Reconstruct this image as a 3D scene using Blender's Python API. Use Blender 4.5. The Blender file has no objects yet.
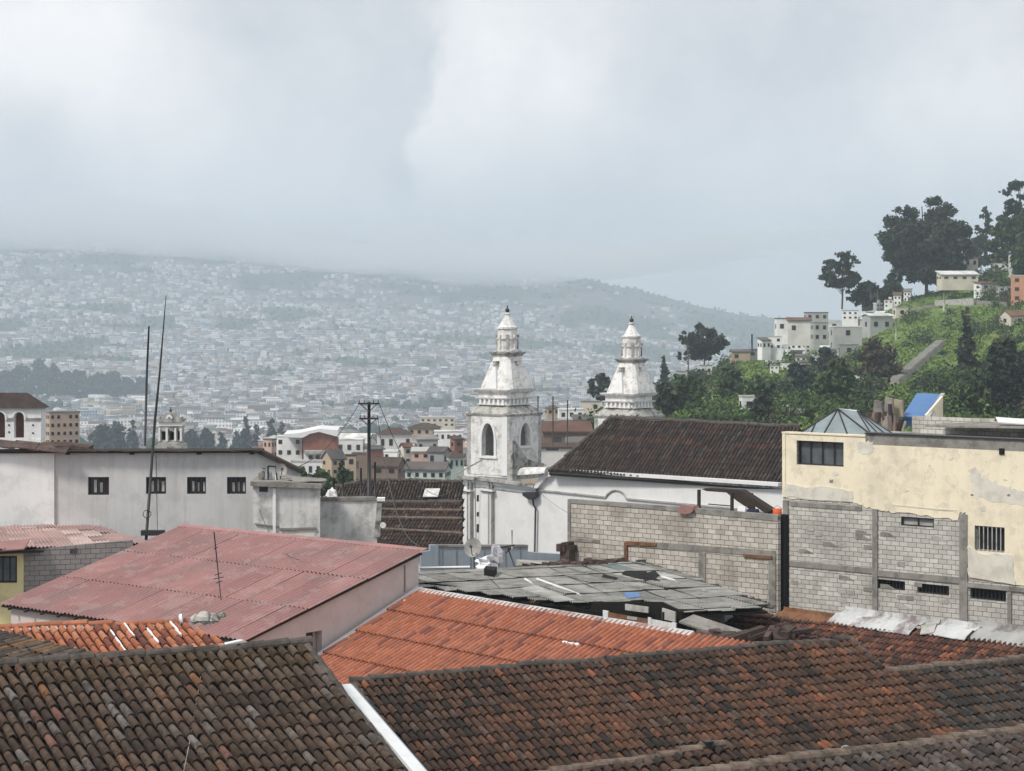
import bpy, math, random
import numpy as np
from mathutils import Vector, noise
from mathutils.geometry import tessellate_polygon
random.seed(7); np.random.seed(7)
sc = bpy.context.scene
COL = sc.collection
# ------------------------------------------------------------ camera
F = 2000.0      # focal length in pixels of the 1024 px wide frame
HZ = 318.0      # horizon row
CZ = 20.0       # camera height above the lowest street
cam_d = bpy.data.cameras.new('camera'); cam = bpy.data.objects.new('camera', cam_d); COL.objects.link(cam)
cam.location = (0, 0, CZ); cam.rotation_euler = (math.radians(90), 0, 0)
cam_d.sensor_width = 36; cam_d.lens = 36*F/1024; cam_d.shift_y = -(385.5-HZ)/1024
cam_d.clip_start = 0.5; cam_d.clip_end = 30000
sc.camera = cam
# ------------------------------------------------------------ light
SUN_EL, SUN_AZ = math.radians(48), math.radians(-128)     # azimuth measured clockwise from +Y
sd = Vector((math.sin(SUN_AZ)*math.cos(SUN_EL), math.cos(SUN_AZ)*math.cos(SUN_EL), math.sin(SUN_EL)))
sun_d = bpy.data.lights.new('sun', 'SUN'); sun = bpy.data.objects.new('sun', sun_d); COL.objects.link(sun)
sun_d.energy = 2.8; sun_d.angle = math.radians(11); sun_d.color = (1, .945, .86)
sun.rotation_euler = (-sd).to_track_quat('-Z', 'Y').to_euler()
sc.view_settings.view_transform = 'Standard'; sc.view_settings.look = 'None'
sc.view_settings.exposure = 0.0; sc.view_settings.gamma = 1
try: sc.view_settings.use_curve_mapping = False
except Exception: pass
sc.cycles.use_denoising = True
sc.cycles.max_bounces = 5; sc.cycles.diffuse_bounces = 3; sc.cycles.glossy_bounces = 2
sc.cycles.transmission_bounces = 3; sc.cycles.volume_bounces = 2; sc.cycles.transparent_max_bounces = 8

class N:
    """tiny node helper"""
    def __init__(s, nt): s.nt = nt; s.l = nt.links
    def n(s, t, **kw):
        x = s.nt.nodes.new(t)
        for k, v in kw.items():
            if k.startswith('i_'): x.inputs[k[2:].replace('_', ' ')].default_value = v
            else: setattr(x, k, v)
        return x
    def math(s, op, a, b=None, c=None, clamp=False):
        x = s.nt.nodes.new('ShaderNodeMath'); x.operation = op; x.use_clamp = clamp
        for i, v in enumerate((a, b, c)):
            if v is None: continue
            if isinstance(v, (int, float)): x.inputs[i].default_value = v
            else: s.l.new(v, x.inputs[i])
        return x.outputs[0]
    def mix(s, f, a, b, mode='MIX'):
        x = s.nt.nodes.new('ShaderNodeMix'); x.data_type = 'RGBA'; x.blend_type = mode
        for i, v in ((0, f), (6, a), (7, b)):
            if isinstance(v, (int, float)): x.inputs[i].default_value = v
            elif isinstance(v, tuple): x.inputs[i].default_value = (v+(1,))[:4]
            else: s.l.new(v, x.inputs[i])
        return x.outputs[2]
    def noise(s, vec, scale, detail=4, rough=.55, lo=None, hi=None):
        x = s.nt.nodes.new('ShaderNodeTexNoise'); x.inputs['Scale'].default_value = scale
        x.inputs['Detail'].default_value = detail; x.inputs['Roughness'].default_value = rough
        s.l.new(vec, x.inputs['Vector'])
        return x.outputs['Fac'] if lo is None else s.ramp(x.outputs['Fac'], lo, hi)
    def ramp(s, v, lo, hi):
        m = s.nt.nodes.new('ShaderNodeMapRange'); m.interpolation_type = 'SMOOTHSTEP'
        m.inputs['From Min'].default_value = lo; m.inputs['From Max'].default_value = hi
        s.l.new(v, m.inputs['Value']); return m.outputs[0]

# ------------------------------------------------------------ sky: Nishita behind an overcast cloud deck
world = bpy.data.worlds.new('World'); sc.world = world; world.use_nodes = True
nt = world.node_tree; nt.nodes.clear(); k = N(nt)
tc = k.n('ShaderNodeTexCoord'); vec = tc.outputs['Generated']
sky = k.n('ShaderNodeTexSky', sky_type='NISHITA', sun_disc=False, sun_elevation=SUN_EL, sun_rotation=SUN_AZ, altitude=2850)
sep = k.n('ShaderNodeSeparateXYZ'); nt.links.new(vec, sep.inputs[0])
yy = k.math('MAXIMUM', sep.outputs['Y'], .08)
U_ = k.math('DIVIDE', sep.outputs['X'], yy); V_ = k.math('DIVIDE', sep.outputs['Z'], yy)
wn = k.n('ShaderNodeTexNoise', i_Scale=5.0, i_Detail=5.0); nt.links.new(vec, wn.inputs['Vector'])
wob = k.math('ADD', k.math('MULTIPLY', k.math('SUBTRACT', wn.outputs['Fac'], .5), .13), k.math('MULTIPLY', k.math('SUBTRACT', k.noise(vec, 19, 7, .6), .5), .045))
n1 = k.noise(vec, 7, 6, .5, .36, .66)
n2 = k.noise(vec, 2.6, 4, .5, .35, .65)
n3 = k.noise(vec, 26, 8, .62, .3, .7)
def blob(px, py, rx, ry):
    a = k.math('DIVIDE', k.math('SUBTRACT', k.math('ADD', U_, wob), (px-512)/F), rx/F)
    b = k.math('DIVIDE', k.math('SUBTRACT', k.math('ADD', V_, wob), (HZ-py)/F), ry/F)
    d = k.math('ADD', k.math('MULTIPLY', a, a), k.math('MULTIPLY', b, b))
    return k.math('POWER', 2.718, k.math('MULTIPLY', d, -1.0))
edge = k.ramp(k.math('ADD', U_, k.math('MULTIPLY', wob, 1.0)), (444-512)/F, (463-512)/F)
bright = k.math('MULTIPLY', k.math('MULTIPLY', edge, blob(490, 70, 105, 85)), .58)
for a in ((40, 85, 150, 85, .5), (330, 60, 60, 60, .12), (215, 190, 140, 60, .18), (980, 110, 110, 70, .22), (600, 60, 60, 90, .15), (770, 200, 120, 90, .12)):
    bright = k.math('ADD', bright, k.math('MULTIPLY', blob(*a[:4]), a[4]))
dark = k.math('MULTIPLY', blob(320, 150, 150, 110), .12)
for a in ((640, 60, 120, 160, .12), (860, 40, 110, 60, .1), (180, 30, 60, 40, .08), (740, 150, 80, 60, .08)):
    dark = k.math('ADD', dark, k.math('MULTIPLY', blob(*a[:4]), a[4]))
tot = k.math('ADD', k.math('SUBTRACT', bright, dark), k.math('MULTIPLY', k.math('SUBTRACT', n1, .5), .30))
tot = k.math('ADD', tot, k.math('MULTIPLY', k.math('SUBTRACT', n2, .5), .2))
tot = k.math('ADD', tot, k.math('MULTIPLY', k.math('SUBTRACT', n3, .5), .14))
tot = k.math('ADD', tot, .50, clamp=True)
ccol = k.mix(tot, (4.35, 4.8, 5.3), (9.0, 8.95, 8.9))
mx = k.mix(.94, sky.outputs[0], ccol)
bg = k.n('ShaderNodeBackground', i_Strength=.118); nt.links.new(mx, bg.inputs['Color'])
wo = k.n('ShaderNodeOutputWorld'); nt.links.new(bg.outputs[0], wo.inputs['Surface'])

# ------------------------------------------------------------ geometry helpers
def V3(*a): return Vector(a)
def P(px, py, Y): return Vector(((px-512)/F*Y, Y, CZ-(py-HZ)/F*Y))
CAM = Vector((0, 0, CZ))
UP = V3(0, 0, 1)
RA = V3(-.772, .636, 0).normalized(); RB = V3(.636, .772, 0).normalized()
NA = V3(.917, .399, 0).normalized(); NB = V3(-.399, .917, 0).normalized()
class Plane:
    """skew basis: point = O + u*U + v*V (+ h*N towards the camera)"""
    def __init__(s, O, U, V):
        s.O, s.U, s.V = O.copy(), U.normalized(), V.normalized()
        s.N = s.U.cross(s.V).normalized()
        if s.N.dot(CAM-O) < 0: s.N = -s.N
    def pt(s, u, v, h=0): return s.O+s.U*u+s.V*v+s.N*h
    def uv(s, p):
        d = p-s.O; a = s.U.dot(s.U); b = s.U.dot(s.V); c = s.V.dot(s.V)
        e, f = d.dot(s.U), d.dot(s.V); D = a*c-b*b
        return ((e*c-f*b)/D, (f*a-e*b)/D)
    def hit(s, px, py):
        d = Vector(((px-512)/F, 1, -(py-HZ)/F)); t = (s.O-CAM).dot(s.N)/d.dot(s.N)
        return CAM+d*t
    def px(s, px, py): return s.uv(s.hit(px, py))
    def poly(s, pts): return [s.px(*p) for p in pts]
def vplane(px, py, Y, d): return Plane(P(px, py, Y), d, UP)
def plane3(a, b, c):
    """O at a, U towards b, V towards c"""
    return Plane(a, b-a, c-a)
def inside(pt, poly):
    x, y = pt; r = False; n = len(poly)
    for i in range(n):
        x1, y1 = poly[i]; x2, y2 = poly[(i+1) % n]
        if (y1 > y) != (y2 > y) and x < (x2-x1)*(y-y1)/(y2-y1)+x1: r = not r
    return r

ORG = {}
class MB:
    def __init__(s): s.v = []; s.f = []; s.c = []; s.s = []
    def add(s, vs, fs, col=(1, 1, 1), smooth=False):
        o = len(s.v); s.v += [tuple(v) for v in vs]
        for f in fs: s.f.append([i+o for i in f]); s.c.append(col); s.s.append(smooth)
        return s
    def quad(s, a, b, c, d, col=(1, 1, 1)): return s.add([a, b, c, d], [(0, 1, 2, 3)], col)
    def hexa(s, p, col=(1, 1, 1)):   # p: 8 points, bottom 4 then top 4
        return s.add(p, [(3, 2, 1, 0), (4, 5, 6, 7), (0, 1, 5, 4), (1, 2, 6, 5), (2, 3, 7, 6), (3, 0, 4, 7)], col)
    def box(s, c, ax, ay, w, d, z0, z1, col=(1, 1, 1)):   # c centre (x,y), ax, ay unit dirs
        ps = []
        for z in (z0, z1):
            for a, b in ((-1, -1), (1, -1), (1, 1), (-1, 1)):
                q = Vector((c[0], c[1], 0))+ax*(a*w/2)+ay*(b*d/2); ps.append((q.x, q.y, z))
        return s.hexa(ps, col)
    def slab(s, pl, u0, u1, v0, v1, h0, h1, col=(1, 1, 1)):
        return s.hexa([pl.pt(u, v, h) for h in (h0, h1) for u, v in ((u0, v0), (u1, v0), (u1, v1), (u0, v1))], col)
    def prism(s, pl, poly, h0, h1, col=(1, 1, 1), holes=()):
        loops = [list(poly)]+[list(h) for h in holes]
        flat = [p for l in loops for p in l]
        tri = tessellate_polygon([[Vector((p[0], p[1], 0)) for p in l] for l in loops])
        n = len(flat)
        vs = [pl.pt(u, v, h1) for u, v in flat]+[pl.pt(u, v, h0) for u, v in flat]
        fs = [tuple(t) for t in tri]+[tuple(i+n for i in reversed(t)) for t in tri]
        o = 0
        for l in loops:
            m = len(l)
            for i in range(m): j = (i+1) % m; fs.append((o+i, o+j, n+o+j, n+o+i))
            o += m
        return s.add(vs, fs, col)
    def vprism(s, pts, z0, col=(1, 1, 1)):   # 3D outline dropped vertically to z0
        n = len(pts); vs = [tuple(p) for p in pts]+[(p[0], p[1], z0) for p in pts]
        return s.add(vs, [tuple(range(n)), tuple(range(2*n-1, n-1, -1))]+[(i, (i+1) % n, n+(i+1) % n, n+i) for i in range(n)], col)
    def tube(s, path, r, n=6, col=(1, 1, 1), smooth=True):
        path = [Vector(p) for p in path]; rs = r if isinstance(r, (list, tuple)) else [r]*len(path)
        vs = []; fs = []
        for i, p in enumerate(path):
            t = (path[min(i+1, len(path)-1)]-path[max(i-1, 0)]).normalized()
            a = t.cross(UP if abs(t.z) < .9 else V3(1, 0, 0)).normalized(); b = t.cross(a)
            for j in range(n):
                th = 2*math.pi*j/n; vs.append(p+(a*math.cos(th)+b*math.sin(th))*rs[i])
        for i in range(len(path)-1):
            for j in range(n): fs.append((i*n+j, i*n+(j+1) % n, (i+1)*n+(j+1) % n, (i+1)*n+j))
        fs += [tuple(range(n)), tuple(reversed(range((len(path)-1)*n, len(path)*n)))]
        return s.add(vs, fs, col, smooth)
    def rings(s, c, ax, ay, prof, n=4, chamfer=0.0, col=(1, 1, 1)):
        """stack of square (n=4, optionally chamfered) or round sections; prof = [(z, half width)]"""
        vs = []; fs = []
        if n == 4:
            q = 1-chamfer
            base = [(-1, -1), (1, -1), (1, 1), (-1, 1)] if chamfer == 0 else [(-q, -1), (q, -1), (1, -q), (1, q), (q, 1), (-q, 1), (-1, q), (-1, -q)]
        else:
            k0 = 1/math.cos(math.pi/n) if n <= 8 else 1
            base = [(k0*math.cos(2*math.pi*(i+.5)/n), k0*math.sin(2*math.pi*(i+.5)/n)) for i in range(n)]
        m = len(base); c = Vector((c[0], c[1], 0))
        for z, r in prof:
            for a, b in base:
                p = c+ax*(a*r)+ay*(b*r); vs.append((p.x, p.y, z))
        for i in range(len(prof)-1):
            for j in range(m): fs.append((i*m+j, i*m+(j+1) % m, (i+1)*m+(j+1) % m, (i+1)*m+j))
        fs += [tuple(reversed(range(m))), tuple(range((len(prof)-1)*m, len(prof)*m))]
        return s.add(vs, fs, col, n > 8)
    def build(s, name, mat, parent=None, flip=False):
        return np_mesh(name, np.array(s.v, dtype=np.float64), s.f, s.c, mat, parent, s.s)

def np_mesh(name, v, faces, cols, mat, parent=None, smooth=None):
    if parent is None:
        org = Vector(((v[:, 0].min()+v[:, 0].max())/2, (v[:, 1].min()+v[:, 1].max())/2, v[:, 2].min()))
    else: org = ORG[parent.name]
    me = bpy.data.meshes.new(name)
    vl = v-np.array(org[:])
    nf = len(faces)
    if isinstance(faces, np.ndarray):
        cnt = np.full(nf, faces.shape[1]); flat = faces.ravel()
    else:
        cnt = np.array([len(f) for f in faces]); flat = np.array([i for f in faces for i in f])
    me.vertices.add(len(v)); me.vertices.foreach_set('co', vl.astype(np.float32).ravel())
    me.loops.add(len(flat)); me.loops.foreach_set('vertex_index', flat.astype(np.int32))
    me.polygons.add(nf); st = np.concatenate(([0], np.cumsum(cnt)[:-1])).astype(np.int32)
    me.polygons.foreach_set('loop_start', st); me.polygons.foreach_set('loop_total', cnt.astype(np.int32))
    if smooth is not None and len(smooth) and any(smooth): me.polygons.foreach_set('use_smooth', np.array(smooth, dtype=bool))
    else: me.polygons.foreach_set('use_smooth', np.zeros(nf, dtype=bool))
    me.update(calc_edges=True)
    # colours per face
    at = me.attributes.new('col', 'FLOAT_COLOR', 'FACE')
    ca = np.ones((nf, 4), dtype=np.float32); ca[:, :3] = np.array(cols, dtype=np.float32).reshape(-1, 3); at.data.foreach_set('color', ca.ravel())
    # planar uv in metres
    nr = np.zeros(nf*3, dtype=np.float32); me.polygons.foreach_get('normal', nr); nr = nr.reshape(-1, 3)
    fi = np.repeat(np.arange(nf), cnt); pn = nr[fi]; pp = v[flat]
    h = np.hypot(pn[:, 0], pn[:, 1]); vert = h > .35
    tx = np.where(vert, -pn[:, 1]/np.maximum(h, 1e-6), 1); ty = np.where(vert, pn[:, 0]/np.maximum(h, 1e-6), 0)
    flipm = (tx < 0); tx = np.where(flipm, -tx, tx); ty = np.where(flipm, -ty, ty)
    uu = pp[:, 0]*tx+pp[:, 1]*ty; vv = np.where(vert, pp[:, 2], pp[:, 1])
    uvl = me.uv_layers.new(name='UVMap'); uvl.data.foreach_set('uv', np.stack([uu, vv], 1).astype(np.float32).ravel())
    me.materials.append(mat)
    o = bpy.data.objects.new(name, me); COL.objects.link(o)
    if parent is None: o.location = org
    else: o.parent = parent
    ORG[o.name] = org
    return o
def tag(o, label=None, cat=None, group=None, kind=None):
    if label: o['label'] = label
    if cat: o['category'] = cat
    if group: o['group'] = group
    if kind: o['kind'] = kind
    return o
def thing(name, loc, label, cat, group=None):
    o = bpy.data.objects.new(name, None); COL.objects.link(o); o.location = loc; o.empty_display_size = .5
    ORG[o.name] = Vector(loc); return tag(o, label, cat, group)

# ------------------------------------------------------------ materials
MATS = {}
def mat(name, base=(.5, .5, .5), rough=.9, var=.12, scale=.8, stain=None, stain_amt=0, stain_scale=1.5, attr=False,
        brick=None, streak=0, bump=0, metal=0, speck=None, speck_amt=0, speck_scale=9, spec=.2, peel=None, peel_lo=.6, peel_scale=.7):
    m = bpy.data.materials.new(name); m.use_nodes = True; nt = m.node_tree; nt.nodes.clear(); k = N(nt)
    out = k.n('ShaderNodeOutputMaterial'); b = k.n('ShaderNodeBsdfPrincipled'); nt.links.new(b.outputs[0], out.inputs[0])
    b.inputs['Roughness'].default_value = rough; b.inputs['Metallic'].default_value = metal
    b.inputs['Specular IOR Level'].default_value = spec
    g = k.n('ShaderNodeNewGeometry'); pos = g.outputs['Position']
    if attr:
        a = k.n('ShaderNodeAttribute', attribute_name='col'); c = a.outputs['Color']
        c = k.mix(1.0, c, tuple(base), 'MULTIPLY')
    else:
        rgb = k.n('ShaderNodeRGB'); rgb.outputs[0].default_value = tuple(base)+(1,); c = rgb.outputs[0]
    hgt = None
    if brick:
        uv = k.n('ShaderNodeUVMap', uv_map='UVMap')
        t = k.n('ShaderNodeTexBrick'); nt.links.new(uv.outputs[0], t.inputs['Vector'])
        # wobble
        t.inputs['Scale'].default_value = 1; t.inputs['Brick Width'].default_value = brick[0]; t.inputs['Row Height'].default_value = brick[1]
        t.inputs['Mortar Size'].default_value = brick[2]; t.inputs['Mortar Smooth'].default_value = .3
        t.inputs['Color1'].default_value = brick[3]+(1,); t.inputs['Color2'].default_value = brick[4]+(1,); t.inputs['Mortar'].default_value = brick[5]+(1,)
        t.inputs['Bias'].default_value = 0
        nd = k.n('ShaderNodeTexNoise', i_Scale=3.0, i_Detail=3.0); nt.links.new(pos, nd.inputs['Vector'])
        wv = k.n('ShaderNodeVectorMath', operation='MULTIPLY_ADD'); nt.links.new(nd.outputs['Color'], wv.inputs[0])
        wv.inputs[1].default_value = (.05, .05, 0); nt.links.new(uv.outputs[0], wv.inputs[2]); nt.links.new(wv.outputs[0], t.inputs['Vector'])
        c = t.outputs['Color']; hgt = k.math('SUBTRACT', 1, t.outputs['Fac'])
    v1 = k.noise(pos, scale, 6, .62)
    lo = k.math('MULTIPLY_ADD', v1, 4.4*var, 1-2.2*var)
    c = k.mix(1.0, c, k.n('ShaderNodeCombineColor').outputs[0], 'MULTIPLY') if False else c
    sc_ = k.n('ShaderNodeVectorMath', operation='SCALE'); nt.links.new(c, sc_.inputs[0]); nt.links.new(lo, sc_.inputs['Scale']); c = sc_.outputs[0]
    if peel:
        c = k.mix(k.noise(pos, peel_scale, 8, .68, peel_lo, peel_lo+.025), c, peel)
    if stain:
        sn = k.noise(pos, stain_scale, 7, .68, .46, .64); c = k.mix(k.math('MULTIPLY', sn, stain_amt), c, stain)
    if streak:
        mp = k.n('ShaderNodeMapping'); mp.inputs['Scale'].default_value = (3.2, 3.2, .25); nt.links.new(pos, mp.inputs['Vector'])
        st = k.noise(mp.outputs[0], 1.0, 6, .72, .45, .68); c = k.mix(k.math('MULTIPLY', st, streak), c, stain or (.08, .075, .07))
    if speck:
        sp = k.noise(pos, speck_scale, 4, .65, .53, .60); c = k.mix(k.math('MULTIPLY', sp, speck_amt), c, speck)
    nt.links.new(c, b.inputs['Base Color'])
    if bump or hgt is not None:
        bp = k.n('ShaderNodeBump'); bp.inputs['Strength'].default_value = bump or .4; bp.inputs['Distance'].default_value = .03
        nz = k.noise(pos, 14, 4, .6)
        h = nz if hgt is None else k.math('ADD', k.math('MULTIPLY', hgt, 1.0), k.math('MULTIPLY', nz, .5))
        nt.links.new(h, bp.inputs['Height']); nt.links.new(bp.outputs[0], b.inputs['Normal'])
    MATS[name] = m; return m
mat('old_tile', (.84, .82, .80), .95, .35, 5, attr=True, speck=(.035, .033, .03), speck_amt=.55, speck_scale=7, bump=.5, stain=(.03, .028, .026), stain_amt=.35, stain_scale=1.1)
mat('orange_tile', (1, 1, 1), .85, .22, 3, attr=True, speck=(.09, .05, .04), speck_amt=.35, speck_scale=6)
mat('far_tile', (.85, .85, .85), .95, .3, 1.2, attr=True, speck=(.03, .026, .024), speck_amt=.5, speck_scale=2)
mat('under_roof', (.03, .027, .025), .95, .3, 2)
mat('ridge_mortar', (.17, .13, .105), .95, .4, 4, stain=(.05, .045, .04), stain_amt=.7, stain_scale=3, bump=.6)
mat('dark_ridge', (.1, .085, .075), .95, .4, 4, stain=(.04, .038, .035), stain_amt=.7, stain_scale=3, bump=.6)
mat('red_metal', (1, 1, 1), .65, .16, .8, attr=True, stain=(.22, .16, .155), stain_amt=.5, stain_scale=.45, spec=.3, speck=(.40, .30, .29), speck_amt=.35, speck_scale=1.2, streak=0)
mat('pink_wall', (.62, .53, .50), .92, .06, .9, stain=(.4, .33, .3), stain_amt=.25)
mat('white_wall', (.82, .82, .815), .92, .05, .6, stain=(.42, .41, .39), stain_amt=.3, stain_scale=.9, streak=.12, bump=.15)
mat('church_wall', (.78, .785, .785), .9, .05, .5, stain=(.5, .49, .47), stain_amt=.3, stain_scale=.5, streak=.1)
mat('tower_wall', (.78, .77, .75), .92, .07, 1.2, stain=(.20, .19, .175), stain_amt=.36, stain_scale=1.1, streak=.12, speck=(.2, .19, .18), speck_amt=.35, speck_scale=2.5)
mat('stained_stone', (.45, .44, .41), .95, .25, 1.5, stain=(.07, .07, .065), stain_amt=.85, stain_scale=1.6, streak=.4)
mat('grey_wall', (.60, .598, .595), .93, .07, .5, stain=(.3, .3, .3), stain_amt=.25, stain_scale=.8, streak=.28)
mat('pale_wall', (.68, .67, .65), .93, .1, .8, stain=(.2, .19, .18), stain_amt=.5, stain_scale=1.3, streak=.3, bump=.3)
mat('cream_plaster', (.84, .755, .58), .93, .06, .5, stain=(.55, .50, .40), stain_amt=.4, stain_scale=.7, peel=(.62, .57, .46), peel_lo=.66, peel_scale=1.9, streak=.16, speck=(.40, .36, .28), speck_amt=.22, speck_scale=2.2)
mat('yellow_wall', (.80, .70, .38), .93, .07, .6, stain=(.4, .34, .2), stain_amt=.3)
mat('worn_plaster', (.68, .65, .57), .93, .1, .9, stain=(.40, .38, .33), stain_amt=.4, stain_scale=1.5)
blk = (.40, .200, .014)
mat('block_wall', rough=.95, var=.22, scale=1.4, brick=blk+((.62, .60, .56), (.46, .445, .41), (.17, .16, .145)), stain=(.16, .15, .135), stain_amt=.4, stain_scale=.7)
mat('block_wall_brown', rough=.95, var=.24, scale=1.4, brick=blk+((.58, .54, .485), (.43, .395, .35), (.16, .14, .12)), stain=(.13, .105, .085), stain_amt=.5, stain_scale=.7)
mat('block_wall_pink', rough=.95, var=.12, scale=1.4, brick=blk+((.34, .31, .30), (.28, .255, .25), (.13, .11, .1)), stain=(.2, .18, .17), stain_amt=.3, stain_scale=.7)
mat('concrete', (.27, .255, .235), .95, .28, 1.6, stain=(.11, .1, .09), stain_amt=.6, stain_scale=1.8, bump=.4)
mat('concrete_light', (.42, .41, .39), .95, .2, 1.6, stain=(.15, .14, .13), stain_amt=.5, stain_scale=1.8, bump=.4)
mat('white_metal', (.72, .74, .75), .5, .08, 1.5, stain=(.4, .39, .38), stain_amt=.3, spec=.5)
mat('grey_sheet', (1, 1, 1), .9, .28, 1.8, attr=True, stain=(.09, .09, .085), stain_amt=.6, stain_scale=1.2, speck=(.38, .38, .36), speck_amt=.3, speck_scale=4)
mat('zinc', (.50, .51, .51), .45, .18, 1.5, stain=(.16, .12, .115), stain_amt=.9, stain_scale=.9, spec=.4, streak=.0)
mat('blue_grey_wall', (.32, .37, .42), .85, .1, .7, stain=(.2, .22, .24), stain_amt=.3, streak=.25)
mat('rust', (.20, .10, .055), .9, .3, 2.5, stain=(.08, .04, .025), stain_amt=.7, stain_scale=3)
mat('dark_wood', (.045, .036, .03), .9, .2, 3)
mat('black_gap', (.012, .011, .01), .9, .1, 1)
mat('dark_metal', (.025, .025, .027), .5, .15, 2, spec=.4)
mat('dark_glass', (.02, .022, .025), .15, .1, 1, spec=.6)
mat('dull_glass', (.09, .1, .11), .3, .4, 2, spec=.5)
mat('curtain', (.62, .62, .60), .9, .25, 2.5, streak=.3)  # pale tone standing in for white reflections in the panes
mat('green_glass', (.21, .255, .27), .25, .25, 1.2, spec=.6, stain=(.33, .38, .38), stain_amt=.6, stain_scale=.8)
mat('teal_glass', (.05, .1, .1), .25, .25, 1.2, spec=.6)
mat('blue_tarp', (.085, .19, .40), .55, .12, 1, spec=.4, stain=(.1, .2, .4), stain_amt=.4)
mat('white_paint', (.75, .75, .75), .7, .05, 1)
mat('cloth_grey', (.42, .42, .45), .95, .2, 3)
mat('plastic_white', (.82, .83, .85), .5, .05, 2)
mat('orange_plastic', (.6, .11, .03), .5, .1, 1)
mat('mauve', (.3, .17, .16), .9, .15, 2)
mat('brick_red', (.25, .11, .075), .95, .25, 1.0, stain=(.12, .06, .05), stain_amt=.4)
mat('paint', (1, 1, 1), .93, .12, .25, attr=True, stain=(.2, .19, .18), stain_amt=.22, stain_scale=.3)
mat('roof_paint', (1, 1, 1), .92, .25, .3, attr=True, stain=(.05, .045, .04), stain_amt=.35, stain_scale=.25)
mat('bark', (.11, .085, .065), .95, .3, 1)
mat('leaves', (1, 1, 1), .85, .25, .35, attr=True, spec=.15)
mat('path_stone', (.28, .27, .25), .95, .2, .3)

# ------------------------------------------------------------ roofs
def lerp(a, b, t): return tuple(a[i]+(b[i]-a[i])*t for i in range(3))
def pick(pal):
    r = random.random()*sum(p[0] for p in pal)
    for p in pal:
        r -= p[0]
        if r <= 0: return p[1]
    return pal[-1][1]
def tile_roof(name, pl, poly, pitch, course, colfn, parent, m='old_tile', jit=1.0, pans=True, flat=1.3, seg=5, lip=.2, sheet=0, fat=1.0):
    """real barrel tiles: every cover (and pan) is a tapered half pipe with a thick lower lip"""
    us = [p[0] for p in poly]; vs_ = [p[1] for p in poly]
    cells = []
    nu0, nu1 = math.floor(min(us)/pitch), math.ceil(max(us)/pitch); nv0, nv1 = math.floor(min(vs_)/course), math.ceil(max(vs_)/course)
    for i in range(nu0, nu1+1):
        off = (noise.noise(Vector((i*.9, 3.1, 0))))*.12*jit
        for j in range(nv0, nv1+1):
            u, v = (i+.5)*pitch, (j+.5)*course+off*course*2
            if inside((u, v), poly): cells.append((u, v, i, j))
    n = seg
    L = course*1.22; r0, r1 = pitch*.30*fat, pitch*.395*fat; th = pitch*.1
    T = []; FC = []
    ring = lambda r, v, h: [(r*math.cos(math.pi*a/n), v, h+r*flat*math.sin(math.pi*a/n)) for a in range(n+1)]
    base = ring(r0, -L*.55, .0)+ring(r1, L*.45, pitch*lip)+ring(r1-th, L*.45, pitch*lip)
    fc = [(a, a+1, n+1+a+1, n+1+a) for a in range(n)]+[(n+1+a, n+2+a, 2*(n+1)+a+1, 2*(n+1)+a) for a in range(n)]
    T.append((np.array(base), np.array(fc), 0))
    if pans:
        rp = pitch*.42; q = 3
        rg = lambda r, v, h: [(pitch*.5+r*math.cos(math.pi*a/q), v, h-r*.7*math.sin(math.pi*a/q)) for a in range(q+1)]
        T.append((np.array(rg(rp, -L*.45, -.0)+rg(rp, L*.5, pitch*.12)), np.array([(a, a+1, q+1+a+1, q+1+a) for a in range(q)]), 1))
    Uv, Vv, Nv, O = (np.array(x[:]) for x in (pl.U, pl.V, pl.N, pl.O))
    V, FF, C = [], [], []; o = 0
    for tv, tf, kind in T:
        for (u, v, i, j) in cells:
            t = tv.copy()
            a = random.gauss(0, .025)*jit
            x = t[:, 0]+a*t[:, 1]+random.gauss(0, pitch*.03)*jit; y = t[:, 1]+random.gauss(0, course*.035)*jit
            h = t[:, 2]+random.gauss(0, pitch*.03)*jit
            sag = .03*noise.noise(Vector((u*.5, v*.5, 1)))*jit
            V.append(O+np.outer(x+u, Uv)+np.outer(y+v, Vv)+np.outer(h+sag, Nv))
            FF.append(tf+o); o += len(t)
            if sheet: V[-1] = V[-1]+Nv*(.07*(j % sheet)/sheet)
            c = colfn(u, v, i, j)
            if kind: c = (c[0]*.26, c[1]*.25, c[2]*.25)  # pan colour darkened to paint in the shade between the cover tiles
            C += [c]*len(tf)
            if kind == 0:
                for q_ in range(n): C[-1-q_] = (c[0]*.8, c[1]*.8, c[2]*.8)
    V = np.concatenate(V); FF = np.concatenate(FF)
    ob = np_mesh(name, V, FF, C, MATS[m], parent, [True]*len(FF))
    md = MB(); md.prism(pl, poly, -.16, -.09); md.build('roof_deck', MATS['under_roof'], ob)
    return ob
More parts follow.
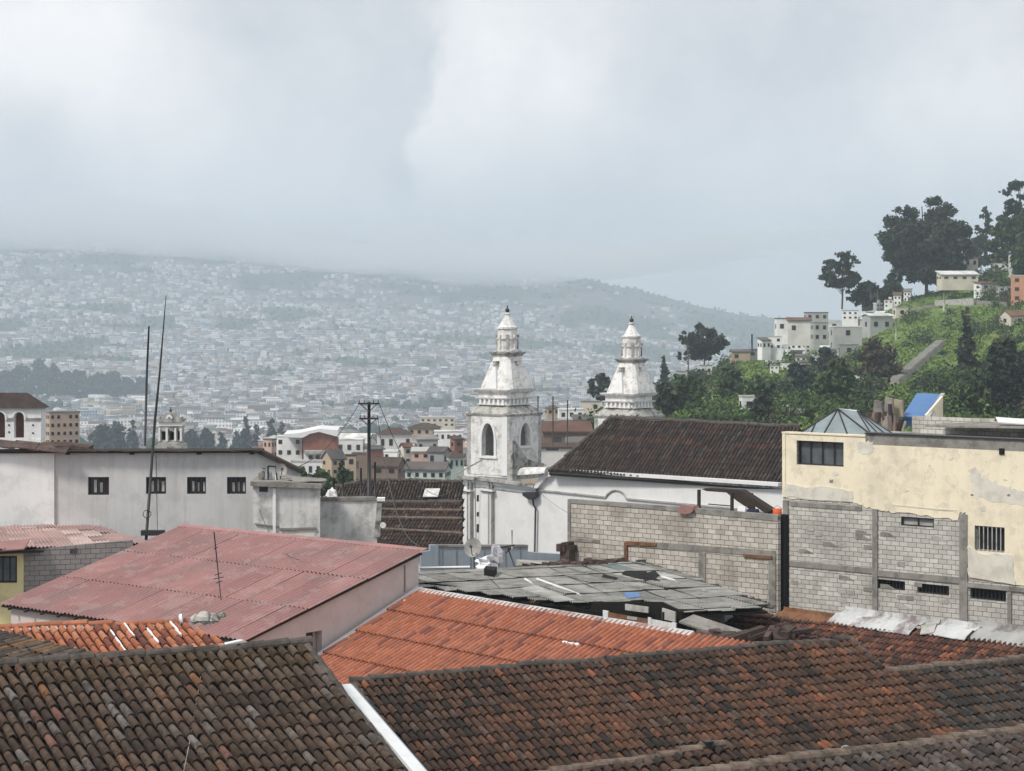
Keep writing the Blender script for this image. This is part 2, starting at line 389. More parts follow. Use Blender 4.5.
def ridge_tiles(name, a, b, r, parent, m='ridge_mortar', step=.42, wob=.02, n=7, lift=.0, tint=(1, 1, 1)):
    """overlapping ridge tiles bedded in mortar from a to b"""
    mb = MB(); d = b-a; L = d.length; d.normalize(); s = d.cross(UP).normalized(); w = s.cross(d)
    k_ = max(1, int(L/step))
    for i in range(k_):
        t0, t1 = i*L/k_, (i+1.12)*L/k_
        dz = noise.noise(Vector((a.x+t0*.7, a.y, 2)))*wob*3+random.gauss(0, wob*.3)
        vs = []
        for t, rr, hh in ((t0, r*1.06, lift+.02), (t1, r*.9, lift)):
            for q in range(n+1):
                th = math.pi*q/n*1.24-math.pi*.12
                vs.append(a+d*t+s*(rr*math.cos(th)+random.gauss(0, wob*.15))+w*(rr*.85*math.sin(th)+hh+dz))
        fs = [(q, q+1, n+2+q, n+1+q) for q in range(n)]+[tuple(range(n+1))]
        c = random.uniform(.7, 1.15); mb.add(vs, fs, (c*tint[0], c*tint[1], c*tint[2]))
    return mb.build(name, MATS[m], parent)
def corr_roof(name, pl, poly, pitch, amp, sw, sl, colfn, parent, m, k=6, jit=.006, skip=None, ov=1.03):
    """corrugated sheets, each its own piece of surface overlapping the next one down"""
    us = [p[0] for p in poly]; vs_ = [p[1] for p in poly]; du = pitch/k
    mb = MB(); i0, i1 = math.floor(min(us)/sw), math.ceil(max(us)/sw); j0, j1 = math.floor(min(vs_)/sl), math.ceil(max(vs_)/sl)
    nsub = max(2, int(sl/.35))
    for i in range(i0, i1):
        for j in range(j0, j1):
            if skip and skip(i, j): continue
            c = colfn((i+.5)*sw, (j+.5)*sl, i, j); dh = random.uniform(0, jit); tl = random.uniform(-jit, jit)
            nu = int(round(sw/du)); vs = []; fs = []
            for b in range(nsub+1):
                v = j*sl+(sl*(ov+.01))*b/nsub
                for a in range(nu+1):
                    u = i*sw+a*sw/nu*ov
                    h = amp*math.sin(2*math.pi*u/pitch)+dh+tl*b/nsub+.02*b/nsub+.03*a/nu
                    vs.append(pl.pt(u, v, h))
            for b in range(nsub):
                for a in range(nu):
                    if inside((i*sw+(a+.5)*sw/nu, j*sl+(b+.5)*sl/nsub), poly):
                        q = b*(nu+1)+a; fs.append((q, q+1, q+nu+2, q+nu+1))
            if fs: mb.add(vs, fs, c, True)
    return mb.build(name, MATS[m], parent)
def clip_ground(p): return gz(p[0], p[1])
# ------------------------------------------------------------ terrain
PXC = [-700, 0, 250, 450, 600, 700, 780, 900, 1900]
TY = [300, 500, 800, 1200, 1800, 2400, 3000, 3600, 4200, 4800, 5600, 7000]
TR = [[500]*9, [484, 484, 484, 482, 480, 480, 480, 480, 480], [464, 464, 464, 462, 460, 458, 458, 458, 458],
      [449, 449, 450, 448, 446, 446, 446, 446, 446], [421, 424, 427, 428, 429, 431, 432, 434, 434],
      [391, 396, 399, 402, 408, 412, 415, 418, 418], [358, 364, 368, 374, 384, 390, 394, 398, 398],
      [322, 330, 336, 346, 356, 366, 372, 378, 378], [286, 297, 306, 319, 328, 342, 350, 356, 356],
      [248, 262, 275, 286, 294, 316, 330, 336, 336], [226, 234, 246, 262, 284, 308, 320, 326, 326], [215, 222, 232, 250, 288, 318, 326, 332, 332]]
def itp(xs, ys, x):
    if x <= xs[0]: return ys[0]
    if x >= xs[-1]: return ys[-1]
    for i in range(len(xs)-1):
        if x <= xs[i+1]: t = (x-xs[i])/(xs[i+1]-xs[i]); return ys[i]+(ys[i+1]-ys[i])*t
CRX = [560, 640, 660, 700, 740, 770, 800, 830, 860, 900, 940, 980, 1024, 1100, 1250, 1900]
CRR = [470, 412, 392, 372, 361, 357, 350, 339, 320, 300, 290, 277, 258, 228, 190, 120]
YC0 = 245.0
def crestY(px): return itp([640, 800, 1024, 1400], [470, 540, 560, 560], px)
def gz(X, Y):
    if Y < 5: Y = 5
    px = 512+X/Y*F if Y > 60 else 512+X/60*F
    if Y <= 60: z = -14.5
    elif Y <= 160: z = -14.5-9.5*(Y-60)/100
    elif Y <= 300: z = -24-3.3*(Y-160)/140
    else:
        row = [itp(PXC, r, px) for r in TR]
        r = itp(TY, row, Y); z = -(r-HZ)/F*Y
        z += noise.noise(Vector((X/260, Y/420, 0)))*Y*.0035+noise.noise(Vector((X/90, Y/110, 5)))*Y*.001
    if px > 585 and 165 < Y <= YC0:
        t = (Y-165)/(YC0-165); t = t*t*(3-2*t)*min(1, (px-585)/60); z = z+(-(436-HZ)/F*YC0-z)*t
    if px > 560 and Y > YC0 and Y < 1500:
        cy = crestY(px); cr = itp(CRX, CRR, px); foot = 436
        if Y <= cy:
            t = (Y-YC0)/(cy-YC0); r = foot+(cr-foot)*(t**.85)
            zh = -(r-HZ)/F*Y
            zh += (noise.noise(Vector((X/22, Y/28, 9)))*1.7+noise.noise(Vector((X/7, Y/8, 3)))*.5)*min(1, t*4)*min(1, (1-t)*6+.15)
        else:
            zh = -(cr-HZ)/F*cy-(Y-cy)*.16
            if px > 930: zh += (Y-cy)*.16*min(1, (px-930)/100)
        z = max(z, zh)
    return z+CZ
MAT_G = mat('terrain_ground', (1, 1, 1), .95, .3, .02, attr=False)
def ground_material():
    m = MATS['terrain_ground']; nt = m.node_tree; nt.nodes.clear(); k = N(nt)
    out = k.n('ShaderNodeOutputMaterial'); b = k.n('ShaderNodeBsdfPrincipled'); nt.links.new(b.outputs[0], out.inputs[0])
    b.inputs['Roughness'].default_value = .95; b.inputs['Specular IOR Level'].default_value = .1
    g = k.n('ShaderNodeNewGeometry'); pos = g.outputs['Position']; sp = k.n('ShaderNodeSeparateXYZ'); nt.links.new(pos, sp.inputs[0])
    at = k.n('ShaderNodeAttribute', attribute_name='col')
    c = at.outputs['Color']
    big = k.noise(pos, .05, 6, .6); sc_ = k.n('ShaderNodeVectorMath', operation='SCALE'); nt.links.new(c, sc_.inputs[0])
    nt.links.new(k.math('MULTIPLY_ADD', big, .9, .55), sc_.inputs['Scale']); c = sc_.outputs[0]
    nt.links.new(c, b.inputs['Base Color'])
ground_material()
def green_amt(X, Y):
    return noise.noise(Vector((X/210+7, Y/300, 4)))+.5*noise.noise(Vector((X/80, Y/110, 8)))
def city_ok(X, Y):
    """where the far city has houses: returns density 0..1"""
    px = 512+X/Y*F
    g = green_amt(X, Y)
    thr = itp([300, 1500, 2600, 3600, 4700, 5600], [.5, .38, .27, .22, .1, -.15], Y)
    if px > 420: thr -= itp([420, 620], [0, .12], px)*itp([3300, 4500], [0, 2.4], Y)
    return g < thr
def Yat(px, row):
    """depth at which the hill surface shows at this row"""
    Y = YC0+5
    while Y < crestY(px):
        X = (px-512)/F*Y
        if HZ+(CZ-gz(X, Y))*F/Y <= row: return Y
        Y += 2
    return crestY(px)+3
def is_hill(X, Y):
    px = 512+X/Y*F
    return px > 585 and YC0 < Y < 900 and gz(X, Y) > CZ-(itp(TY, [itp(PXC, r, px) for r in TR], max(Y, 300))-HZ)/F*Y+.6
def terrain():
    pxs = list(range(-1100, 2300, 20)); 
    pxs = sorted(set(pxs+list(range(560, 1120, 5))))
    Ys = [-60, 0, 30, 60]
    y = 60
    while y < 240: y += 12; Ys.append(y)
    while y < 620: y += 4.5; Ys.append(y)
    while y < 7000: y *= 1.018; Ys.append(y)
    V = []; C = []
    for Y in Ys:
        for px in pxs:
            X = (px-512)/F*max(Y, 140)*(1.0 if Y > 140 else 2.2-1.2*max(Y, 0)/140)
            V.append((X, Y, gz(X, Y)))
    nx = len(pxs); FF = []
    for j in range(len(Ys)-1):
        for i in range(nx-1):
            FF.append((j*nx+i, j*nx+i+1, (j+1)*nx+i+1, (j+1)*nx+i)); X, Y, Z = V[j*nx+i]
            px = 512+X/max(Y, 60)*F
            if Y < 240: c = (.09, .085, .08)
            elif px > 600 and YC0-30 < Y < 900:
                g = noise.noise(Vector((X/16, Y/22, 2)))+.5*noise.noise(Vector((X/5, Y/6, 2)))
                c = lerp((.05, .08, .028), (.15, .215, .055), max(0, min(1, .62+g*1.1)))
            elif city_ok(X, Y): c = (.15, .145, .14)
            else: c = lerp((.045, .06, .035), (.075, .1, .05), random.random())
            C.append(c)
    o = np_mesh('ground', np.array(V), np.array(FF), C, MATS['terrain_ground'], None, [True]*len(FF))
    tag(o, 'ground rising from the old town to the hillsides', None, None, 'structure')
terrain()
# haze and low cloud ---------------------------------------------------------
def vol_mat(name, col, dens, aniso=0.0):
    m = bpy.data.materials.new(name); m.use_nodes = True; nt = m.node_tree; nt.nodes.clear(); k = N(nt)
    out = k.n('ShaderNodeOutputMaterial'); v = k.n('ShaderNodeVolumePrincipled')
    v.inputs['Color'].default_value = col+(1,); v.inputs['Density'].default_value = dens; v.inputs['Anisotropy'].default_value = aniso
    nt.links.new(v.outputs[0], out.inputs['Volume']); return m
HAZE_TOP = CZ+62
AIR = vol_mat('haze_air', (.76, .88, 1.0), .00024)
def box_obj(name, x0, x1, y0, y1, z0, z1, m, label):
    mb = MB(); mb.hexa([(x0, y0, z0), (x1, y0, z0), (x1, y1, z0), (x0, y1, z0), (x0, y0, z1), (x1, y0, z1), (x1, y1, z1), (x0, y1, z1)])
    return tag(mb.build(name, m), label, None, None, 'stuff')
box_obj('haze', -8500, 8500, -90, 7400, -220, HAZE_TOP, AIR, 'thin grey blue haze filling the valley air')
box_obj('mist', -8400, 8400, 1500, 7350, HAZE_TOP+.6, CZ+345, AIR, 'thin mist in front of the cloud covered mountain')
def cloud():
    """cloud bank lying on the mountain; its ragged base comes lowest in the middle of the valley"""
    nx, ny = 110, 34; Y0, Y1 = 3700, 7200
    BX = [-900, 0, 130, 250, 330, 450, 540, 620, 700, 790, 900]; BR = [236, 246, 252, 262, 276, 288, 286, 279, 272, 266, 262]
    B, T = [], []
    for j in range(ny+1):
        Y = Y0+(Y1-Y0)*j/ny
        for i in range(nx+1):
            px = -800+1620*i/nx; X = (px-512)/F*5200
            e = min(1, i/8, (nx-i)/27, (j+.01)/14, (ny-j)/3); e = max(0, e); e = e*e*(3-2*e)
            nb = noise.noise(Vector((X/420, Y/520, 1)))*.6+.5*noise.noise(Vector((X/150, Y/220, 6)))+.3*noise.noise(Vector((X/60, Y/120, 9)))
            zb = CZ+(HZ-itp(BX, BR, px))/F*5000+16*nb+(1-e)*45; zb = max(zb, HAZE_TOP+1.5)
            B.append((X, Y, zb)); T.append((X, Y, zb+2+e*max(30, 115+120*nb)))
    W = nx+1; n = len(B); fs = []
    for j in range(ny):
        for i in range(nx):
            a = j*W+i; fs += [(a+W, a+W+1, a+1, a), (n+a, n+a+1, n+a+W+1, n+a+W)]
    for i in range(nx): fs += [(i, i+1, n+i+1, n+i), (ny*W+i+1, ny*W+i, n+ny*W+i, n+ny*W+i+1)]
    for j in range(ny): a = j*W; b = j*W+nx; fs += [(a+W, a, n+a, n+a+W), (b, b+W, n+b+W, n+b)]
    o = np_mesh('cloud', np.array(B+T), fs, [(1, 1, 1)]*len(fs), vol_mat('cloud_vapour', (.97, .985, 1), .0021), None)
    tag(o, 'low grey cloud bank swallowing the mountain top', None, None, 'stuff')
cloud()
# ------------------------------------------------------------ near tiled houses
def fb(x, y, s): return noise.noise(Vector((x/s, y/s, 7.7)))
DK = [(6, (.112, .080, .062)), (4, (.14, .104, .082)), (3, (.078, .056, .044)), (1.2, (.175, .15, .135)), (.35, (.22, .2, .19))]
OR_ = [(3, (.19, .115, .075)), (5, (.16, .108, .08)), (.8, (.25, .13, .07)), (3, (.135, .098, .077))]
def near_left_col(u, v, i, j):
    o = fb(i*.19*3.2, v*.35, 1.0)+.35*fb(u, v, .8)
    if o > .33: c = pick(OR_)
    elif random.random() < .015: c = (.22, .12, .10)
    else: c = pick(DK)
    if v < .55: c = lerp(c, (.15, .105, .06), .45)
    return c
DK2 = [(5, (.085, .056, .045)), (2.5, (.05, .042, .038)), (4, (.115, .072, .055)), (1, (.14, .10, .085))]
BR2 = [(5, (.155, .082, .056)), (2.5, (.18, .094, .064)), (4, (.135, .08, .058)), (.3, (.25, .12, .075))]
def near_right_col(u, v, i, j):
    if u > 13.0+.6*fb(v, 0, 2)*2 and fb(u, v, 3) > -.45:
        return pick([(4, (.07, .062, .058)), (3, (.095, .085, .08)), (2, (.05, .045, .043)), (2, (.135, .085, .062)), (.5, (.14, .13, .125))])
    o = fb(u, v, 1.6)*.7+.6*random.uniform(-1, 1)*.7
    if random.random() < .012: return (.30, .125, .075)
    return pick(BR2) if o > .02 else pick(DK2)
def grey_tile_col(u, v, i, j):
    return pick([(4, (.13, .105, .097)), (3, (.095, .08, .075)), (1.2, (.165, .145, .138)), (1.5, (.12, .08, .064)), (1, (.06, .053, .05))])
def house_body(parent, pl, poly, inset, m='pale_wall', z=None, h=-.2):
    cu = sum(p[0] for p in poly)/len(poly); cv = sum(p[1] for p in poly)/len(poly)
    q = [(cu+(u-cu)*inset, cv+(v-cv)*inset) for u, v in poly]
    pts = [pl.pt(u, v, h) for u, v in q]
    zb = min(gz(p.x, p.y) for p in pts)-.3 if z is None else z
    mb = MB(); mb.vprism(pts, zb); return mb.build('wall', MATS[m], parent)
def back_slope(parent, pl, u0, u1, depth, colfn, pitch, course, m='old_tile'):
    """the other slope of the gable, falling away from the camera"""
    Vb = Vector((-pl.V.x, -pl.V.y, pl.V.z)); Vb = Vb-2*0*Vb
    b = Plane(pl.O, pl.U, Vb); 
    if b.N.z < 0: b.N = -b.N
    tile_roof('rear_roof', b, [(u0, .1), (u1, .1), (u1, depth), (u0, depth)], pitch, course, colfn, parent, m)
    mb = MB(); pts = [b.pt(u, v, -.25) for u, v in ((u0+.2, .1), (u1-.2, .1), (u1-.2, depth-.3), (u0+.2, depth-.3))]
    mb.vprism(pts, min(gz(p.x, p.y) for p in pts)-.3); mb.build('rear_wall', MATS['pale_wall'], parent)

# left near house
O = P(303, 645, 36); Vd = V3(.55, -.80, -.457)
L1 = plane3(O, O-NA, O+Vd)
t = thing('tiled_house', (O.x-4, O.y-3, gz(O.x-4, O.y-3)), 'tiled house in the lower left corner, dark brown barrel tiles with some orange columns', 'house', 'old tiled houses in the foreground')
pc = [(303, 646), (-90, 673), (-90, 860), (470, 860)]
pl1 = L1.poly(pc)
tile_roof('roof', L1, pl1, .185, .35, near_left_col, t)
house_body(t, L1, pl1, .94)
uL = L1.px(-90, 673)[0]
ridge_tiles('ridge_cap', L1.pt(-.15, 0, .02), L1.pt(uL, 0, .02), .11, t, 'dark_ridge')
back_slope(t, L1, 0, uL, 3.2, near_left_col, .19, .4)
# verge tiles down the right edge
vb = L1.px(470, 860)
ridge_tiles('verge_cap', L1.pt(-.02, .1, .0), L1.pt(vb[0]-.02, vb[1], .0), .085, t, 'dark_ridge', .4)

# right near house (big roof), ridge stepping down at the right
a, b = P(350, 682, 42), P(850, 640, 47)
Vd = V3(.5, -.85, -.42)
R1 = plane3(a, b, a+Vd)
pc = [(350, 682), (850, 640), (886, 673), (1100, 651), (1180, 800), (1180, 900), (400, 900)]
pr1 = [R1.px(350, 682), R1.px(850, 640), R1.px(886, 673), R1.px(1120, 650)]
umax = pr1[3][0]; pe = R1.px(470, 862); pr1 += [(umax, 12.5), (pe[0]+.3, 12.5), pe]
t = thing('tiled_house', (8, 40, gz(8, 40)), 'large tiled house across the bottom right with mottled brown and terracotta tiles', 'house', 'old tiled houses in the foreground')
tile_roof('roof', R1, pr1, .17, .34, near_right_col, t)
house_body(t, R1, [(0.0, .1), (pr1[1][0], .1), (pr1[2][0], pr1[2][1]), (umax, pr1[3][1]), (umax, 12.3), (pe[0]+.3, 12.3), pe], .97)
m_ = R1.pt
def ridge_path(name, pts, r, parent, m):
    for i in range(len(pts)-1): ridge_tiles(name, pts[i], pts[i+1], r, parent, m)
ridge_tiles('ridge_cap', R1.pt(0, 0, .02), R1.pt(*pr1[1], .02), .10, t, 'dark_ridge')
ridge_tiles('verge_cap', R1.pt(*pr1[1], .02), R1.pt(*pr1[2], .02), .07, t, 'dark_ridge')
ridge_tiles('ridge_cap', R1.pt(*pr1[2], .02), R1.pt(*pr1[3], .02), .12, t)
ridge_tiles('verge_cap', R1.pt(.05, .1, .0), R1.pt(pe[0]+.05, pe[1], .0), .09, t, 'dark_ridge', .3)
mb = MB(); mb.tube([R1.pt(-.12, .2, -.12), R1.pt(-.12+pe[0]*.45, pe[1]*.45, -.12)], .05, 4); mb.build('fascia', MATS['concrete_light'], t)
back_slope(t, R1, .1, pr1[1][0]-.1, 1.7, near_right_col, .19, .29)

# bottom right house
a, b = P(741, 770, 33), P(1024, 732, 35.4); Vd = V3(.399, -.917, -.3)
B1 = plane3(a-(b-a)*.6, b, a-(b-a)*.6+Vd); u1 = B1.px(1180, 711)[0]
t = thing('tiled_house', (10, 31, gz(10, 31)), 'house in the very bottom right corner with greyish tiles below a pale mortar ridge', 'house', 'old tiled houses in the foreground')
pb = [(0, 0), (u1, 0), (u1, 6), (0, 6)]
tile_roof('roof', B1, pb, .185, .36, grey_tile_col, t)
ridge_tiles('ridge_cap', B1.pt(0, 0, .03), B1.pt(u1, 0, .03), .13, t, step=.36)
house_body(t, B1, pb, .95)
back_slope(t, B1, .1, u1-.1, 1.2, grey_tile_col, .185, .36)
q = P(846, 754, 34)
mb = MB(); mb.tube([q+V3(0, 0, -.25), q+V3(0, 0, .02)], .05, 8); mb.rings((q.x, q.y), NA, NB, [(q.z-.02, .09), (q.z+.06, .12), (q.z+.13, .07), (q.z+.15, .02)], 10)
mb.build('vent_cap', MATS['stained_stone'], t)
# low roof at bottom centre
a, b = P(560, 774, 33.6), P(707, 750, 34.6); Vd = V3(.399, -.917, -.26)
C1 = plane3(a-(b-a)*.5, b, a-(b-a)*.5+Vd); u1 = C1.px(725, 751)[0]
t = thing('tiled_house', (2.2, 32.5, gz(2, 32.5)), 'low dark tiled roof at the bottom centre edge with a small dark stub chimney', 'house', 'old tiled houses in the foreground')
pb = [(0, 0), (u1, 0), (u1, 3), (0, 3)]
tile_roof('roof', C1, pb, .19, .3, lambda u, v, i, j: pick(DK2), t)
ridge_tiles('ridge_cap', C1.pt(0, 0, .03), C1.pt(u1, 0, .03), .1, t, step=.4)
house_body(t, C1, pb, .9)
q = P(708, 750, 34.5); mb = MB(); mb.box((q.x, q.y), NA, NB, .11, .12, q.z-.2, q.z+.13); mb.box((q.x, q.y), NA, NB, .15, .16, q.z+.13, q.z+.16); mb.build('chimney', MATS['dark_metal'], t)

# white capped parapet between the two big roofs
a, b = P(340, 687, 36.2), P(420, 781, 32.6)
W1 = plane3(a, b, a+NA)
if W1.N.z < 0: W1.N = -W1.N
t = thing('parapet_wall', (a.x, a.y-2, gz(a.x, a.y-2)), 'narrow parapet wall with bright white metal capping between the two big tiled roofs', 'wall')
L_ = (b-a).length+1.5
mb = MB(); mb.slab(W1, 0, L_, -.02, .2, -.02, .05); mb.build('metal_capping', MATS['white_metal'], t)
mb = MB(); mb.slab(W1, 0, L_, .21, .24, -.03, .03); mb.build('seam', MATS['blue_grey_wall'], t)
mb = MB(); mb.vprism([W1.pt(0, .02, -.03), W1.pt(L_, .02, -.03), W1.pt(L_, .22, -.03), W1.pt(0, .22, -.03)], gz(-4, 33)-.2); mb.build('wall', MATS['concrete'], t)
mb = MB(); mb.slab(W1, 0, L_, .33, .9, -.75, -.7); mb.build('valley_gutter', MATS['black_gap'], t)

# small terracotta house, left
o_, u_, v_ = P(188, 624, 44), P(-40, 630, 43.4), P(212, 652, 42.2)
S1 = plane3(o_, u_, v_)
t = thing('tiled_house', (-10, 44, gz(-10, 44)), 'small house with bright orange tiles streaked with white mortar behind the left dark roof', 'house')
def or_col(u, v, i, j): return pick([(5, (.40, .155, .085)), (3, (.33, .12, .07)), (2, (.46, .2, .12)), (1.2, (.2, .075, .055)), (1, (.14, .06, .05))])
us = S1.px(-40, 630)[0]
ps = [(0, 0), (us, 0), (us, 3.6), S1.px(260, 668)]
tile_roof('roof', S1, ps, .19, .52, or_col, t, 'orange_tile', .6, flat=1.3, lip=.08)
for px_, l0, l1 in ((106, .5, 2.0), (129, .1, 1.0), (150, .5, 1.5), (174, 0, 1.0)):
    u = S1.px(px_, 632)[0]; u = round(u/.2)*.2; pts_ = []
    n = 9
    for i in range(n+1): pts_.append((u-.008-random.uniform(0, .02), l0+(l1-l0)*i/n))
    for i in range(n, -1, -1): pts_.append((u+.008+random.uniform(0, .02), l0+(l1-l0)*i/n))
    mb = MB(); mb.prism(S1, pts_, .03, .10); mb.build('mortar_line', MATS['plastic_white'], t)
ridge_tiles('ridge_cap', S1.pt(0, 0, .04), S1.pt(us, 0, .04), .085, t, 'orange_tile', .5, tint=(.42, .17, .1))
house_body(t, S1, ps, .95, 'white_wall')
# ridge end lump
q = S1.pt(-.15, .05, .1)
mb = MB()
for dx, dz, r, sd_ in ((0, .02, .13, 1), (.2, .05, .17, 4), (.42, .04, .15, 9), (.58, .12, .09, 2)):
    c = q+V3(dx, 0, dz); vs = []; fs = []
    for i in range(6):
        ph = math.pi*i/5
        for j in range(7):
            a = 2*math.pi*j/7; v = Vector((math.cos(a)*math.sin(ph), math.sin(a)*math.sin(ph), math.cos(ph)*.8)); vs.append(c+v*r*(1+.7*noise.noise(v*1.6+Vector((sd_, 0, 0)))))
    for i in range(5):
        for j in range(7): fs.append((i*7+j, (i+1)*7+j, (i+1)*7+(j+1) % 7, i*7+(j+1) % 7))
    mb.add(vs, fs)
tag(mb.build('ridge_ornament', MATS['stained_stone']), 'weathered grey stone lump on the end of the orange tiled ridge', 'ornament')
mb = MB(); mb.tube([q+V3(-.34, -.03, .02), q+V3(-.27, -.03, .03)], [.12, .12], 9); mb.build('end_cap', MATS['plastic_white'], t)
# brown tiled wing meeting it at a valley
o_, v_, u_ = P(8, 636, 42.2), P(-62, 664, 41.3), P(112, 661, 39.9)
S2 = plane3(o_, u_, v_)
t = thing('tiled_house', (-13, 41, gz(-13, 41)), 'low wing with grey brown tiles running diagonally at the left edge beside the orange roof', 'house')
pp_ = [S2.px(*p) for p in ((-60, 640), (8, 634), (40, 641), (118, 663), (100, 690), (-80, 700))]
tile_roof('roof', S2, pp_, .2, .42, lambda u, v, i, j: pick([(4, (.13, .105, .085)), (3, (.17, .13, .1)), (2, (.09, .08, .075)), (1, (.24, .13, .07))]), t)
house_body(t, S2, pp_, .9)

# ------------------------------------------------------------ red corrugated roof house
E = P(245, 641, 62)
q = P(425, 551, 68.4)
K = plane3(E, E+RA, q)       # u to the left, v up the slope
Vlen = (q-E).length; Ulen = K.px(-2, 604)[0]
t = thing('metal_roofed_house', (E.x-2, E.y+6, gz(E.x-2, E.y+6)), 'house with a broad faded red corrugated roof and a plain pinkish side wall', 'house')
def red_col(u, v, i, j): return lerp((.35, .185, .175), (.29, .15, .143), random.random())
corr_roof('roof', K, [(0, 0), (Ulen, 0), (Ulen, Vlen), (0, Vlen)], .2, .032, 1.0, Vlen/3.02, red_col, t, 'red_metal', 6, .015, None, .975)
mb = MB(); mb.slab(K, .1, Ulen-.1, .05, Vlen-.05, -.12, -.06); mb.build('roof_frame', MATS['dark_wood'], t)
mb = MB(); mb.slab(K, -.02, Ulen, Vlen-.12, Vlen+.15, .03, .06, (.36, .18, .17)); mb.build('ridge_flashing', MATS['red_metal'], t)
for i in range(14):
    mb = MB(); u = .15+Ulen*i/14; mb.slab(K, u, u+.08, -.1, .05, -.12, -.05); mb.build('rafter_end', MATS['dark_wood'], t)
# side wall (plane through the verge, going back)
WR = Plane(E+K.U*.25, RB, UP)
gzb = gz(E.x, E.y)-.5
kv = K.V; tl = Vlen
p0 = WR.uv(K.pt(.25, .25, -.08)); p1 = WR.uv(K.pt(.25, tl-.05, -.08))
door = [WR.px(306, 633), WR.px(322, 633), WR.px(322, 668), WR.px(306, 668)]
du0, du1, dv = door[0][0], door[1][0], door[0][1]
mb = MB()
mb.prism(WR, [(p0[0], gzb-WR.O.z), (p0[0], p0[1]), (p1[0], p1[1]), (p1[0], gzb-WR.O.z)], -.25, 0, holes=[[(du0, dv-2.2), (du1, dv-2.2), (du1, dv), (du0, dv)]])
# rest of the body
body = [K.pt(.55, .3, -.15), K.pt(Ulen-.3, .3, -.15), K.pt(Ulen-.3, tl-.1, -.15), K.pt(.55, tl-.1, -.15)]
w_ = mb.build('wall', MATS['pink_wall'], t)
mb = MB(); mb.vprism(body, gzb); mb.build('wall', MATS['pink_wall'], t)
mb = MB(); mb.prism(WR, [(du0, dv-2.2), (du0+.45, dv-2.2), (du0+.45, dv), (du0, dv)], -.22, -.15); mb.build('door', MATS['dark_wood'], t)
mb = MB(); u_ = WR.px(404, 600)[0]; mb.slab(WR, u_, u_+.05, WR.px(404, 592)[1], WR.px(404, 565)[1], .0, .03); mb.build('drain_pipe', MATS['concrete'], t)
# low patched lean-to in front of the side wall
LW = vplane(228, 660, 58, (P(330, 650, 61)-P(228, 660, 58)))
mb = MB(); mb.prism(LW, LW.poly([(226, 644), (244, 640), (262, 650), (262, 690), (226, 690)]), -.2, 0)
tag(mb.build('garden_wall', MATS['white_wall']), 'stub of white wall under the low corner of the red corrugated roof', 'wall')

# ------------------------------------------------------------ orange tile roof house in the middle
a, b, c = P(418, 592, 68.0), P(745, 645, 56.6), P(323, 656, 64.4)
G = plane3(a, b, c)
t = thing('tiled_house', (0, 60, gz(0, 60)), 'house with a clean orange ribbed tile roof in the middle beside the pink wall', 'house')
ug = G.px(760, 648)[0]
def mid_col(u, v, i, j):
    s = int(math.floor(v/1.62))
    r = random.random()
    if r < .07: return (.21, .085, .07)
    if r < .2: return (.31, .125, .085)
    return lerp((.34, .118, .068), (.41, .16, .098), random.random())
pg = [(0, 0), (ug, 0), (ug, 9), (0, 9)]
ob = tile_roof('roof', G, pg, .215, .54, mid_col, t, 'orange_tile', .3, flat=1.7, lip=.03, sheet=3)
mb = MB()
for s in range(1, 6):
    v = s*1.62
    for i in range(int(ug/.215)):
        if random.random() < .85: mb.slab(G, i*.215, i*.215+.2, v-.04, v+.05+random.uniform(0, .04), .03, .075+random.uniform(0, .02))
mb.build('overlap_shadow_line', MATS['rust'], ob) if False else None
house_body(t, G, [(0.1, .1), (ug, .1), (ug, 9), (.1, 9)], .97)
# pale flashing along the pink wall and along the shed
mb = MB(); mb.slab(G, -.22, .1, -.2, 5.2, .05, .1); mb.build('wall_flashing', MATS['white_metal'], t)
x = 0
while x < ug*.83:
    ln = random.uniform(1.5, 2.6); mb = MB(); mb.slab(G, x, min(x+ln, ug*.83)-.02, -.16, .12, .05, .085+random.uniform(0, .03)); x += ln
    mb.build('top_flashing', MATS['zinc'], t)
for px_, py_ in ((348, 640), (566, 645), (572, 646), (578, 647), (404, 603)):
    u, v = G.px(px_, py_); mb = MB(); mb.prism(G, [(u-.12, v), (u-.03, v-.05), (u+.1, v-.03), (u+.12, v+.03), (u, v+.07), (u-.09, v+.05)], .06, .12); mb.build('mortar_patch', MATS['plastic_white'], t)

# ------------------------------------------------------------ old grey sheet roofed shed
o_ = P(417, 585, 69.5); u_ = P(678, 613, 62.2); v_ = P(640, 561, 76)
H = plane3(o_, u_, v_)
t = thing('shed', (3, 68, gz(3, 68)), 'ramshackle shed with a patched dark grey sheet roof behind the middle orange roof', 'shed')
sp = [H.px(*p) for p in ((417, 585), (480, 594), (538, 601), (584, 604), (640, 602), (678, 613), (768, 609), (735, 594), (700, 581), (668, 569), (640, 561), (600, 566), (545, 567), (470, 570), (417, 573))]
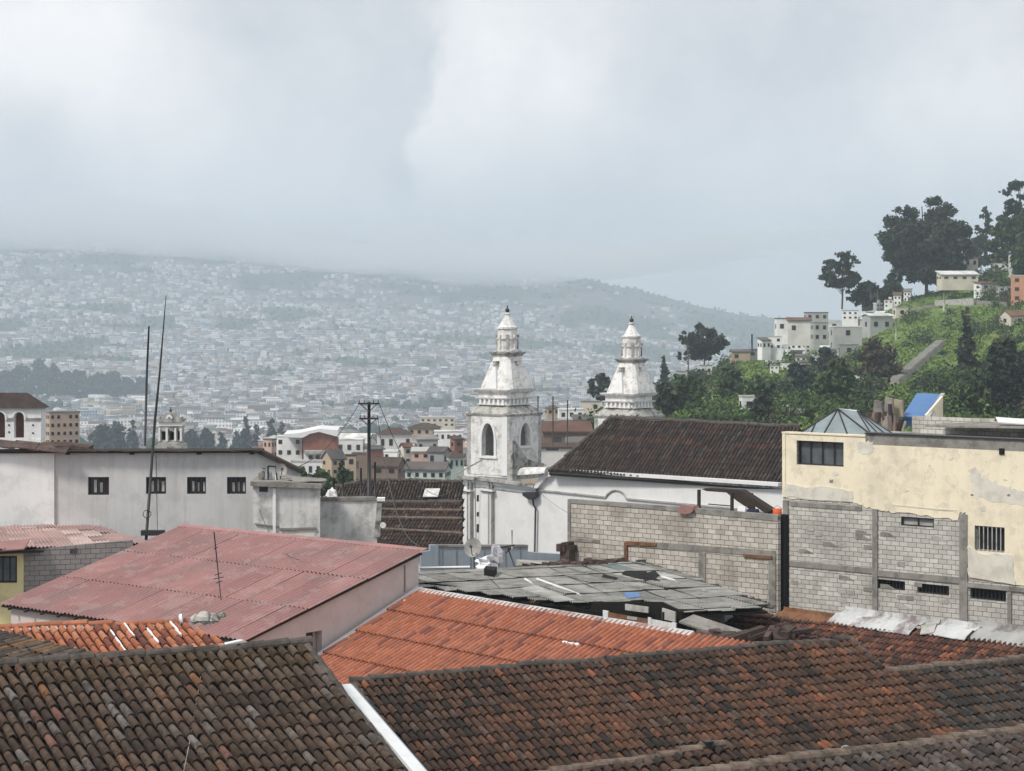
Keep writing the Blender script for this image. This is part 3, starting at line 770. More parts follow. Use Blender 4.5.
# sheets run from the upper left to the lower right
d1 = H.hit(700, 598)-H.hit(600, 569); Hs = Plane(H.O, d1, d1.cross(H.N)); 
if Hs.N.dot(H.N) < 0: Hs.N = -Hs.N
sp2 = [Hs.uv(H.pt(*p)) for p in sp]
def gs_col(u, v, i, j):
    return pick([(5, (.26, .255, .235)), (3, (.31, .305, .285)), (2, (.2, .195, .18)), (.5, (.4, .4, .37))])
corr_roof('roof', Hs, sp2, .2, .03, 2.4, .92, gs_col, t, 'grey_sheet', 6, .028)
mb = MB(); mb.prism(H, sp, -.14, -.08); mb.build('roof_frame', MATS['black_gap'], t)
mb = MB(); mb.prism(H, [H.px(*p) for p in ((520, 590), (536, 587), (575, 602), (560, 603))], .04, .07); tag(mb.build('roof_patch', MATS['concrete_light'], t), 'pale sheet patch')
mb = MB(); mb.prism(H, [H.px(*p) for p in ((600, 566), (615, 566), (635, 571), (617, 572))], .05, .08); mb.build('roof_patch', MATS['teal_glass'], t)
for l_ in (((625, 573), (645, 573), (650, 577), (660, 583), (640, 581), (622, 576)), ((640, 577), (655, 573), (660, 578), (645, 584)), ((603, 577), (618, 580), (616, 582), (602, 579)), ((664, 588), (668, 590), (667, 592), (664, 591))):
    mb = MB(); mb.prism(H, [H.px(*p) for p in l_], .06, .09); mb.build('roof_hole', MATS['black_gap'], t)
mb = MB(); mb.prism(H, [H.px(*p) for p in ((623, 595), (637, 595), (642, 599), (628, 601))], .05, .09); mb.build('roof_patch', MATS['blue_tarp'], t)
for (x0, y0, x1, y1) in ((525, 581, 533, 586), (537, 581, 580, 597), (662, 579, 676, 583), (420, 570, 470, 569)):
    mb = MB(); a_, b_ = H.hit(x0, y0), H.hit(x1, y1); mb.tube([a_+H.N*.07, b_+H.N*.07], .05, 4); mb.build('batten', MATS['white_metal'], t)
for (x0, y0, x1, y1) in ((545, 567, 610, 597), (580, 566, 665, 600), (600, 566, 700, 600), (618, 562, 645, 566), (485, 575, 500, 590)):
    mb = MB(); a_, b_ = H.hit(x0, y0), H.hit(x1, y1); mb.tube([a_+H.N*.05, b_+H.N*.05], .025, 4); mb.build('batten', MATS['dark_metal'], t)
# front walls under the eave
FW = Plane(o_+V3(0, 0, -.1)+(H.hit(640, 602)-o_).normalized()*0, u_-o_, UP); FW = Plane(P(417, 586, 69.4), P(672, 640, 61.8).xy.to_3d()-P(417, 586, 69.4).xy.to_3d(), UP)
def fpanel(pts, m, h0=-.1, h1=0, name='panel', label=None):
    mb = MB(); mb.prism(FW, FW.poly(pts), h0, h1); return tag(mb.build(name, MATS[m], t), label)
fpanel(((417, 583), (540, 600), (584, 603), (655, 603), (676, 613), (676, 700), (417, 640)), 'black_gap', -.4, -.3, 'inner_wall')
fpanel(((537, 603), (655, 620), (655, 628), (600, 622), (537, 612)), 'dark_wood', -.06, 0, 'timber_wall')
for i in range(5): fpanel(((538, 602+i*2.4), (604, 612+i*2.4), (604, 613.3+i*2.4), (538, 603.3+i*2.4)), 'black_gap', .0, .04, 'slat')
fpanel(((470, 594), (530, 602), (530, 607), (470, 599)), 'rust', -.05, 0, label='rusty panel')
fpanel(((471, 596), (522, 604), (522, 606), (471, 598)), 'concrete_light', 0, .04, 'rail')
fpanel(((535, 600), (545, 601), (544, 612), (534, 610)), 'rust', 0, .25, 'bracket')
fpanel(((417, 587), (432, 590), (432, 595), (417, 592)), 'pale_wall')
fpanel(((608, 612), (648, 619), (648, 627), (608, 620)), 'rust', 0, .03, label='orange brown panel')
fpanel(((628, 616), (638, 617), (638, 620), (628, 619)), 'concrete_light', .03, .05, 'sticker')
fpanel(((652, 619), (673, 623), (673, 631), (652, 627)), 'pale_wall', 0, .03)
fpanel(((604, 610), (609, 611), (609, 632), (604, 631)), 'white_metal', 0, .06, 'post')
fpanel(((649, 617), (652, 618), (652, 637), (649, 636)), 'white_metal', 0, .06, 'post')
fpanel(((673, 622), (677, 623), (677, 643), (673, 642)), 'white_metal', 0, .06, 'post')
fpanel(((606, 621), (674, 633), (674, 637), (606, 625)), 'white_metal', 0, .05, 'rail')
fpanel(((625, 604), (648, 607), (648, 613), (625, 610)), 'concrete_light', -.05, 0)
fpanel(((662, 608), (675, 612), (675, 622), (662, 619)), 'concrete_light', -.05, 0)
# right hand side of the shed
RW = Plane(P(677, 640, 61.8), (P(772, 625, 69)-P(677, 640, 61.8)).xy.to_3d(), UP)
def rpanel(pts, m, h0=-.1, h1=0, name='panel'):
    mb = MB(); mb.prism(RW, RW.poly(pts), h0, h1); return mb.build(name, MATS[m], t)
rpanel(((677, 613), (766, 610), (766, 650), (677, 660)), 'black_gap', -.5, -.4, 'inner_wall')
rpanel(((716, 615), (748, 613), (744, 640), (716, 640)), 'blue_grey_wall', -.3, -.2)
for x in (688, 696, 704): rpanel(((x, 619), (x+5, 619), (x+5, 628), (x, 629)), 'concrete', -.35, -.3)
mb = MB(); a_, b_ = P(679, 622, 61.6), P(742, 643, 60.2)
Q = plane3(a_, b_, a_+RB*1+V3(0, 0, .15)); mb.slab(Q, 0, (b_-a_).length, 0, .8, -.03, .03); mb.build('awning', MATS['concrete'], t)
house_body(t, H, [(u*.9+.3, v*.85+.3) for u, v in sp], .9, 'concrete', h=-.3)

# junk heaped along the top of the shed
def junk(px0, py0, px1, py1, Y, n, mats, name, label, cat, size=.28):
    mb = MB()
    for i in range(n):
        f = random.random(); q = P(px0+(px1-px0)*f, py0+(py1-py0)*f+random.uniform(-1.2, 1.5), Y+random.uniform(-.3, .3))
        a = random.uniform(0, 3.14); ax = V3(math.cos(a), math.sin(a), random.uniform(-.3, .3)).normalized(); ay = ax.cross(UP).normalized(); az = ax.cross(ay)
        w, d, h = random.uniform(.3, 1.6)*size, random.uniform(.2, .6)*size, random.uniform(.08, .35)*size
        c = random.uniform(.6, 1.3)
        mb.hexa([q+ax*(x*w)+ay*(y*d)+az*(z*h) for z in (-1, 1) for x, y in ((-1, -1), (1, -1), (1, 1), (-1, 1))], (c, c, c))
    return tag(mb.build(name, MATS[mats]), label, cat, None, 'stuff')
mat('rubble', (.095, .066, .058), .95, .4, 3, attr=True, stain=(.04, .035, .03), stain_amt=.6, stain_scale=4)
mat('rubble_grey', (.16, .15, .14), .95, .4, 3, attr=True, stain=(.05, .05, .045), stain_amt=.6, stain_scale=4)
junk(520, 568, 625, 562, 75.5, 120, 'rubble', 'rubble', 'broken roof tiles heaped along the top of the grey shed', 'rubble')
junk(640, 562, 770, 606, 75.5, 110, 'rubble_grey', 'rubble', 'grey debris lying along the foot of the long block wall', 'rubble', .2)
junk(690, 640, 800, 632, 60.5, 90, 'rubble', 'rubble', 'loose broken tiles and boards at the low end of the shed', 'rubble', .35)
mat('zinc_grey', (.34, .34, .33), .6, .2, 1.5, stain=(.12, .10, .095), stain_amt=.8, stain_scale=1.3, spec=.4)
# ------------------------------------------------------------ rear dark red roof right of the shed
a, b = P(1100, 657, 52), P(735, 618, 66)
M1 = plane3(a, b, a+V3(-.636, -.772, -.36))
t = thing('tiled_house', (13, 58, gz(13, 58)), 'low house below the cream building with dark red tiles running the other way', 'house')
um = (b-a).length
pm = [(0, -.3), (um, -.3), (um, 4.2), (0, 4.2)]
def m_col(u, v, i, j):
    if random.random() < .05: return (.30, .12, .07)
    return pick([(5, (.165, .075, .055)), (4, (.12, .06, .048)), (3, (.07, .048, .042)), (2, (.2, .1, .07))])
tile_roof('roof', M1, pm, .21, .36, m_col, t)
house_body(t, M1, pm, .95)
# metal sheets laid over its top edge
def lay_sheet(px0, py0, px1, py1, w, m, label, lift=.1, tilt=0, name='metal_sheet', grp='metal sheets along the foot of the cream building'):
    p, q = M1.hit(px0, py0), M1.hit(px1, py1); d = (q-p); Q = Plane(p+M1.N*lift, d, d.cross(M1.N))
    if Q.V.z > 0: Q.V = -Q.V
    Q.N = M1.N; mb = MB(); L = d.length
    n = 5; rows = [0, .12*w, .4*w, .45*w, .8*w, w]; hs = [.10, .0, .0, .05, .0, -.06]
    vs = []; fs = []
    for i in range(n*3+1):
        u = L*i/(n*3); 
        for r_, h_ in zip(rows, hs): vs.append(Q.pt(u, r_, h_+.02*noise.noise(Vector((u*2, r_*3, px0)))+tilt*i/(n*3)))
    R = len(rows)
    for i in range(n*3):
        for j in range(R-1): fs.append((i*R+j, (i+1)*R+j, (i+1)*R+j+1, i*R+j+1))
    mb.add(vs, fs)
    m_ = [(a_[0], a_[1], a_[2]-.02) for a_ in vs]; mb.add(m_, [tuple(reversed(f)) for f in fs])
    return tag(mb.build(name, MATS[m]), label, 'metal sheet', grp)
lay_sheet(786, 612, 842, 620, .6, 'rust', 'rusty orange metal sheet at the left end of the row below the cream building')
lay_sheet(848, 614, 930, 626, .8, 'zinc', 'long whitish zinc sheet with dark peeled patches, right of the rusty sheet', .18)
lay_sheet(930, 630, 944, 628, .65, 'concrete_light', 'short folded grey sheet between the two whitish zinc sheets', .25)
lay_sheet(944, 627, 984, 633, .7, 'zinc', 'shorter whitish zinc sheet right of the folded grey one', .2)
lay_sheet(984, 628, 1070, 640, .8, 'zinc_grey', 'ribbed grey zinc sheet running out at the right edge of the picture', .15)

# ------------------------------------------------------------ long block wall
BW = vplane(775, 517, 78, RA)
t = thing('block_wall', BW.pt(5, -8), 'long bare grey concrete block wall behind the shed with a concrete cap and patched courses', 'wall')
t.location.z = gz(t.location.x, t.location.y); ORG[t.name] = Vector(t.location)
mb = MB(); out = BW.poly([(568, 501), (778, 517), (778, 650), (568, 600)])
mb.prism(BW, out, -.2, 0); mb.build('wall', MATS['block_wall_brown'], t)
mb = MB(); mb.prism(BW, BW.poly([(568, 499), (640, 504), (778, 515), (778, 521), (640, 508), (568, 503)]), -.22, .03); mb.build('cap', MATS['concrete'], t)
for pts in (((568, 503), (571, 503), (571, 566), (568, 566)), ((699, 552), (706, 553), (706, 582), (699, 580)), ((769, 556), (776, 556), (776, 612), (769, 611))):
    mb = MB(); mb.prism(BW, BW.poly(pts), -.21, .04); mb.build('pillar', MATS['concrete'], t)
for pts in (((569, 538), (600, 540), (600, 543), (569, 541)), ((640, 541), (776, 551), (776, 557), (640, 547))):
    mb = MB(); mb.prism(BW, BW.poly(pts), -.1, .025); mb.build('beam', MATS['concrete'], t)
for pts in (((625, 542), (628, 542), (628, 568), (625, 568)), ((628, 541), (657, 543), (657, 546), (628, 545)), ((744, 554), (773, 556), (773, 559), (744, 557))):
    mb = MB(); mb.prism(BW, BW.poly(pts), 0, .08); mb.build('rail', MATS['rust'], t)
mb = MB(); mb.prism(BW, BW.poly([(776, 515), (781, 516), (781, 640), (776, 640)]), -.6, -.3); mb.build('gap_post', MATS['black_gap'], t)
# brick stub at its left end
q = BW.hit(566, 548)
mb = MB(); mb.box((q.x+.05, q.y-.5), RA, RB, .5, .4, CZ-12.8, CZ-9.75)
for i in range(16):
    a_ = random.uniform(-.35, .35); mb.box((q.x+.05+a_, q.y-.5), RA, RB, random.uniform(.1, .35), .4, CZ-9.8, CZ-9.75+random.uniform(.05, .35))
tag(mb.build('brick_pier', MATS['rubble']), 'crumbling reddish brick pier at the left end of the long block wall', 'pier')

# things on and over the block wall: lean-to roof, laundry, bucket
LT = vplane(740, 505, 80, RA)
t = thing('lean_to', LT.pt(0, -6), 'small lean-to with a dark sloping roof above the long block wall below the church eave', 'lean-to')
mb = MB(); mb.prism(LT, LT.poly([(703, 489), (707, 488), (741, 490), (772, 510), (768, 514), (737, 493), (708, 491)]), -.35, .1); mb.build('roof', MATS['dark_wood'], t)
mb = MB(); mb.prism(LT, LT.poly([(707, 491), (737, 495), (740, 515), (722, 503)]), -1.2, -1.1); mb.build('inner_wall', MATS['dark_wood'], t)
for pts in (((703, 489), (705, 489), (705, 514), (703, 514)), ((736, 492), (738, 492), (738, 516), (736, 516))):
    mb = MB(); mb.prism(LT, LT.poly(pts), .3, .42); mb.build('post', MATS['dark_metal'], t)
mb = MB(); mb.prism(LT, LT.poly([(713, 503), (737, 505), (737, 506), (713, 504)]), .3, .36); mb.build('rail', MATS['dark_metal'], t)
def flat_thing(pl, pts, h0, h1, m, name, label, cat, grp=None):
    mb = MB(); mb.prism(pl, pl.poly(pts), h0, h1); return tag(mb.build(name, MATS[m]), label, cat, grp)
def rnd(cx, cy, rx, ry, n=14): return [(cx+rx*math.cos(2*math.pi*i/n), cy+ry*math.sin(2*math.pi*i/n)) for i in range(n)]
flat_thing(LT, ((722, 509), (734, 510), (733, 513), (724, 513)), .5, .6, 'dark_metal', 'laundry', 'dark bundle of cloth lying on the block wall under the lean-to', 'laundry')
flat_thing(LT, ((745, 505), (753, 506), (752, 516), (745, 515)), .45, .55, 'plastic_white', 'laundry', 'white cloth hanging beside the dark blue one under the lean-to', 'laundry')
mat('navy', (.03, .035, .07), .9, .2, 2)
flat_thing(LT, ((755, 508), (765, 508), (766, 516), (754, 515)), .45, .58, 'navy', 'laundry', 'dark blue cloth hanging left of the orange bucket', 'laundry')
q = LT.hit(776, 513); mb = MB(); mb.rings((q.x, q.y-.4), RA, RB, [(q.z-.22, .15), (q.z+.2, .19)], 12)
mb.tube([q+V3(-.19, -.4, .2), q+V3(0, -.45, .34), q+V3(.19, -.4, .2)], .012, 5); tag(mb.build('bucket', MATS['orange_plastic']), 'orange bucket at the right end of the block wall', 'bucket')
flat_thing(LT, rnd(699, 508, 8, 4.5), .5, 1.0, 'mauve', 'cushion', 'rounded dull red bundle lying on top of the block wall', 'bundle')

# blue grey parapet, dish, sheet, cloth
BG = vplane(420, 552, 84, (P(590, 556, 86)-P(420, 552, 84)).xy.to_3d())
t = thing('parapet_wall', BG.pt(5, -4), 'blue grey rendered parapet wall behind the satellite dish', 'wall')
for pts in (((436, 546), (528, 546), (528, 580), (436, 580)), ((526, 552), (588, 556), (588, 580), (526, 580)), ((421, 552), (437, 550), (437, 580), (421, 580)), ((430, 545), (438, 545), (438, 580), (430, 580))):
    mb = MB(); mb.prism(BG, BG.poly(pts), -.25, 0 if pts[0][0] != 430 else .06); mb.build('wall', MATS['blue_grey_wall'], t)
mb = MB(); mb.prism(BG, BG.poly([(436, 545), (528, 545), (528, 547), (436, 547)]), -.28, .05); mb.build('coping', MATS['concrete'], t)
mb = MB(); mb.prism(BG, BG.poly([(513, 558), (560, 560), (560, 566), (513, 564)]), .5, 1.8); mb.build('ledge', MATS['concrete_light'], t)
for x in (442, 456, 470, 484, 505, 520):
    mb = MB(); mb.prism(BG, BG.poly([(x, 548), (x+.8, 548), (x+.8, 575), (x, 575)]), 0, .02); mb.build('joint', MATS['concrete'], t)
def dish(c, r, d, name, label, grp=None, polelen=1.0):
    d = d.normalized(); s = d.cross(UP).normalized(); w = s.cross(d)
    t = thing(name, c-UP*polelen, label, 'satellite dish', grp)
    mb = MB(); vs = []; fs = []; R_ = 5; n = 20
    for sgn, off in ((1, 0), (1, -.02)):
        for i in range(R_+1):
            rr = r*i/R_
            for j in range(n):
                a = 2*math.pi*j/n; vs.append(c+s*(rr*math.cos(a))+w*(rr*1.12*math.sin(a))+d*((rr/r)**2*.16*r*2+off))
    o = 0
    for layer in (0, 1):
        b0 = layer*(R_+1)*n
        for i in range(R_):
            for j in range(n):
                q = (b0+i*n+j, b0+i*n+(j+1) % n, b0+(i+1)*n+(j+1) % n, b0+(i+1)*n+j)
                fs.append(q if layer == 0 else tuple(reversed(q)))
    mb.add(vs, fs, (1, 1, 1), True); mb.build('reflector', MATS['concrete_light'], t)
    mb = MB(); f = c+d*r*1.1-w*r*.1; mb.tube([c-w*r*1.0+d*.05, f-w*.02], .018, 5); mb.tube([f-d*.06, f+d*.08], .05, 8); mb.build('feed_arm', MATS['dark_metal'], t)
    mb = MB(); mb.tube([c-d*.1-UP*polelen, c-d*.1, c], .03, 6); mb.build('pole', MATS['dark_metal'], t)
    return t
dish(P(473.5, 548, 81.5), .36, V3(-.25, -1, .35), 'satellite_dish', 'grey satellite dish standing in front of the blue grey parapet below the church', None, 1.2)
def lumpy(name, c, sx, sy, sz, m, label, cat, seed=0, n=9, sharp=.45):
    mb = MB(); vs = []; fs = []; R_ = 8; 
    for i in range(R_+1):
        ph = math.pi*i/R_
        for j in range(n):
            a = 2*math.pi*j/n
            v = Vector((math.cos(a)*math.sin(ph), math.sin(a)*math.sin(ph), math.cos(ph)))
            k_ = 1+sharp*noise.noise(v*1.7+Vector((seed, 0, 0)))*2
            vs.append(c+Vector((v.x*sx*k_, v.y*sy*k_, v.z*sz*k_)))
    for i in range(R_):
        for j in range(n): fs.append((i*n+j, (i+1)*n+j, (i+1)*n+(j+1) % n, i*n+(j+1) % n))
    mb.add(vs, fs); return tag(mb.build(name, MATS[m]), label, cat)
lumpy('plastic_sheet', P(485, 564, 78), .5, .35, .26, 'plastic_white', 'crumpled white plastic sheet on the top edge of the grey shed roof', 'sheet', 3)
lumpy('plastic_sheet', P(483, 571, 76), .3, .25, .18, 'plastic_white', 'small scrap of white plastic hanging below the large crumpled sheet', 'sheet', 8)
lumpy('cloth', P(497, 556, 77.5), .27, .2, .42, 'cloth_grey', 'grey cloth draped over a post beside the white plastic sheet', 'cloth', 5)
mb = MB(); mb.tube([P(497, 548, 77.5), P(515, 545, 77.5)], .03, 5); mb.tube([P(508, 548, 77.5), P(516, 571, 77)], .03, 5); mb.tube([P(506, 553, 77.6), P(511, 548, 77.5)], .03, 5)
tag(mb.build('post', MATS['dark_metal']), 'dark bent rod propped beside the draped grey cloth', 'rod')
flat_thing(H, ((486, 574), (497, 575), (494, 579), (484, 577)), .05, .3, 'black_gap', 'bin_bag', 'black bag on the shed roof under the white plastic', 'bag')
mb = MB(); mb.tube([P(512, 530, 80), P(512, 549, 80)], .025, 5); tag(mb.build('pipe', MATS['concrete_light']), 'thin grey pipe rising from the blue grey parapet', 'pipe')

# ------------------------------------------------------------ long white building on the left
WB = vplane(55, 452, 92, V3(1, .035, 0))
def wpx(*p): return WB.poly(p)
t = thing('white_building', WB.pt(4, -9), 'long white building on the left with four small windows under a thin dark roof', 'building')
t.location.z = gz(t.location.x, t.location.y); ORG[t.name] = Vector(t.location)
wins = [(88, 477, 109, 495), (146, 477, 166, 494), (187, 477, 206, 494), (227, 477, 246, 494)]
holes = [WB.poly([(a, d), (c, d), (c, b), (a, b)]) for a, b, c, d in wins]
zb = gz(-20, 92)-WB.O.z-.5
ol = wpx((55, 451), (258, 453), (300, 472), (300, 560), (55, 560)); 
mb = MB(); mb.prism(WB, ol, -.35, 0, holes=holes); mb.build('wall', MATS['grey_wall'], t)
mb = MB(); mb.prism(WB, wpx((-130, 446), (54.7, 451), (54.7, 570), (-130, 570)), -.3, .12); tag(mb.build('wall', MATS['white_wall'], t), 'bright white left end wall')
for i, (a, b, c, d) in enumerate(wins):
    p = WB.px(a, d); q = WB.px(c, b); u0, u1, v0, v1 = p[0], q[0], p[1], q[1]
    mb = MB()
    for uu in (u0, u1-.06): mb.slab(WB, uu, uu+.06, v0, v1, -.2, -.1)
    for vv in (v0, v1-.06): mb.slab(WB, u0+.06, u1-.06, vv, vv+.06, -.2, -.1)
    mb.slab(WB, (u0+u1)/2-.03, (u0+u1)/2+.03, v0+.06, v1-.06, -.19, -.11)
    f = mb.build('window', MATS['dark_wood'], t)
    mb = MB(); mb.slab(WB, u0+.05, u1-.05, v0+.05, v1-.05, -.26, -.24); mb.build('pane', MATS['dark_glass'], f)
    mb = MB(); w_ = (u1-u0)
    for s in range(3 if i else 2):
        a_ = u0+.1+w_*(.12+.28*s)+random.uniform(-.03, .03); mb = MB(); mb.slab(WB, a_, a_+w_*.13, v0+.1, v1-.12-random.uniform(0, .2), -.238, -.225); mb.build('curtain', MATS['curtain'], f)  # pale strips behind the bars paint white reflections into the panes
    for s in range(3): mb = MB(); a_ = u0+w_*(.25+.25*s); mb.slab(WB, a_-.012, a_+.012, v0, v1, -.07, -.045); mb.build('bar', MATS['dark_metal'], f)
# roof: thin dark corrugated sheets with ragged edge
RFp = Plane(WB.pt(0, .02, .3), WB.U, V3(-.03, 1, .03))
mb = MB(); u0 = WB.px(-130, 450)[0]; u1 = WB.px(262, 452)[0]
mb.hexa([RFp.pt(u, v, h) for h in (-.06, .02) for u, v in ((u0, 0), (u1, 0), (u1, 1.4), (u0, 1.4))])
x = u0
while x < u1:
    w_ = random.uniform(.3, 1.4); mb.hexa([RFp.pt(u, v, h) for h in (.02, .05+random.uniform(0, .05)) for u, v in ((x, -.12-random.uniform(0, .12)), (min(x+w_, u1), -.12-random.uniform(0, .1)), (min(x+w_, u1), .8), (x, .8))]); x += w_*.97
mb.build('roof', MATS['dark_wood'], t)
mb = MB(); ed = wpx((256, 452), (262, 450), (301, 469), (301, 473), (262, 455)); mb.prism(WB, ed, -.5, .3); mb.build('gable_edge', MATS['dark_wood'], t)
mb = MB()
for px_ in (66, 130, 197, 250):
    u = WB.px(px_, 453)[0]; mb = MB(); mb.slab(WB, u, u+.2, -.12, -.04, 0, .15); mb.build('bracket', MATS['black_gap'], t)
# reddish tile heap roof at its left end
a_, b_ = P(-40, 443, 91.5), P(66, 454, 91.3); Q = plane3(a_, b_, a_+V3(0, 1, .25))
mb = MB()
uL = (b_-a_).length
x = 0
while x < uL-.4:
    w_ = random.uniform(.5, 1.1); c = random.uniform(.7, 1.3); lift = random.uniform(0, .07)
    mb.hexa([Q.pt(u, v, h+lift) for h in (0, .05) for u, v in ((x, -.1), (min(x+w_*1.1, uL), -.1), (min(x+w_*1.1, uL), .9), (x, .9))], (c, c, c)); x += w_*.8
mb.build('patched_roof', MATS['rubble'], t)
lumpy('roof_lump', P(58, 447, 92.5), 1.5, .6, .2, 'rubble', 'heap of old reddish tiles on the roof near the brown block of flats', 'tiles', 4, 12, .3)
# body behind
mb = MB(); mb.vprism([WB.pt(u, v, -.36) for u, v in ((u0, -.2), (WB.px(298, 470)[0], -.2))]+[WB.pt(WB.px(298, 470)[0], -.2, -6), WB.pt(u0, -.2, -6)], gz(-20, 95)) if False else None
# annex with slab roof in front of the gable
AX = vplane(252, 486, 88, V3(1, .03, 0))
t = thing('annex', AX.pt(2, -6), 'small white annex with crumbling concrete slab roof, right of the long building', 'annex')
hole = AX.poly([(259, 492), (268, 492), (268, 484.5), (259, 484.5)])
mb = MB(); mb.prism(AX, AX.poly([(253, 484), (320, 487), (320, 570), (253, 570)]), -.25, 0, holes=[hole]); mb.build('wall', MATS['pale_wall'], t)
mb = MB(); mb.prism(AX, hole, -.3, -.24); mb.build('window', MATS['dark_glass'], t)
mb = MB(); mb.prism(AX, AX.poly([(251, 481), (285, 481), (322, 484), (322, 488), (251, 485.5)]), -3, .3); mb.build('roof', MATS['concrete'], t)
for pts in (((273, 488), (276, 488), (276, 560), (273, 560)),): mb = MB(); mb.prism(AX, AX.poly(pts), 0, .12); mb.build('pilaster', MATS['white_wall'], t)
for pts in (((280, 528), (316, 527), (316, 529), (280, 530)), ((255, 523), (279, 526), (279, 527), (255, 524))): mb = MB(); mb.prism(AX, AX.poly(pts), 0, .1); mb.build('ledge', MATS['concrete'], t)
mb = MB(); mb.prism(AX, AX.poly([(281, 530), (316, 529), (315, 533), (312, 560), (284, 560), (281, 532)]), 0, .015); mb.build('stain', MATS['worn_plaster'], t)
for i, (x, w, h, m) in enumerate(((262, 8, 12, 'concrete'), (270, 5, 10, 'cloth_grey'), (277, 4, 8, 'white_wall'))):
    q = P(x, 481, 88.8); lumpy('roof_clutter', q+V3(0, 0, h*.02), w*.022, .2, h*.024, m, ['round grey tank on the slab roof beside the gable', 'grey cloth bundle between the tank and the white pole on the slab roof', 'whitish box leaning on the slab roof right of the cloth'][i], 'clutter', i*3, 9, .2)
mb = MB(); a_ = P(268, 481, 88.6); b_ = P(268, 466, 88.6)
mb.tube([a_, b_], .04, 5); mb.tube([b_, P(276, 466.5, 88.6)], .04, 5); mb.tube([P(276, 466, 88.6), P(277, 481, 88.6)], .04, 5); tag(mb.build('frame', MATS['dark_metal']), 'dark metal frame standing on the slab roof of the annex', 'frame')
dish(P(281, 470, 88.4), .25, V3(.3, -1, .3), 'satellite_dish', 'small satellite dish on the slab roof of the annex', None, .5)
lumpy('debris', P(300, 480.5, 88.6), 1.0, .5, .12, 'concrete', 'low strip of debris on the right part of the annex slab roof', 'debris', 11, 14, .5)
# low wall continuing right
LB = vplane(320, 499, 90, V3(1, .05, 0))
t = thing('rendered_wall', LB.pt(1, -6), 'low whitewashed wall with peeling courses right of the annex, below the utility pole', 'wall')
mb = MB(); mb.prism(LB, LB.poly([(319, 500), (377, 499), (377, 570), (319, 570)]), -.3, 0); mb.build('wall', MATS['pale_wall'], t)
mb = MB(); mb.prism(LB, LB.poly([(319, 497.5), (375, 497), (377, 500), (319, 501)]), -.35, .08); mb.build('cap', MATS['concrete'], t)
mb = MB(); mb.prism(LB, LB.poly([(377, 498), (385, 498), (385, 501), (377, 501)]), -.5, .1); mb.build('ledge', MATS['white_wall'], t)
mb = MB(); mb.prism(LB, LB.poly([(377, 503), (382, 503), (380, 537), (374, 537)]), -.3, .05); mb.build('pillar', MATS['stained_stone'], t)
mb = MB(); mb.prism(LB, rnd_ := LB.poly(rnd(383, 525, 3, 3)), .05, .1); mb.build('meter', MATS['white_wall'], t)
# antenna masts
def mast(pts, r, name, label, extra=()):
    t = thing(name, pts[0], label, 'antenna')
    mb = MB(); mb.tube(pts, r, 6); mb.build('pole', MATS['dark_metal'], t)
    for e in extra: e(t)
    return t
def loop_(c, r, t):
    mb = MB(); mb.tube([c+V3(r*math.cos(a), 0, r*math.sin(a)) for a in [2*math.pi*i/14 for i in range(15)]], .018, 5); mb.build('ring', MATS['dark_metal'], t)
mast([P(146, 541, 86), P(155, 420, 86), P(160, 370, 86), P(166, 296, 86)], [.07, .06, .045, .015], 'antenna_mast', 'tall leaning antenna mast rising above the white building, taller of the pair', [lambda t: loop_(P(147, 514, 85.9), .17, t)])
mast([P(145, 446, 93), P(147, 370, 93), P(149, 326, 93)], [.06, .055, .04], 'antenna_mast', 'straight shorter antenna mast left of the tall leaning one')
q = P(153, 533, 86); mb = MB(); mb.box((q.x, q.y), V3(1, 0, 0), V3(0, 1, 0), 1.0, .3, q.z-.1, q.z+.12); tag(mb.build('cable_box', MATS['dark_metal']), 'flat black box at the foot of the tall leaning mast', 'box')
mb = MB(); mb.tube([P(156, 455, 91.6), P(157.5, 533, 91.6)], .015, 4); tag(mb.build('cable', MATS['dark_metal']), 'thin dark cable hanging down the white wall beside the mast', 'cable')
# roof antenna on red roof
t = thing('tv_antenna', P(221, 602, 63.6), 'thin television antenna on the red corrugated roof', 'antenna')
mb = MB(); mb.tube([P(221, 600, 64), P(214, 532, 64)], .02, 5); mb.build('pole', MATS['dark_metal'], t)
for y, w in ((578, 5), (574, 3.4), (582, 3), (548, 2)):
    mb = MB(); x = 221-(600-y)*7/68; mb.tube([P(x-w, y+1, 64.2), P(x+w, y-1, 63.8)], .014, 4); mb.build('element', MATS['dark_metal'], t)
# thin wire over the left roof
mb = MB(); q0 = L1.hit(202, 668); mb.tube([q0, P(192, 730, 33.2), P(178, 800, 30.6)], .006, 4); tag(mb.build('cable', MATS['concrete_light']), 'thin pale cable lying down the dark brown tiled roof', 'cable')

# ------------------------------------------------------------ yellow house and its roof, far left
t = thing('yellow_house', P(-10, 640, 80), 'small yellow house at the left edge under a pinkish corrugated roof', 'house')
t.location.z = gz(-20, 80); ORG[t.name] = Vector(t.location)
YW = vplane(23, 560, 79, V3(1, .05, 0))
hole = YW.poly([(-8, 605), (17, 604), (17, 556), (-8, 556)])
hole = YW.poly([(-8, 583), (17, 583), (17, 556), (-8, 556)])
mb = MB(); mb.prism(YW, YW.poly([(-90, 551), (23, 551), (23, 690), (-90, 690)]), -.2, 0, holes=[hole]); mb.build('wall', MATS['yellow_wall'], t)
mb = MB(); mb.prism(YW, hole, -.17, -.12); w_ = mb.build('window', MATS['dark_wood'], t)
mb = MB(); mb.prism(YW, YW.poly([(-6, 581), (15, 581), (15, 558), (-6, 558)]), -.12, -.1); mb.build('pane', MATS['dull_glass'], w_)
for x in (2, 9): mb = MB(); mb.prism(YW, YW.poly([(x, 582), (x+1.2, 582), (x+1.2, 557), (x, 557)]), -.1, -.06); mb.build('mullion', MATS['dark_wood'], w_)
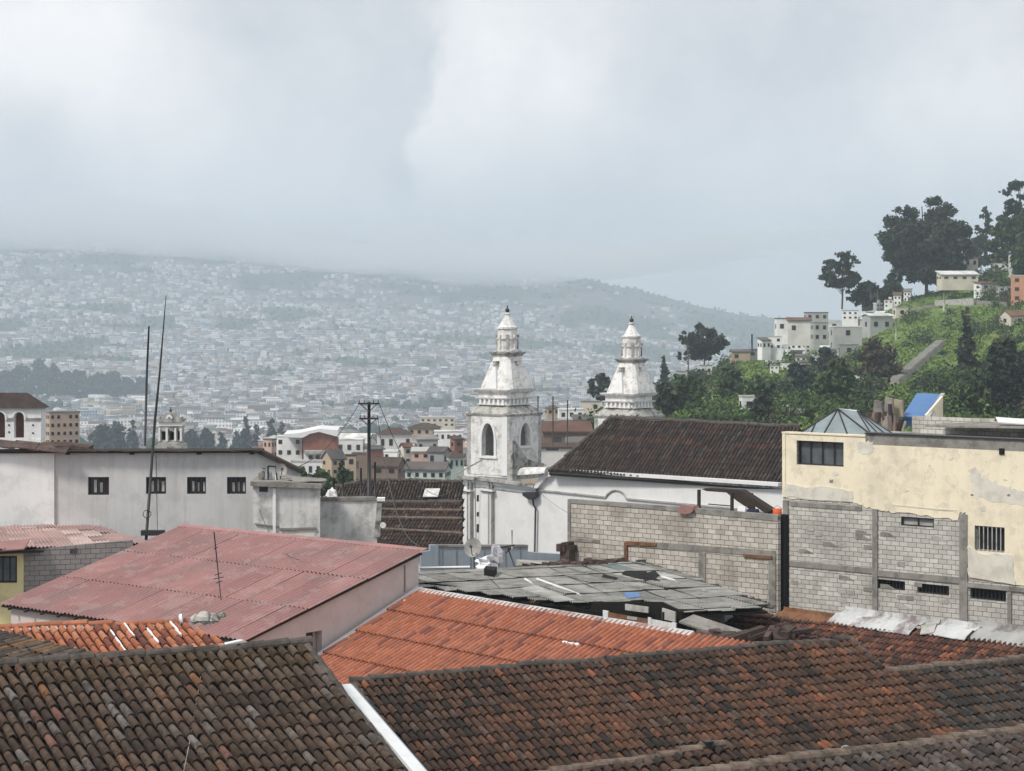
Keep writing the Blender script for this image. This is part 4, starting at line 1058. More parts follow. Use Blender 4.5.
SWp = vplane(23, 560, 79.2, V3(.95, .32, 0))
mb = MB(); mb.prism(SWp, SWp.poly([(23.6, 550), (133, 540), (133, 600), (23.6, 690)]), -.2, 0); tag(mb.build('wall', MATS['block_wall_pink'], t), 'bare block side wall')
mb = MB(); mb.prism(SWp, SWp.poly([(70, 549), (77, 548), (77, 553), (70, 553)]), 0, .03); mb.build('hole', MATS['rubble'], t)
a_, b_, c_ = P(15, 549, 78.6), P(150, 544, 83.6), P(-5, 526, 91)
Q = plane3(a_, b_, P(0, 527, 90)); 
qp = [Q.px(*p) for p in ((-60, 552), (20, 549.5), (150, 544), (98, 527), (60, 525), (-60, 530))]
def pk_col(u, v, i, j): return lerp((.42, .27, .24), (.30, .19, .175), random.random()) if random.random() > .2 else (.5, .38, .35)
corr_roof('roof', Q, qp, .18, .03, .95, 2.1, pk_col, t, 'red_metal', 6, .05)
mb = MB(); mb.prism(Q, [(u, v+.1) for u, v in qp], -.16, -.1); mb.build('roof_frame', MATS['dark_wood'], t)
a_, b_ = P(-60, 556, 77.5), P(24, 550, 78); Q2 = plane3(a_, b_, a_+V3(0, 1, .3)); mb = MB(); mb.slab(Q2, 0, (b_-a_).length, 0, 1.0, 0, .05); mb.build('porch_roof', MATS['mauve'], t)

# ------------------------------------------------------------ belfry, left edge
TB = P(41, 440, 170); q0 = Plane(TB, V3(1, 0, 0), UP)
cx, cy = P(8, 440, 170.8).x, 170.8
t = thing('bell_gable', (cx, cy, gz(cx, cy)), 'white bell tower with round arches and a dark tiled hip roof at the left edge', 'bell tower')
FB = vplane(41, 415, 170, V3(1, .02, 0))
def arch(cx_, w, y0, y1, n=8):   # pixel arch outline
    r = w/2; pts = [(cx_-r, y0), (cx_+r, y0), (cx_+r, y1+r)]
    for i in range(1, n): a = math.pi*i/n; pts.append((cx_+r*math.cos(a), y1+r-r*math.sin(a)))
    pts.append((cx_-r, y1+r)); return pts
hs = [FB.poly(arch(19, 10, 438, 412)), FB.poly(arch(0, 10, 438, 412))]
mb = MB(); mb.prism(FB, FB.poly([(-26, 407), (41, 407), (41, 480), (-26, 480)]), -.8, 0, holes=hs); mb.build('wall', MATS['white_wall'], t)
for h_ in (arch(19, 14, 420, 410), arch(0, 14, 420, 410)):
    o = FB.poly(h_); i_ = FB.poly(arch(19 if h_[0][0] > 5 else 0, 10.4, 420, 412)); mb = MB()
    n = len(o)
    for k_ in range(1, n-1): 
        a_, b_ = o[k_+1] if k_+1 < n else o[0], o[k_]
        c_, d_ = i_[k_], i_[k_+1] if k_+1 < n else i_[0]
        mb.hexa([FB.pt(*x, hh) for hh in (0, .12) for x in (b_, a_, d_, c_)])
    mb.build('arch_moulding', MATS['church_wall'], t)
mb = MB(); mb.prism(FB, FB.poly([(25, 418), (41.5, 418), (41.5, 420), (25, 420)]), 0, .1); mb.prism(FB, FB.poly([(5.5, 418), (13.5, 418), (13.5, 420), (5.5, 420)]), 0, .1); mb.build('string_course', MATS['concrete'], t)
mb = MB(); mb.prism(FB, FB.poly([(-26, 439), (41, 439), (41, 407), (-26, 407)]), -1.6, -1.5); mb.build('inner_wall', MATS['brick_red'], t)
for x, y in ((9, 425), (9, 432), (33, 425), (33, 433)): mb = MB(); mb.prism(FB, FB.poly(rnd(x, y, 1, 1, 6)), 0, .05); mb.build('putlog_hole', MATS['dark_metal'], t)
a0 = FB.hit(43, 408); b0 = FB.hit(-28, 408); z0 = a0.z; d_ = 1.9; rg = FB.hit(25, 393); 
mb = MB(); zt = rg.z
ft = [V3(b0.x, b0.y-.3, z0), V3(a0.x+.15, a0.y-.3, z0), V3(a0.x+.15, a0.y+d_, z0), V3(b0.x, b0.y+d_, z0)]
tp = [V3(b0.x+1.6, cy+.0, zt), V3(rg.x, cy, zt)]
mb.add(ft+tp, [(0, 1, 5, 4), (1, 2, 5), (2, 3, 4, 5), (3, 0, 4), (3, 2, 1, 0)], (.07, .05, .045)); mb.build('roof', MATS['far_tile'], t)
mb = MB(); mb.box(((a0.x+b0.x)/2, cy), V3(1, 0, 0), V3(0, 1, 0), abs(a0.x-b0.x)-.4, 1.7, gz(cx, cy)-1, FB.hit(0, 439).z); mb.build('base', MATS['white_wall'], t)
mb = MB(); mb.box((a0.x-.35, cy+.2), V3(1, 0, 0), V3(0, 1, 0), .4, 1.4, FB.hit(0, 439).z, z0); mb.build('side_wall', MATS['white_wall'], t)

# small ornate bell gable behind the white roof
OB = vplane(168, 430, 150, V3(1, .03, 0))
t = thing('ornate_belfry', P(168, 470, 150), 'small ornate stone belfry with arches and curved pediment peeping over the long white building', 'belfry')
hs = [OB.poly(arch(171.5, 5, 440, 431)), OB.poly(arch(163.5, 4, 440, 431)), OB.poly(arch(179, 3, 440, 431))]
mb = MB(); mb.prism(OB, OB.poly([(159, 426), (181.5, 426), (181.5, 470), (159, 470)]), -1.5, 0, holes=hs); mb.build('wall', MATS['stained_stone'], t)
mb = MB(); mb.prism(OB, OB.poly([(157, 419), (183, 419), (182.5, 422), (157.5, 422)]), -1.7, .2); mb.build('cornice', MATS['stained_stone'], t)
mb = MB(); mb.prism(OB, OB.poly([(159, 422), (182, 422), (182, 426), (159, 426)]), -1.55, .08); mb.build('frieze', MATS['white_wall'], t)
mb = MB(); mb.prism(OB, OB.poly([(160, 419), (163, 417.5), (166, 413.5), (169.5, 411.8), (173, 413.5), (176, 417), (179, 419)]), -1.5, .12); mb.build('pediment', MATS['stained_stone'], t)
mb = MB(); mb.prism(OB, OB.poly([(166, 418.5), (167, 416), (169.5, 414.5), (172, 416), (173, 418.5), (170.5, 418.5), (170.5, 417), (168.5, 417), (168.5, 418.5)]), .12, .2); mb.build('emblem', MATS['white_wall'], t)
for x in (159.5, 181): q = OB.hit(x, 419); mb = MB(); mb.rings((q.x, q.y+.3), V3(1, 0, 0), V3(0, 1, 0), [(q.z, .1), (q.z+.12, .14), (q.z+.25, .04)], 8); mb.build('finial', MATS['stained_stone'], t)
q = OB.hit(170, 412); mb = MB(); mb.rings((q.x, q.y+.3), V3(1, 0, 0), V3(0, 1, 0), [(q.z, .06), (q.z+.1, .12), (q.z+.22, .03), (q.z+.36, .03)], 8); mb.build('finial', MATS['dark_metal'], t)
for x in (159.5, 167, 175.5, 181): mb = MB(); mb.prism(OB, OB.poly([(x-.9, 441), (x+.9, 441), (x+.9, 428), (x-.9, 428)]), 0, .15); mb.build('column', MATS['church_wall'], t)
mb = MB(); mb.prism(OB, OB.poly([(155, 450), (156, 445), (162, 442), (178, 442), (183, 445), (184, 450)]), -2, .4); mb.build('base', MATS['stained_stone'], t)
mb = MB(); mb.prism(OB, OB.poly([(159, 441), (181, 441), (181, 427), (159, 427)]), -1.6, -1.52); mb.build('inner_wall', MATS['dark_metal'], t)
# ------------------------------------------------------------ church with two bell towers
C1 = V3((507.7-512)/F*165, 165, 0)
NW = Plane(V3(C1.x, C1.y, CZ), RA, UP)          # nave wall plane, u to the left
g0 = gz(6, 160)
t = thing('church', (6, 165, g0), 'white church with two bell towers and a long dark brown tiled roof in the centre', 'church')
CH = t
def W(pts, h0, h1, m, name, holes=(), label=None, parent=None):
    mb = MB(); mb.prism(NW, NW.poly(pts), h0, h1, holes=holes); return tag(mb.build(name, MATS[m], parent or t), label)
W([(461, 478), (536, 487), (552, 473), (782, 487), (800, 600), (461, 590)], -.5, 0, 'church_wall', 'nave_wall')
# raised plaster moulding and big cornice
W([(553, 467.5), (782, 482.5), (782, 486), (553, 471)], 0, .55, 'church_wall', 'cornice')
W([(553, 471), (782, 486), (782, 488.5), (552, 473.5)], 0, .3, 'stained_stone', 'cornice')
W([(541, 479), (545, 475), (552, 472), (556, 472), (553, 476), (548, 478), (544, 483), (540, 488), (536, 488)], 0, .4, 'church_wall', 'volute')
W([(461, 475), (500, 479), (537, 484.5), (537, 487.5), (500, 482), (461, 478)], 0, .5, 'stained_stone', 'cornice')
W([(461, 478), (537, 487.5), (537, 490), (461, 480.5)], 0, .25, 'church_wall', 'cornice')
W([(461, 484), (535, 493.2), (535, 494), (461, 484.8)], 0, .1, 'stained_stone', 'string_course')
W([(537, 489), (606, 496.2), (606, 497.6), (537, 490.4)], .002, .16, 'concrete_light', 'moulding')
W([(627, 497.8), (782, 512), (782, 513.4), (627, 499.2)], .002, .16, 'concrete_light', 'moulding')
arc = [(606, 497), (608.5, 493.6), (612, 491), (616, 489.9), (620, 490.6), (624, 493.6), (627, 498.5)]
mb = MB(); mb.tube([NW.pt(*NW.px(*p), .08) for p in arc], .08, 5); mb.build('arched_moulding', MATS['concrete_light'], t)
for x0 in (462, 484):
    W([(x0, 491), (x0+10, 492.3), (x0+10, 560), (x0, 560)], 0, .28, 'church_wall', 'pilaster')
    W([(x0-1.3, 488), (x0+12, 489.8), (x0+12, 491.5), (x0-1.3, 489.7)], 0, .5, 'church_wall', 'capital')
    W([(x0-.3, 490), (x0+10.5, 491.4), (x0+10.5, 493), (x0-.3, 491.6)], 0, .4, 'stained_stone', 'capital')
for x in (469.5, 472.3, 490.6, 493.4): W([(x, 480), (x+.8, 480.1), (x+.8, 560), (x, 560)], 0, .36 if x > 480 else .36, 'concrete_light', 'edge_strip')
for y, h_ in ((495, 6), (512, 4), (524, 8)): W([(477.2, y), (479, y), (478.8, y+h_), (477, y+h_)], .02, .06, 'dark_metal', 'slit_window')
# downpipe with hopper
W([(527, 492), (540, 492), (540, 496), (536, 499), (533, 499), (527, 495)], .1, .6, 'dark_metal', 'rain_hopper')
mb = MB(); mb.tube([NW.pt(*NW.px(535, 498), .3), NW.pt(*NW.px(536, 505), .3), NW.pt(*NW.px(537.5, 508), .25), NW.pt(*NW.px(536.5, 556), .25)], .09, 6); mb.tube([NW.pt(*NW.px(539.5, 493), .3), NW.pt(*NW.px(540, 488), .4)], .08, 6); mb.build('downpipe', MATS['dark_metal'], t)
mb = MB(); mb.tube([NW.pt(*NW.px(479.5, 476), .6), NW.pt(*NW.px(477.8, 545), .2)], .03, 4); mb.build('lightning_cable', MATS['dark_metal'], t)
# nave roof
eL, eR, rR = P(552, 471, 161), P(800, 487.5, 147.5), P(800, 427, 153)
NR = plane3(eR, eL, rR)
vd_ = NR.U.cross(NR.N); vd_ = vd_ if vd_.z > 0 else -vd_
NR = Plane(eR, NR.U, vd_)
if NR.N.z < 0: NR.N = -NR.N
pn = [NR.px(*p) for p in ((550, 471), (800, 487.5), (800, 427.5), (612, 417.5))]
fr_col = lambda u, v, i, j: pick([(5, (.075, .055, .048)), (3, (.055, .045, .041)), (2, (.10, .065, .053)), (1, (.10, .088, .083))]) if not (.55 < v/NR.px(700, 422)[1] < .68 and fb(u, 0, 5) > -.3) else pick([(1, (.17, .085, .056)), (2, (.12, .07, .052)), (3, (.085, .058, .048))])
NRd = Plane(NR.O, NR.U, NR.V); 
def nr_tiles(name, pl, poly, colfn, parent, pitch=.32, course=.62):
    # tile_roof expects V pointing down the slope
    fl = Plane(pl.O, pl.U, -pl.V); fl.N = pl.N
    return tile_roof(name, fl, [(u, -v) for u, v in poly], pitch, course, lambda u, v, i, j: colfn(u, -v, i, j), parent, 'far_tile', 1, True, 1.0, 4)
rb = nr_tiles('nave_roof', NR, pn, fr_col, t)
ridge_tiles('ridge_cap', NR.pt(*pn[3], .05), NR.pt(*pn[2], .05), .2, rb, 'dark_ridge', .8, .04)
ridge_tiles('hip_cap', NR.pt(*pn[0], .05), NR.pt(*pn[3], .05), .18, rb, 'dark_ridge', .8, .04)
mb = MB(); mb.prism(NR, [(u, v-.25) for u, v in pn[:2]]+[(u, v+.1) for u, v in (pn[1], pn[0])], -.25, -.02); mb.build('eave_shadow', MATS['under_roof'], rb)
# far slope of the roof and hip end
rL3, rR3 = NR.pt(*pn[3]), NR.pt(*pn[2]); eL3, eR3 = NR.pt(*pn[0]), NR.pt(*pn[1])
off = RB*15.0
mb = MB(); bL, bR = eL3+off, eR3+off
mb.add([rL3-UP*.1, rR3-UP*.1, bR, bL, eL3-UP*.1], [(0, 1, 2, 3), (4, 0, 3)], (.1, .065, .052)); mb.build('rear_roof', MATS['far_tile'], t)
mb = MB(); mb.vprism([eL3-UP*.3+RB*2.0, eR3-UP*.3+RB*1.2, bR-UP*.3-RB*.3, bL-UP*.3-RB*.3], g0-1); mb.build('nave_body', MATS['church_wall'], t)
def pointed(cu, w, v0, v1, n=5):      # pointed arch in plane coords
    r = w/2; sp = v1-w*.95; pts = [(cu-r, v0), (cu+r, v0), (cu+r, sp)]
    for i in range(1, n): f = i/n; pts.append((cu+r*(1-f**1.7), sp+(v1-sp)*math.sin(f*math.pi/2)))
    pts.append((cu, v1))
    for i in range(n-1, 0, -1): f = i/n; pts.append((cu-r*(1-f**1.7), sp+(v1-sp)*math.sin(f*math.pi/2)))
    pts.append((cu-r, sp)); return pts
def bell_tower(corner, dz, name, label, full=True):
    S = 4.45; K_ = 165/F
    z = lambda row: CZ-(row-HZ)*K_+dz
    c = corner+RA*(S/2)+RB*(S/2)
    cc = (c.x, c.y)
    FA = Plane(V3(corner.x, corner.y, CZ+dz), RA, UP)      # left face
    FBp = Plane(V3(corner.x, corner.y, CZ+dz), RB, UP)     # right face
    FC = Plane(V3(corner.x, corner.y, CZ+dz)+RB*S, RA, UP); FD = Plane(V3(corner.x, corner.y, CZ+dz)+RA*S, RB, UP)
    mb = MB(); zb, zt = z(476)-CZ-dz, z(415)-CZ-dz
    wz0, wz1 = z(457)-CZ-dz, z(424)-CZ-dz
    for pl, off_ in ((FA, 1), (FBp, 1), (FC, -1), (FD, -1)):
        h = [pointed(S*.5 if pl is not FA else S*.47, 1.3, wz0 if pl in (FA, FD) else z(447)-CZ-dz, wz1)]
        n_out = -RB if pl is FA else (-RA if pl is FBp else (RB if pl is FC else RA)); pl.N = n_out
        mb.prism(pl, [(0, zb if full else zb-12), (S, zb if full else zb-12), (S, zt), (0, zt)], -.45, 0, holes=h if pl in (FA, FBp) else ())
    tw = tag(mb.build(name, MATS['tower_wall'], t), label)
    for pl in (FA, FBp):
        cu = S*.47 if pl is FA else S*.5; o = pointed(cu, 1.8, wz0-.05 if pl is FA else z(447)-CZ-dz, wz1+.25); i_ = pointed(cu, 1.33, wz0-.05 if pl is FA else z(447)-CZ-dz, wz1+.01)
        mb = MB()
        for k_ in range(1, len(o)-1+1):
            a_, b_ = o[k_], o[(k_+1) % len(o)]; d_, e_ = i_[k_], i_[(k_+1) % len(o)]
            if k_ == 0: continue
            mb.hexa([pl.pt(*x, hh) for hh in (.002, .1) for x in (a_, b_, e_, d_)])
        mb.build('window_moulding', MATS['church_wall'], tw)
        mb = MB(); mb.slab(pl, cu-1.0, cu+1.0, (wz0 if pl is FA else z(447)-CZ-dz)-.2, (wz0 if pl is FA else z(447)-CZ-dz)-.03, .0, .14); mb.build('sill', MATS['church_wall'], tw)
        mb = MB(); mb.slab(pl, .02, .62 if pl is FA else .3, zb, zt, 0, .05); mb.build('corner_strip', MATS['church_wall'] if pl is FA else MATS['tower_wall'], tw)
    mb = MB(); mb.rings(cc, RA, RB, [(z(424), .08), (z(425), .22), (z(428), .30), (z(433), .36), (z(438), .52), (z(438)-.06, .54)], 14); mb.tube([V3(cc[0], cc[1], z(415)), V3(cc[0], cc[1], z(424))], .06, 5); mb.build('bell', MATS['dark_metal'], tw)
    mb = MB(); mb.box(cc, RA, RB, S-.95, S-.95, z(478), z(464)); mb.build('floor_slab', MATS['tower_wall'], tw)
    h = S/2
    mb = MB(); mb.rings(cc, RA, RB, [(z(416.5), h+.08), (z(414.5), h+.12), (z(414), h+.02), (z(410), h-.28), (z(406), h-.75), (z(405.5), h-.85)], 4); mb.build('skirt_roof', MATS['stained_stone'], tw)
    mb = MB(); mb.rings(cc, RA, RB, [(z(408), h-.72), (z(400), h-.72), (z(399.8), h-.5), (z(398.5), h-.46), (z(398.3), h-.72), (z(394), h-.7), (z(392.6), h-.45), (z(391), h-.36), (z(390), h-.34), (z(389.7), h-.55)], 4); mb.build('entablature', MATS['tower_wall'], tw)
    # little balusters of the frieze
    for pl, nn in ((FA, -RB), (FBp, -RA)):
        for i in range(6):
            u = 1.0+i*(S-2.0)/5; mb = MB(); mb.slab(pl, u-.1, u+.1, z(405)-CZ-dz, z(400.2)-CZ-dz, -.73, -.55); mb.build('baluster', MATS['church_wall'], tw)
        mb = MB(); mb.slab(pl, .75, S-.75, z(406)-CZ-dz, z(405)-CZ-dz, -.7, -.45); mb.build('rail', MATS['tower_wall'], tw)
    c = c+V3(.27, 0, 0); cc = (c.x, c.y)
    # tapering body
    mb = MB(); mb.rings(cc, RA, RB, [(z(389.7), h-.46), (z(386), h-.53), (z(380), h-.70), (z(375), h-.84), (z(368), h-1.04), (z(361), h-1.23), (z(356.5), h-1.33)], 4, .22); mb.build('spire_body', MATS['tower_wall'], tw)
    for pl, nn in ((FA, -RB), (FBp, -RA)):
        # triangular buttress with a capped pedestal on each face
        mb = MB(); b0, b1, tpz = S*.5-.62, S*.5+.62, z(366)-CZ-dz
        bz = z(389.5)-CZ-dz
        pA = [pl.pt(b0, bz, -.42), pl.pt(b1, bz, -.42), pl.pt(b1, bz, -1.1), pl.pt(b0, bz, -1.1), pl.pt(S*.5-.12, tpz, -.95), pl.pt(S*.5+.12, tpz, -.95), pl.pt(S*.5+.12, tpz, -1.5), pl.pt(S*.5-.12, tpz, -1.5)]
        mb.hexa(pA); mb.build('buttress', MATS['church_wall'], tw)
        mb = MB(); mb.slab(pl, S*.5-.2, S*.5+.2, tpz, tpz+.09, -1.45, -.85); mb.slab(pl, S*.5-.13, S*.5+.13, tpz+.09, tpz+.3, -1.4, -.92); mb.slab(pl, S*.5-.2, S*.5+.2, tpz+.3, tpz+.36, -1.45, -.87); mb.build('pinnacle', MATS['stained_stone'], tw)
    mb = MB(); mb.rings(cc, RA, RB, [(z(356.8), h-1.27), (z(355), h-1.22), (z(354), h-1.1), (z(352.6), h-1.06), (z(352.4), h-1.3), (z(351), h-1.36)], 4, .1); mb.build('cornice', MATS['stained_stone'], tw)
    mb = MB(); r = .81
    mb.rings(cc, V3(1, 0, 0), V3(0, 1, 0), [(z(352), r*1.12), (z(350), r*1.1), (z(349.6), r), (z(340), r), (z(339.6), r*1.13), (z(338.4), r*1.15), (z(338), r*1.0), (z(329.5), r*.98), (z(329), r*1.12), (z(327.3), r*1.12), (z(327), r*.96)], 8); mb.build('lantern', MATS['tower_wall'], tw)
    for i in range(8):
        a = 2*math.pi*i/8; d = V3(math.cos(a), math.sin(a), 0); mb = MB()
        q = V3(c.x, c.y, 0)+d*r*1.08; mb.box((q.x, q.y), d, V3(-d.y, d.x, 0), .14, .16, z(350), z(339)); mb.box((q.x, q.y), d, V3(-d.y, d.x, 0), .24, .24, z(338), z(335)); mb.build('colonnette', MATS['tower_wall'] if i % 2 else MATS['stained_stone'], tw)
    mb = MB(); mb.rings(cc, V3(1, 0, 0), V3(0, 1, 0), [(z(327), r*.92), (z(325), r*.78), (z(320), r*.5), (z(314.6), r*.22), (z(314.2), r*.36), (z(313.2), r*.36), (z(313), r*.14), (z(312.4), .08)], 8); mb.build('cone', MATS['tower_wall'], tw)
    mb = MB(); zz = z(310.2); mb.rings(cc, V3(1, 0, 0), V3(0, 1, 0), [(zz-.2, .05)]+[(zz+.2*math.sin(a), .2*math.cos(a)+.001) for a in [-1.3+i*.433 for i in range(7)]]+[(zz+.32, .04), (zz+.38, .08), (zz+.42, .02)], 10); mb.build('finial', MATS['dark_metal'], tw)
    # buttress bits at the shaft foot
    mb = MB(); mb.rings(cc, RA, RB, [(z(478), h+.12), (z(467.5), h+.12), (z(466.5), h+.02)], 4); mb.build('plinth', MATS['tower_wall'], tw)
    return c
c1 = bell_tower(V3(C1.x, C1.y, 0), 0, 'bell_tower', 'nearer, larger bell tower on the left')
cB = V3(C1.x, C1.y, 0)+RB*17.2+V3(.3, 0, 0)
bell_tower(cB, -.85, 'bell_tower', 'farther bell tower on the right', False)
# parapet scroll against the nearer tower
SC = Plane(V3(C1.x, C1.y, CZ)-RA*.15, RB, UP)
z_ = lambda row: -(row-HZ)*165/F
prof = [(0, z_(440)), (.35, z_(441)), (.8, z_(446)), (1.3, z_(453)), (1.9, z_(459)), (2.8, z_(463)), (4.2, z_(466)), (4.2, z_(480)), (0, z_(480))]
mb = MB(); mb.prism(SC, prof, -.2, .35); mb.build('scroll_buttress', MATS['stained_stone'], t)
# barrel vault like lean-to between tower and nave roof
mb = MB(); vs = []; fs = []; n = 8
p0, p1 = P(523, 468, 163.2), P(549, 466, 162.0); 
for i, (q, r) in enumerate(((p0, .75), (p1, .62))):
    for j in range(n+1): a = math.pi*j/n; vs.append(q+RB*(r*math.cos(a))+UP*(r*.8*math.sin(a)-.55))
fs = [(j, j+1, n+2+j, n+1+j) for j in range(n)]+[tuple(range(n+1)), tuple(reversed(range(n+1, 2*n+2)))]
mb.add(vs, fs, (1, 1, 1), True); mb.build('vault', MATS['tower_wall'], t)
for x, y0, y1, Yd in ((538, 396, 412, 171), (553, 396, 447, 176), (567.5, 400, 448, 176)):
    mb = MB(); mb.tube([P(x, y1, Yd), P(x, y0, Yd)], .05, 5); mb.build('flag_pole', MATS['dark_metal'], t)
mb = MB(); mb.tube([P(456, 474, 164.5), P(482, 460, 163.6)], .05, 4); mb.build('stay_rod', MATS['stained_stone'], t)
# ------------------------------------------------------------ cream building on the right
CW = vplane(783, 497, 88, -RA)
def cp(*p): return CW.poly(p)
t = thing('cream_building', CW.pt(8, -12), 'tall building on the right with peeling cream plaster above bare grey concrete block', 'building')
t.location.z = gz(t.location.x, t.location.y); ORG[t.name] = Vector(t.location)
holes_px = {'big': (797, 440, 844, 467), 'grill': (975, 525, 1005, 553), 'duo': (901, 517, 934, 527), 'v1': (874, 579.5, 905, 590), 'v2': (917, 584, 949, 595), 'v3': (970, 588.5, 1006, 601)}
def rectpx(x0, y0, x1, y1):   # rectangle in the wall plane around a pixel box (follows the wall's own horizontals)
    p = CW.px((x0+x1)/2, y0+(y1-y0)*.05); q = CW.px((x0+x1)/2, y1-(y1-y0)*.05); u0 = CW.px(x0, y0)[0]; u1 = CW.px(x1, y1)[0]
    return u0, u1, q[1], p[1]
R_ = {k_: rectpx(*v) for k_, v in holes_px.items()}
hs = [[(u0, v0), (u1, v0), (u1, v1), (u0, v1)] for u0, u1, v0, v1 in R_.values()]
gzb = gz(16, 85)-CW.O.z-.5
uR = CW.px(1130, 500)[0]; uL = 0.0
topL = CW.px(783, 433)[1]; uS = CW.px(866, 432)[0]; topR = CW.px(940, 437.5)[1]; topR0 = topR
mb = MB(); mb.prism(CW, [(uL, gzb), (uR, gzb), (uR, topR), (uS, topR), (uS, topL), (uL, topL)], -.35, 0, holes=hs); mb.build('wall', MATS['block_wall'], t)
# plaster skins, each a thin layer with ragged lower edge
def ragged(pts, n=6, amp=.05):
    out = []
    for i in range(len(pts)):
        a, b = pts[i], pts[(i+1) % len(pts)]
        for j in range(n): f = j/n; out.append((a[0]+(b[0]-a[0])*f+(random.uniform(-amp, amp) if j else 0), a[1]+(b[1]-a[1])*f+(random.uniform(-amp, amp) if j else 0)))
    return out
def skin(pts, m, h, name='plaster', label=None, holes=(), amp=.06):
    mb = MB(); mb.prism(CW, pts, .002, h, holes=holes); return tag(mb.build(name, MATS[m], t), label)
low = cp((785, 497), (800, 499), (830, 500.5), (852, 502), (862, 506), (872, 508.5), (885, 511), (893, 512.5), (915, 514), (940, 518), (958, 519.5), (960, 513), (966, 512), (967, 530), (967, 560), (970, 572))
rl = []
for i in range(len(low)-1):
    a, b = low[i], low[i+1]
    for j in range(4): f = j/4; rl.append((a[0]+(b[0]-a[0])*f, a[1]+(b[1]-a[1])*f+random.uniform(-.05, .05)))
base_v = CW.px(1000, 583)[1]
out = [(uL+.01, topL-.02)]+[(uL+.01, low[0][1])]+rl+[(low[-1][0], base_v+.1), (low[-1][0]+1.5, base_v), (uR, base_v-.1)]
tr = CW.px(940, 445.5)[1]
out += [(uR, tr)]
x = uR
while x > uS+.9: x -= random.uniform(.5, 1.1); out.append((max(x, uS+.9), tr+random.uniform(-.03, .03)))
out += [(uS+.02, tr), (uS+.02, topL-.02)]
skin(out, 'cream_plaster', .035, holes=[hs[0], hs[1]])
# bare cement bands
skin(ragged(cp((783.8, 483), (800, 486), (830, 487), (853, 491), (853, 502), (830, 500.3), (800, 498.5), (783.8, 496)), 5, .05), 'worn_plaster', .06, 'cement_patch')
skin(ragged(cp((967, 545), (980, 553), (1012, 555), (1016, 585), (970, 577)), 7, .06), 'worn_plaster', .07, 'cement_patch')
skin(ragged(cp((968, 470), (974, 484), (972, 497), (990, 501), (1024, 506), (1040, 498), (1024, 491), (1008, 488), (996, 480), (985, 478), (976, 468)), 6, .12), 'worn_plaster', .045, 'cement_patch')
skin(ragged(cp((857, 442), (874, 442), (875, 450), (868, 455), (859, 452)), 6, .08), 'worn_plaster', .045, 'cement_patch')
skin(ragged(cp((893, 504), (957, 510), (957, 512), (893, 505.5)), 8, .02), 'worn_plaster', .05, 'cement_patch')
for px_, w in ((783.5, 5), (873, 5), (960, 8), (1008, 4)):
    u0 = CW.px(px_, 560)[0]; u1 = CW.px(px_+w, 560)[0]; v1 = CW.px(px_, {783.5: 500, 873: 509, 960: 514, 1008: 588}[px_])[1]
    mb = MB(); mb.slab(CW, u0, u1, gzb, v1, .001, .07); mb.build('pillar', MATS['concrete'], t)
mb = MB(); v = CW.px(830, 565)[1]; mb.slab(CW, CW.px(788.6, 560)[0], CW.px(872.8, 560)[0], v-.2, v+.03, .001, .05); mb.build('beam', MATS['concrete'], t)
mb = MB(); mb.slab(CW, CW.px(878.1, 560)[0], CW.px(959.8, 560)[0], v-.28, v-.03, .001, .05); mb.build('beam', MATS['concrete'], t)
mb = MB(); mb.slab(CW, CW.px(968.2, 560)[0], uR, base_v-.28, base_v-.1, .001, .09); mb.build('beam', MATS['concrete'], t)
mb = MB(); mb.slab(CW, .4, uS*.95, CW.px(820, 500)[1]-.34, CW.px(820, 500)[1]-.16, .001, .04); mb.build('beam', MATS['concrete'], t)
mb = MB(); mb.slab(CW, uS, uR, topR-.42, topR+.03, .001, .04) ; mb.build('coping', MATS['concrete'], t)
mb = MB(); mb.slab(CW, uS, uR, topR+.03, topR+.08, -.6, .12); mb.build('sheet_edge', MATS['dark_metal'], t)
mb = MB(); mb.slab(CW, uL-.02, uS, topL-.01, topL+.06, -.4, .08); mb.build('coping', MATS['cream_plaster'], t)
mb = MB(); mb.slab(CW, CW.px(1000, 445)[0], CW.px(1005, 445)[0], tr-.25, tr, .0, .09); mb.build('hole', MATS['black_gap'], t)
for pts in (((783, 433), (786, 433), (786, 497), (783, 497)),): mb = MB(); mb.prism(CW, cp(*pts), .036, .07); mb.build('edge_strip', MATS['cream_plaster'], t)
# body
mb = MB(); back = 9.0
pts = [CW.pt(uL, topL-.3, -.36), CW.pt(uS, topL-.3, -.36), CW.pt(uS, topL-.3, -back), CW.pt(uL, topL-.3, -back)]
mb.vprism(pts, gz(16, 90)-1); pts = [CW.pt(uS, topR-.3, -.36), CW.pt(uR, topR-.3, -.36), CW.pt(uR, topR-.3, -back), CW.pt(uS, topR-.3, -back)]; mb.vprism(pts, gz(16, 90)-1)
# (kept well behind the window recesses)
mb = MB()
mb.vprism([CW.pt(uL, topL-.3, -1.2), CW.pt(uS, topL-.3, -1.2), CW.pt(uS, topL-.3, -back), CW.pt(uL, topL-.3, -back)], gz(16, 90)-1)
mb.vprism([CW.pt(uS, topR-.3, -1.2), CW.pt(uR, topR-.3, -1.2), CW.pt(uR, topR-.3, -back), CW.pt(uS, topR-.3, -back)], gz(16, 90)-1)
mb.build('body', MATS['block_wall'], t)
mb = MB(); mb.slab(CW, uL, uL+.15, gzb, topL, -1.2, -.352); mb.build('side_wall', MATS['cream_plaster'], t)
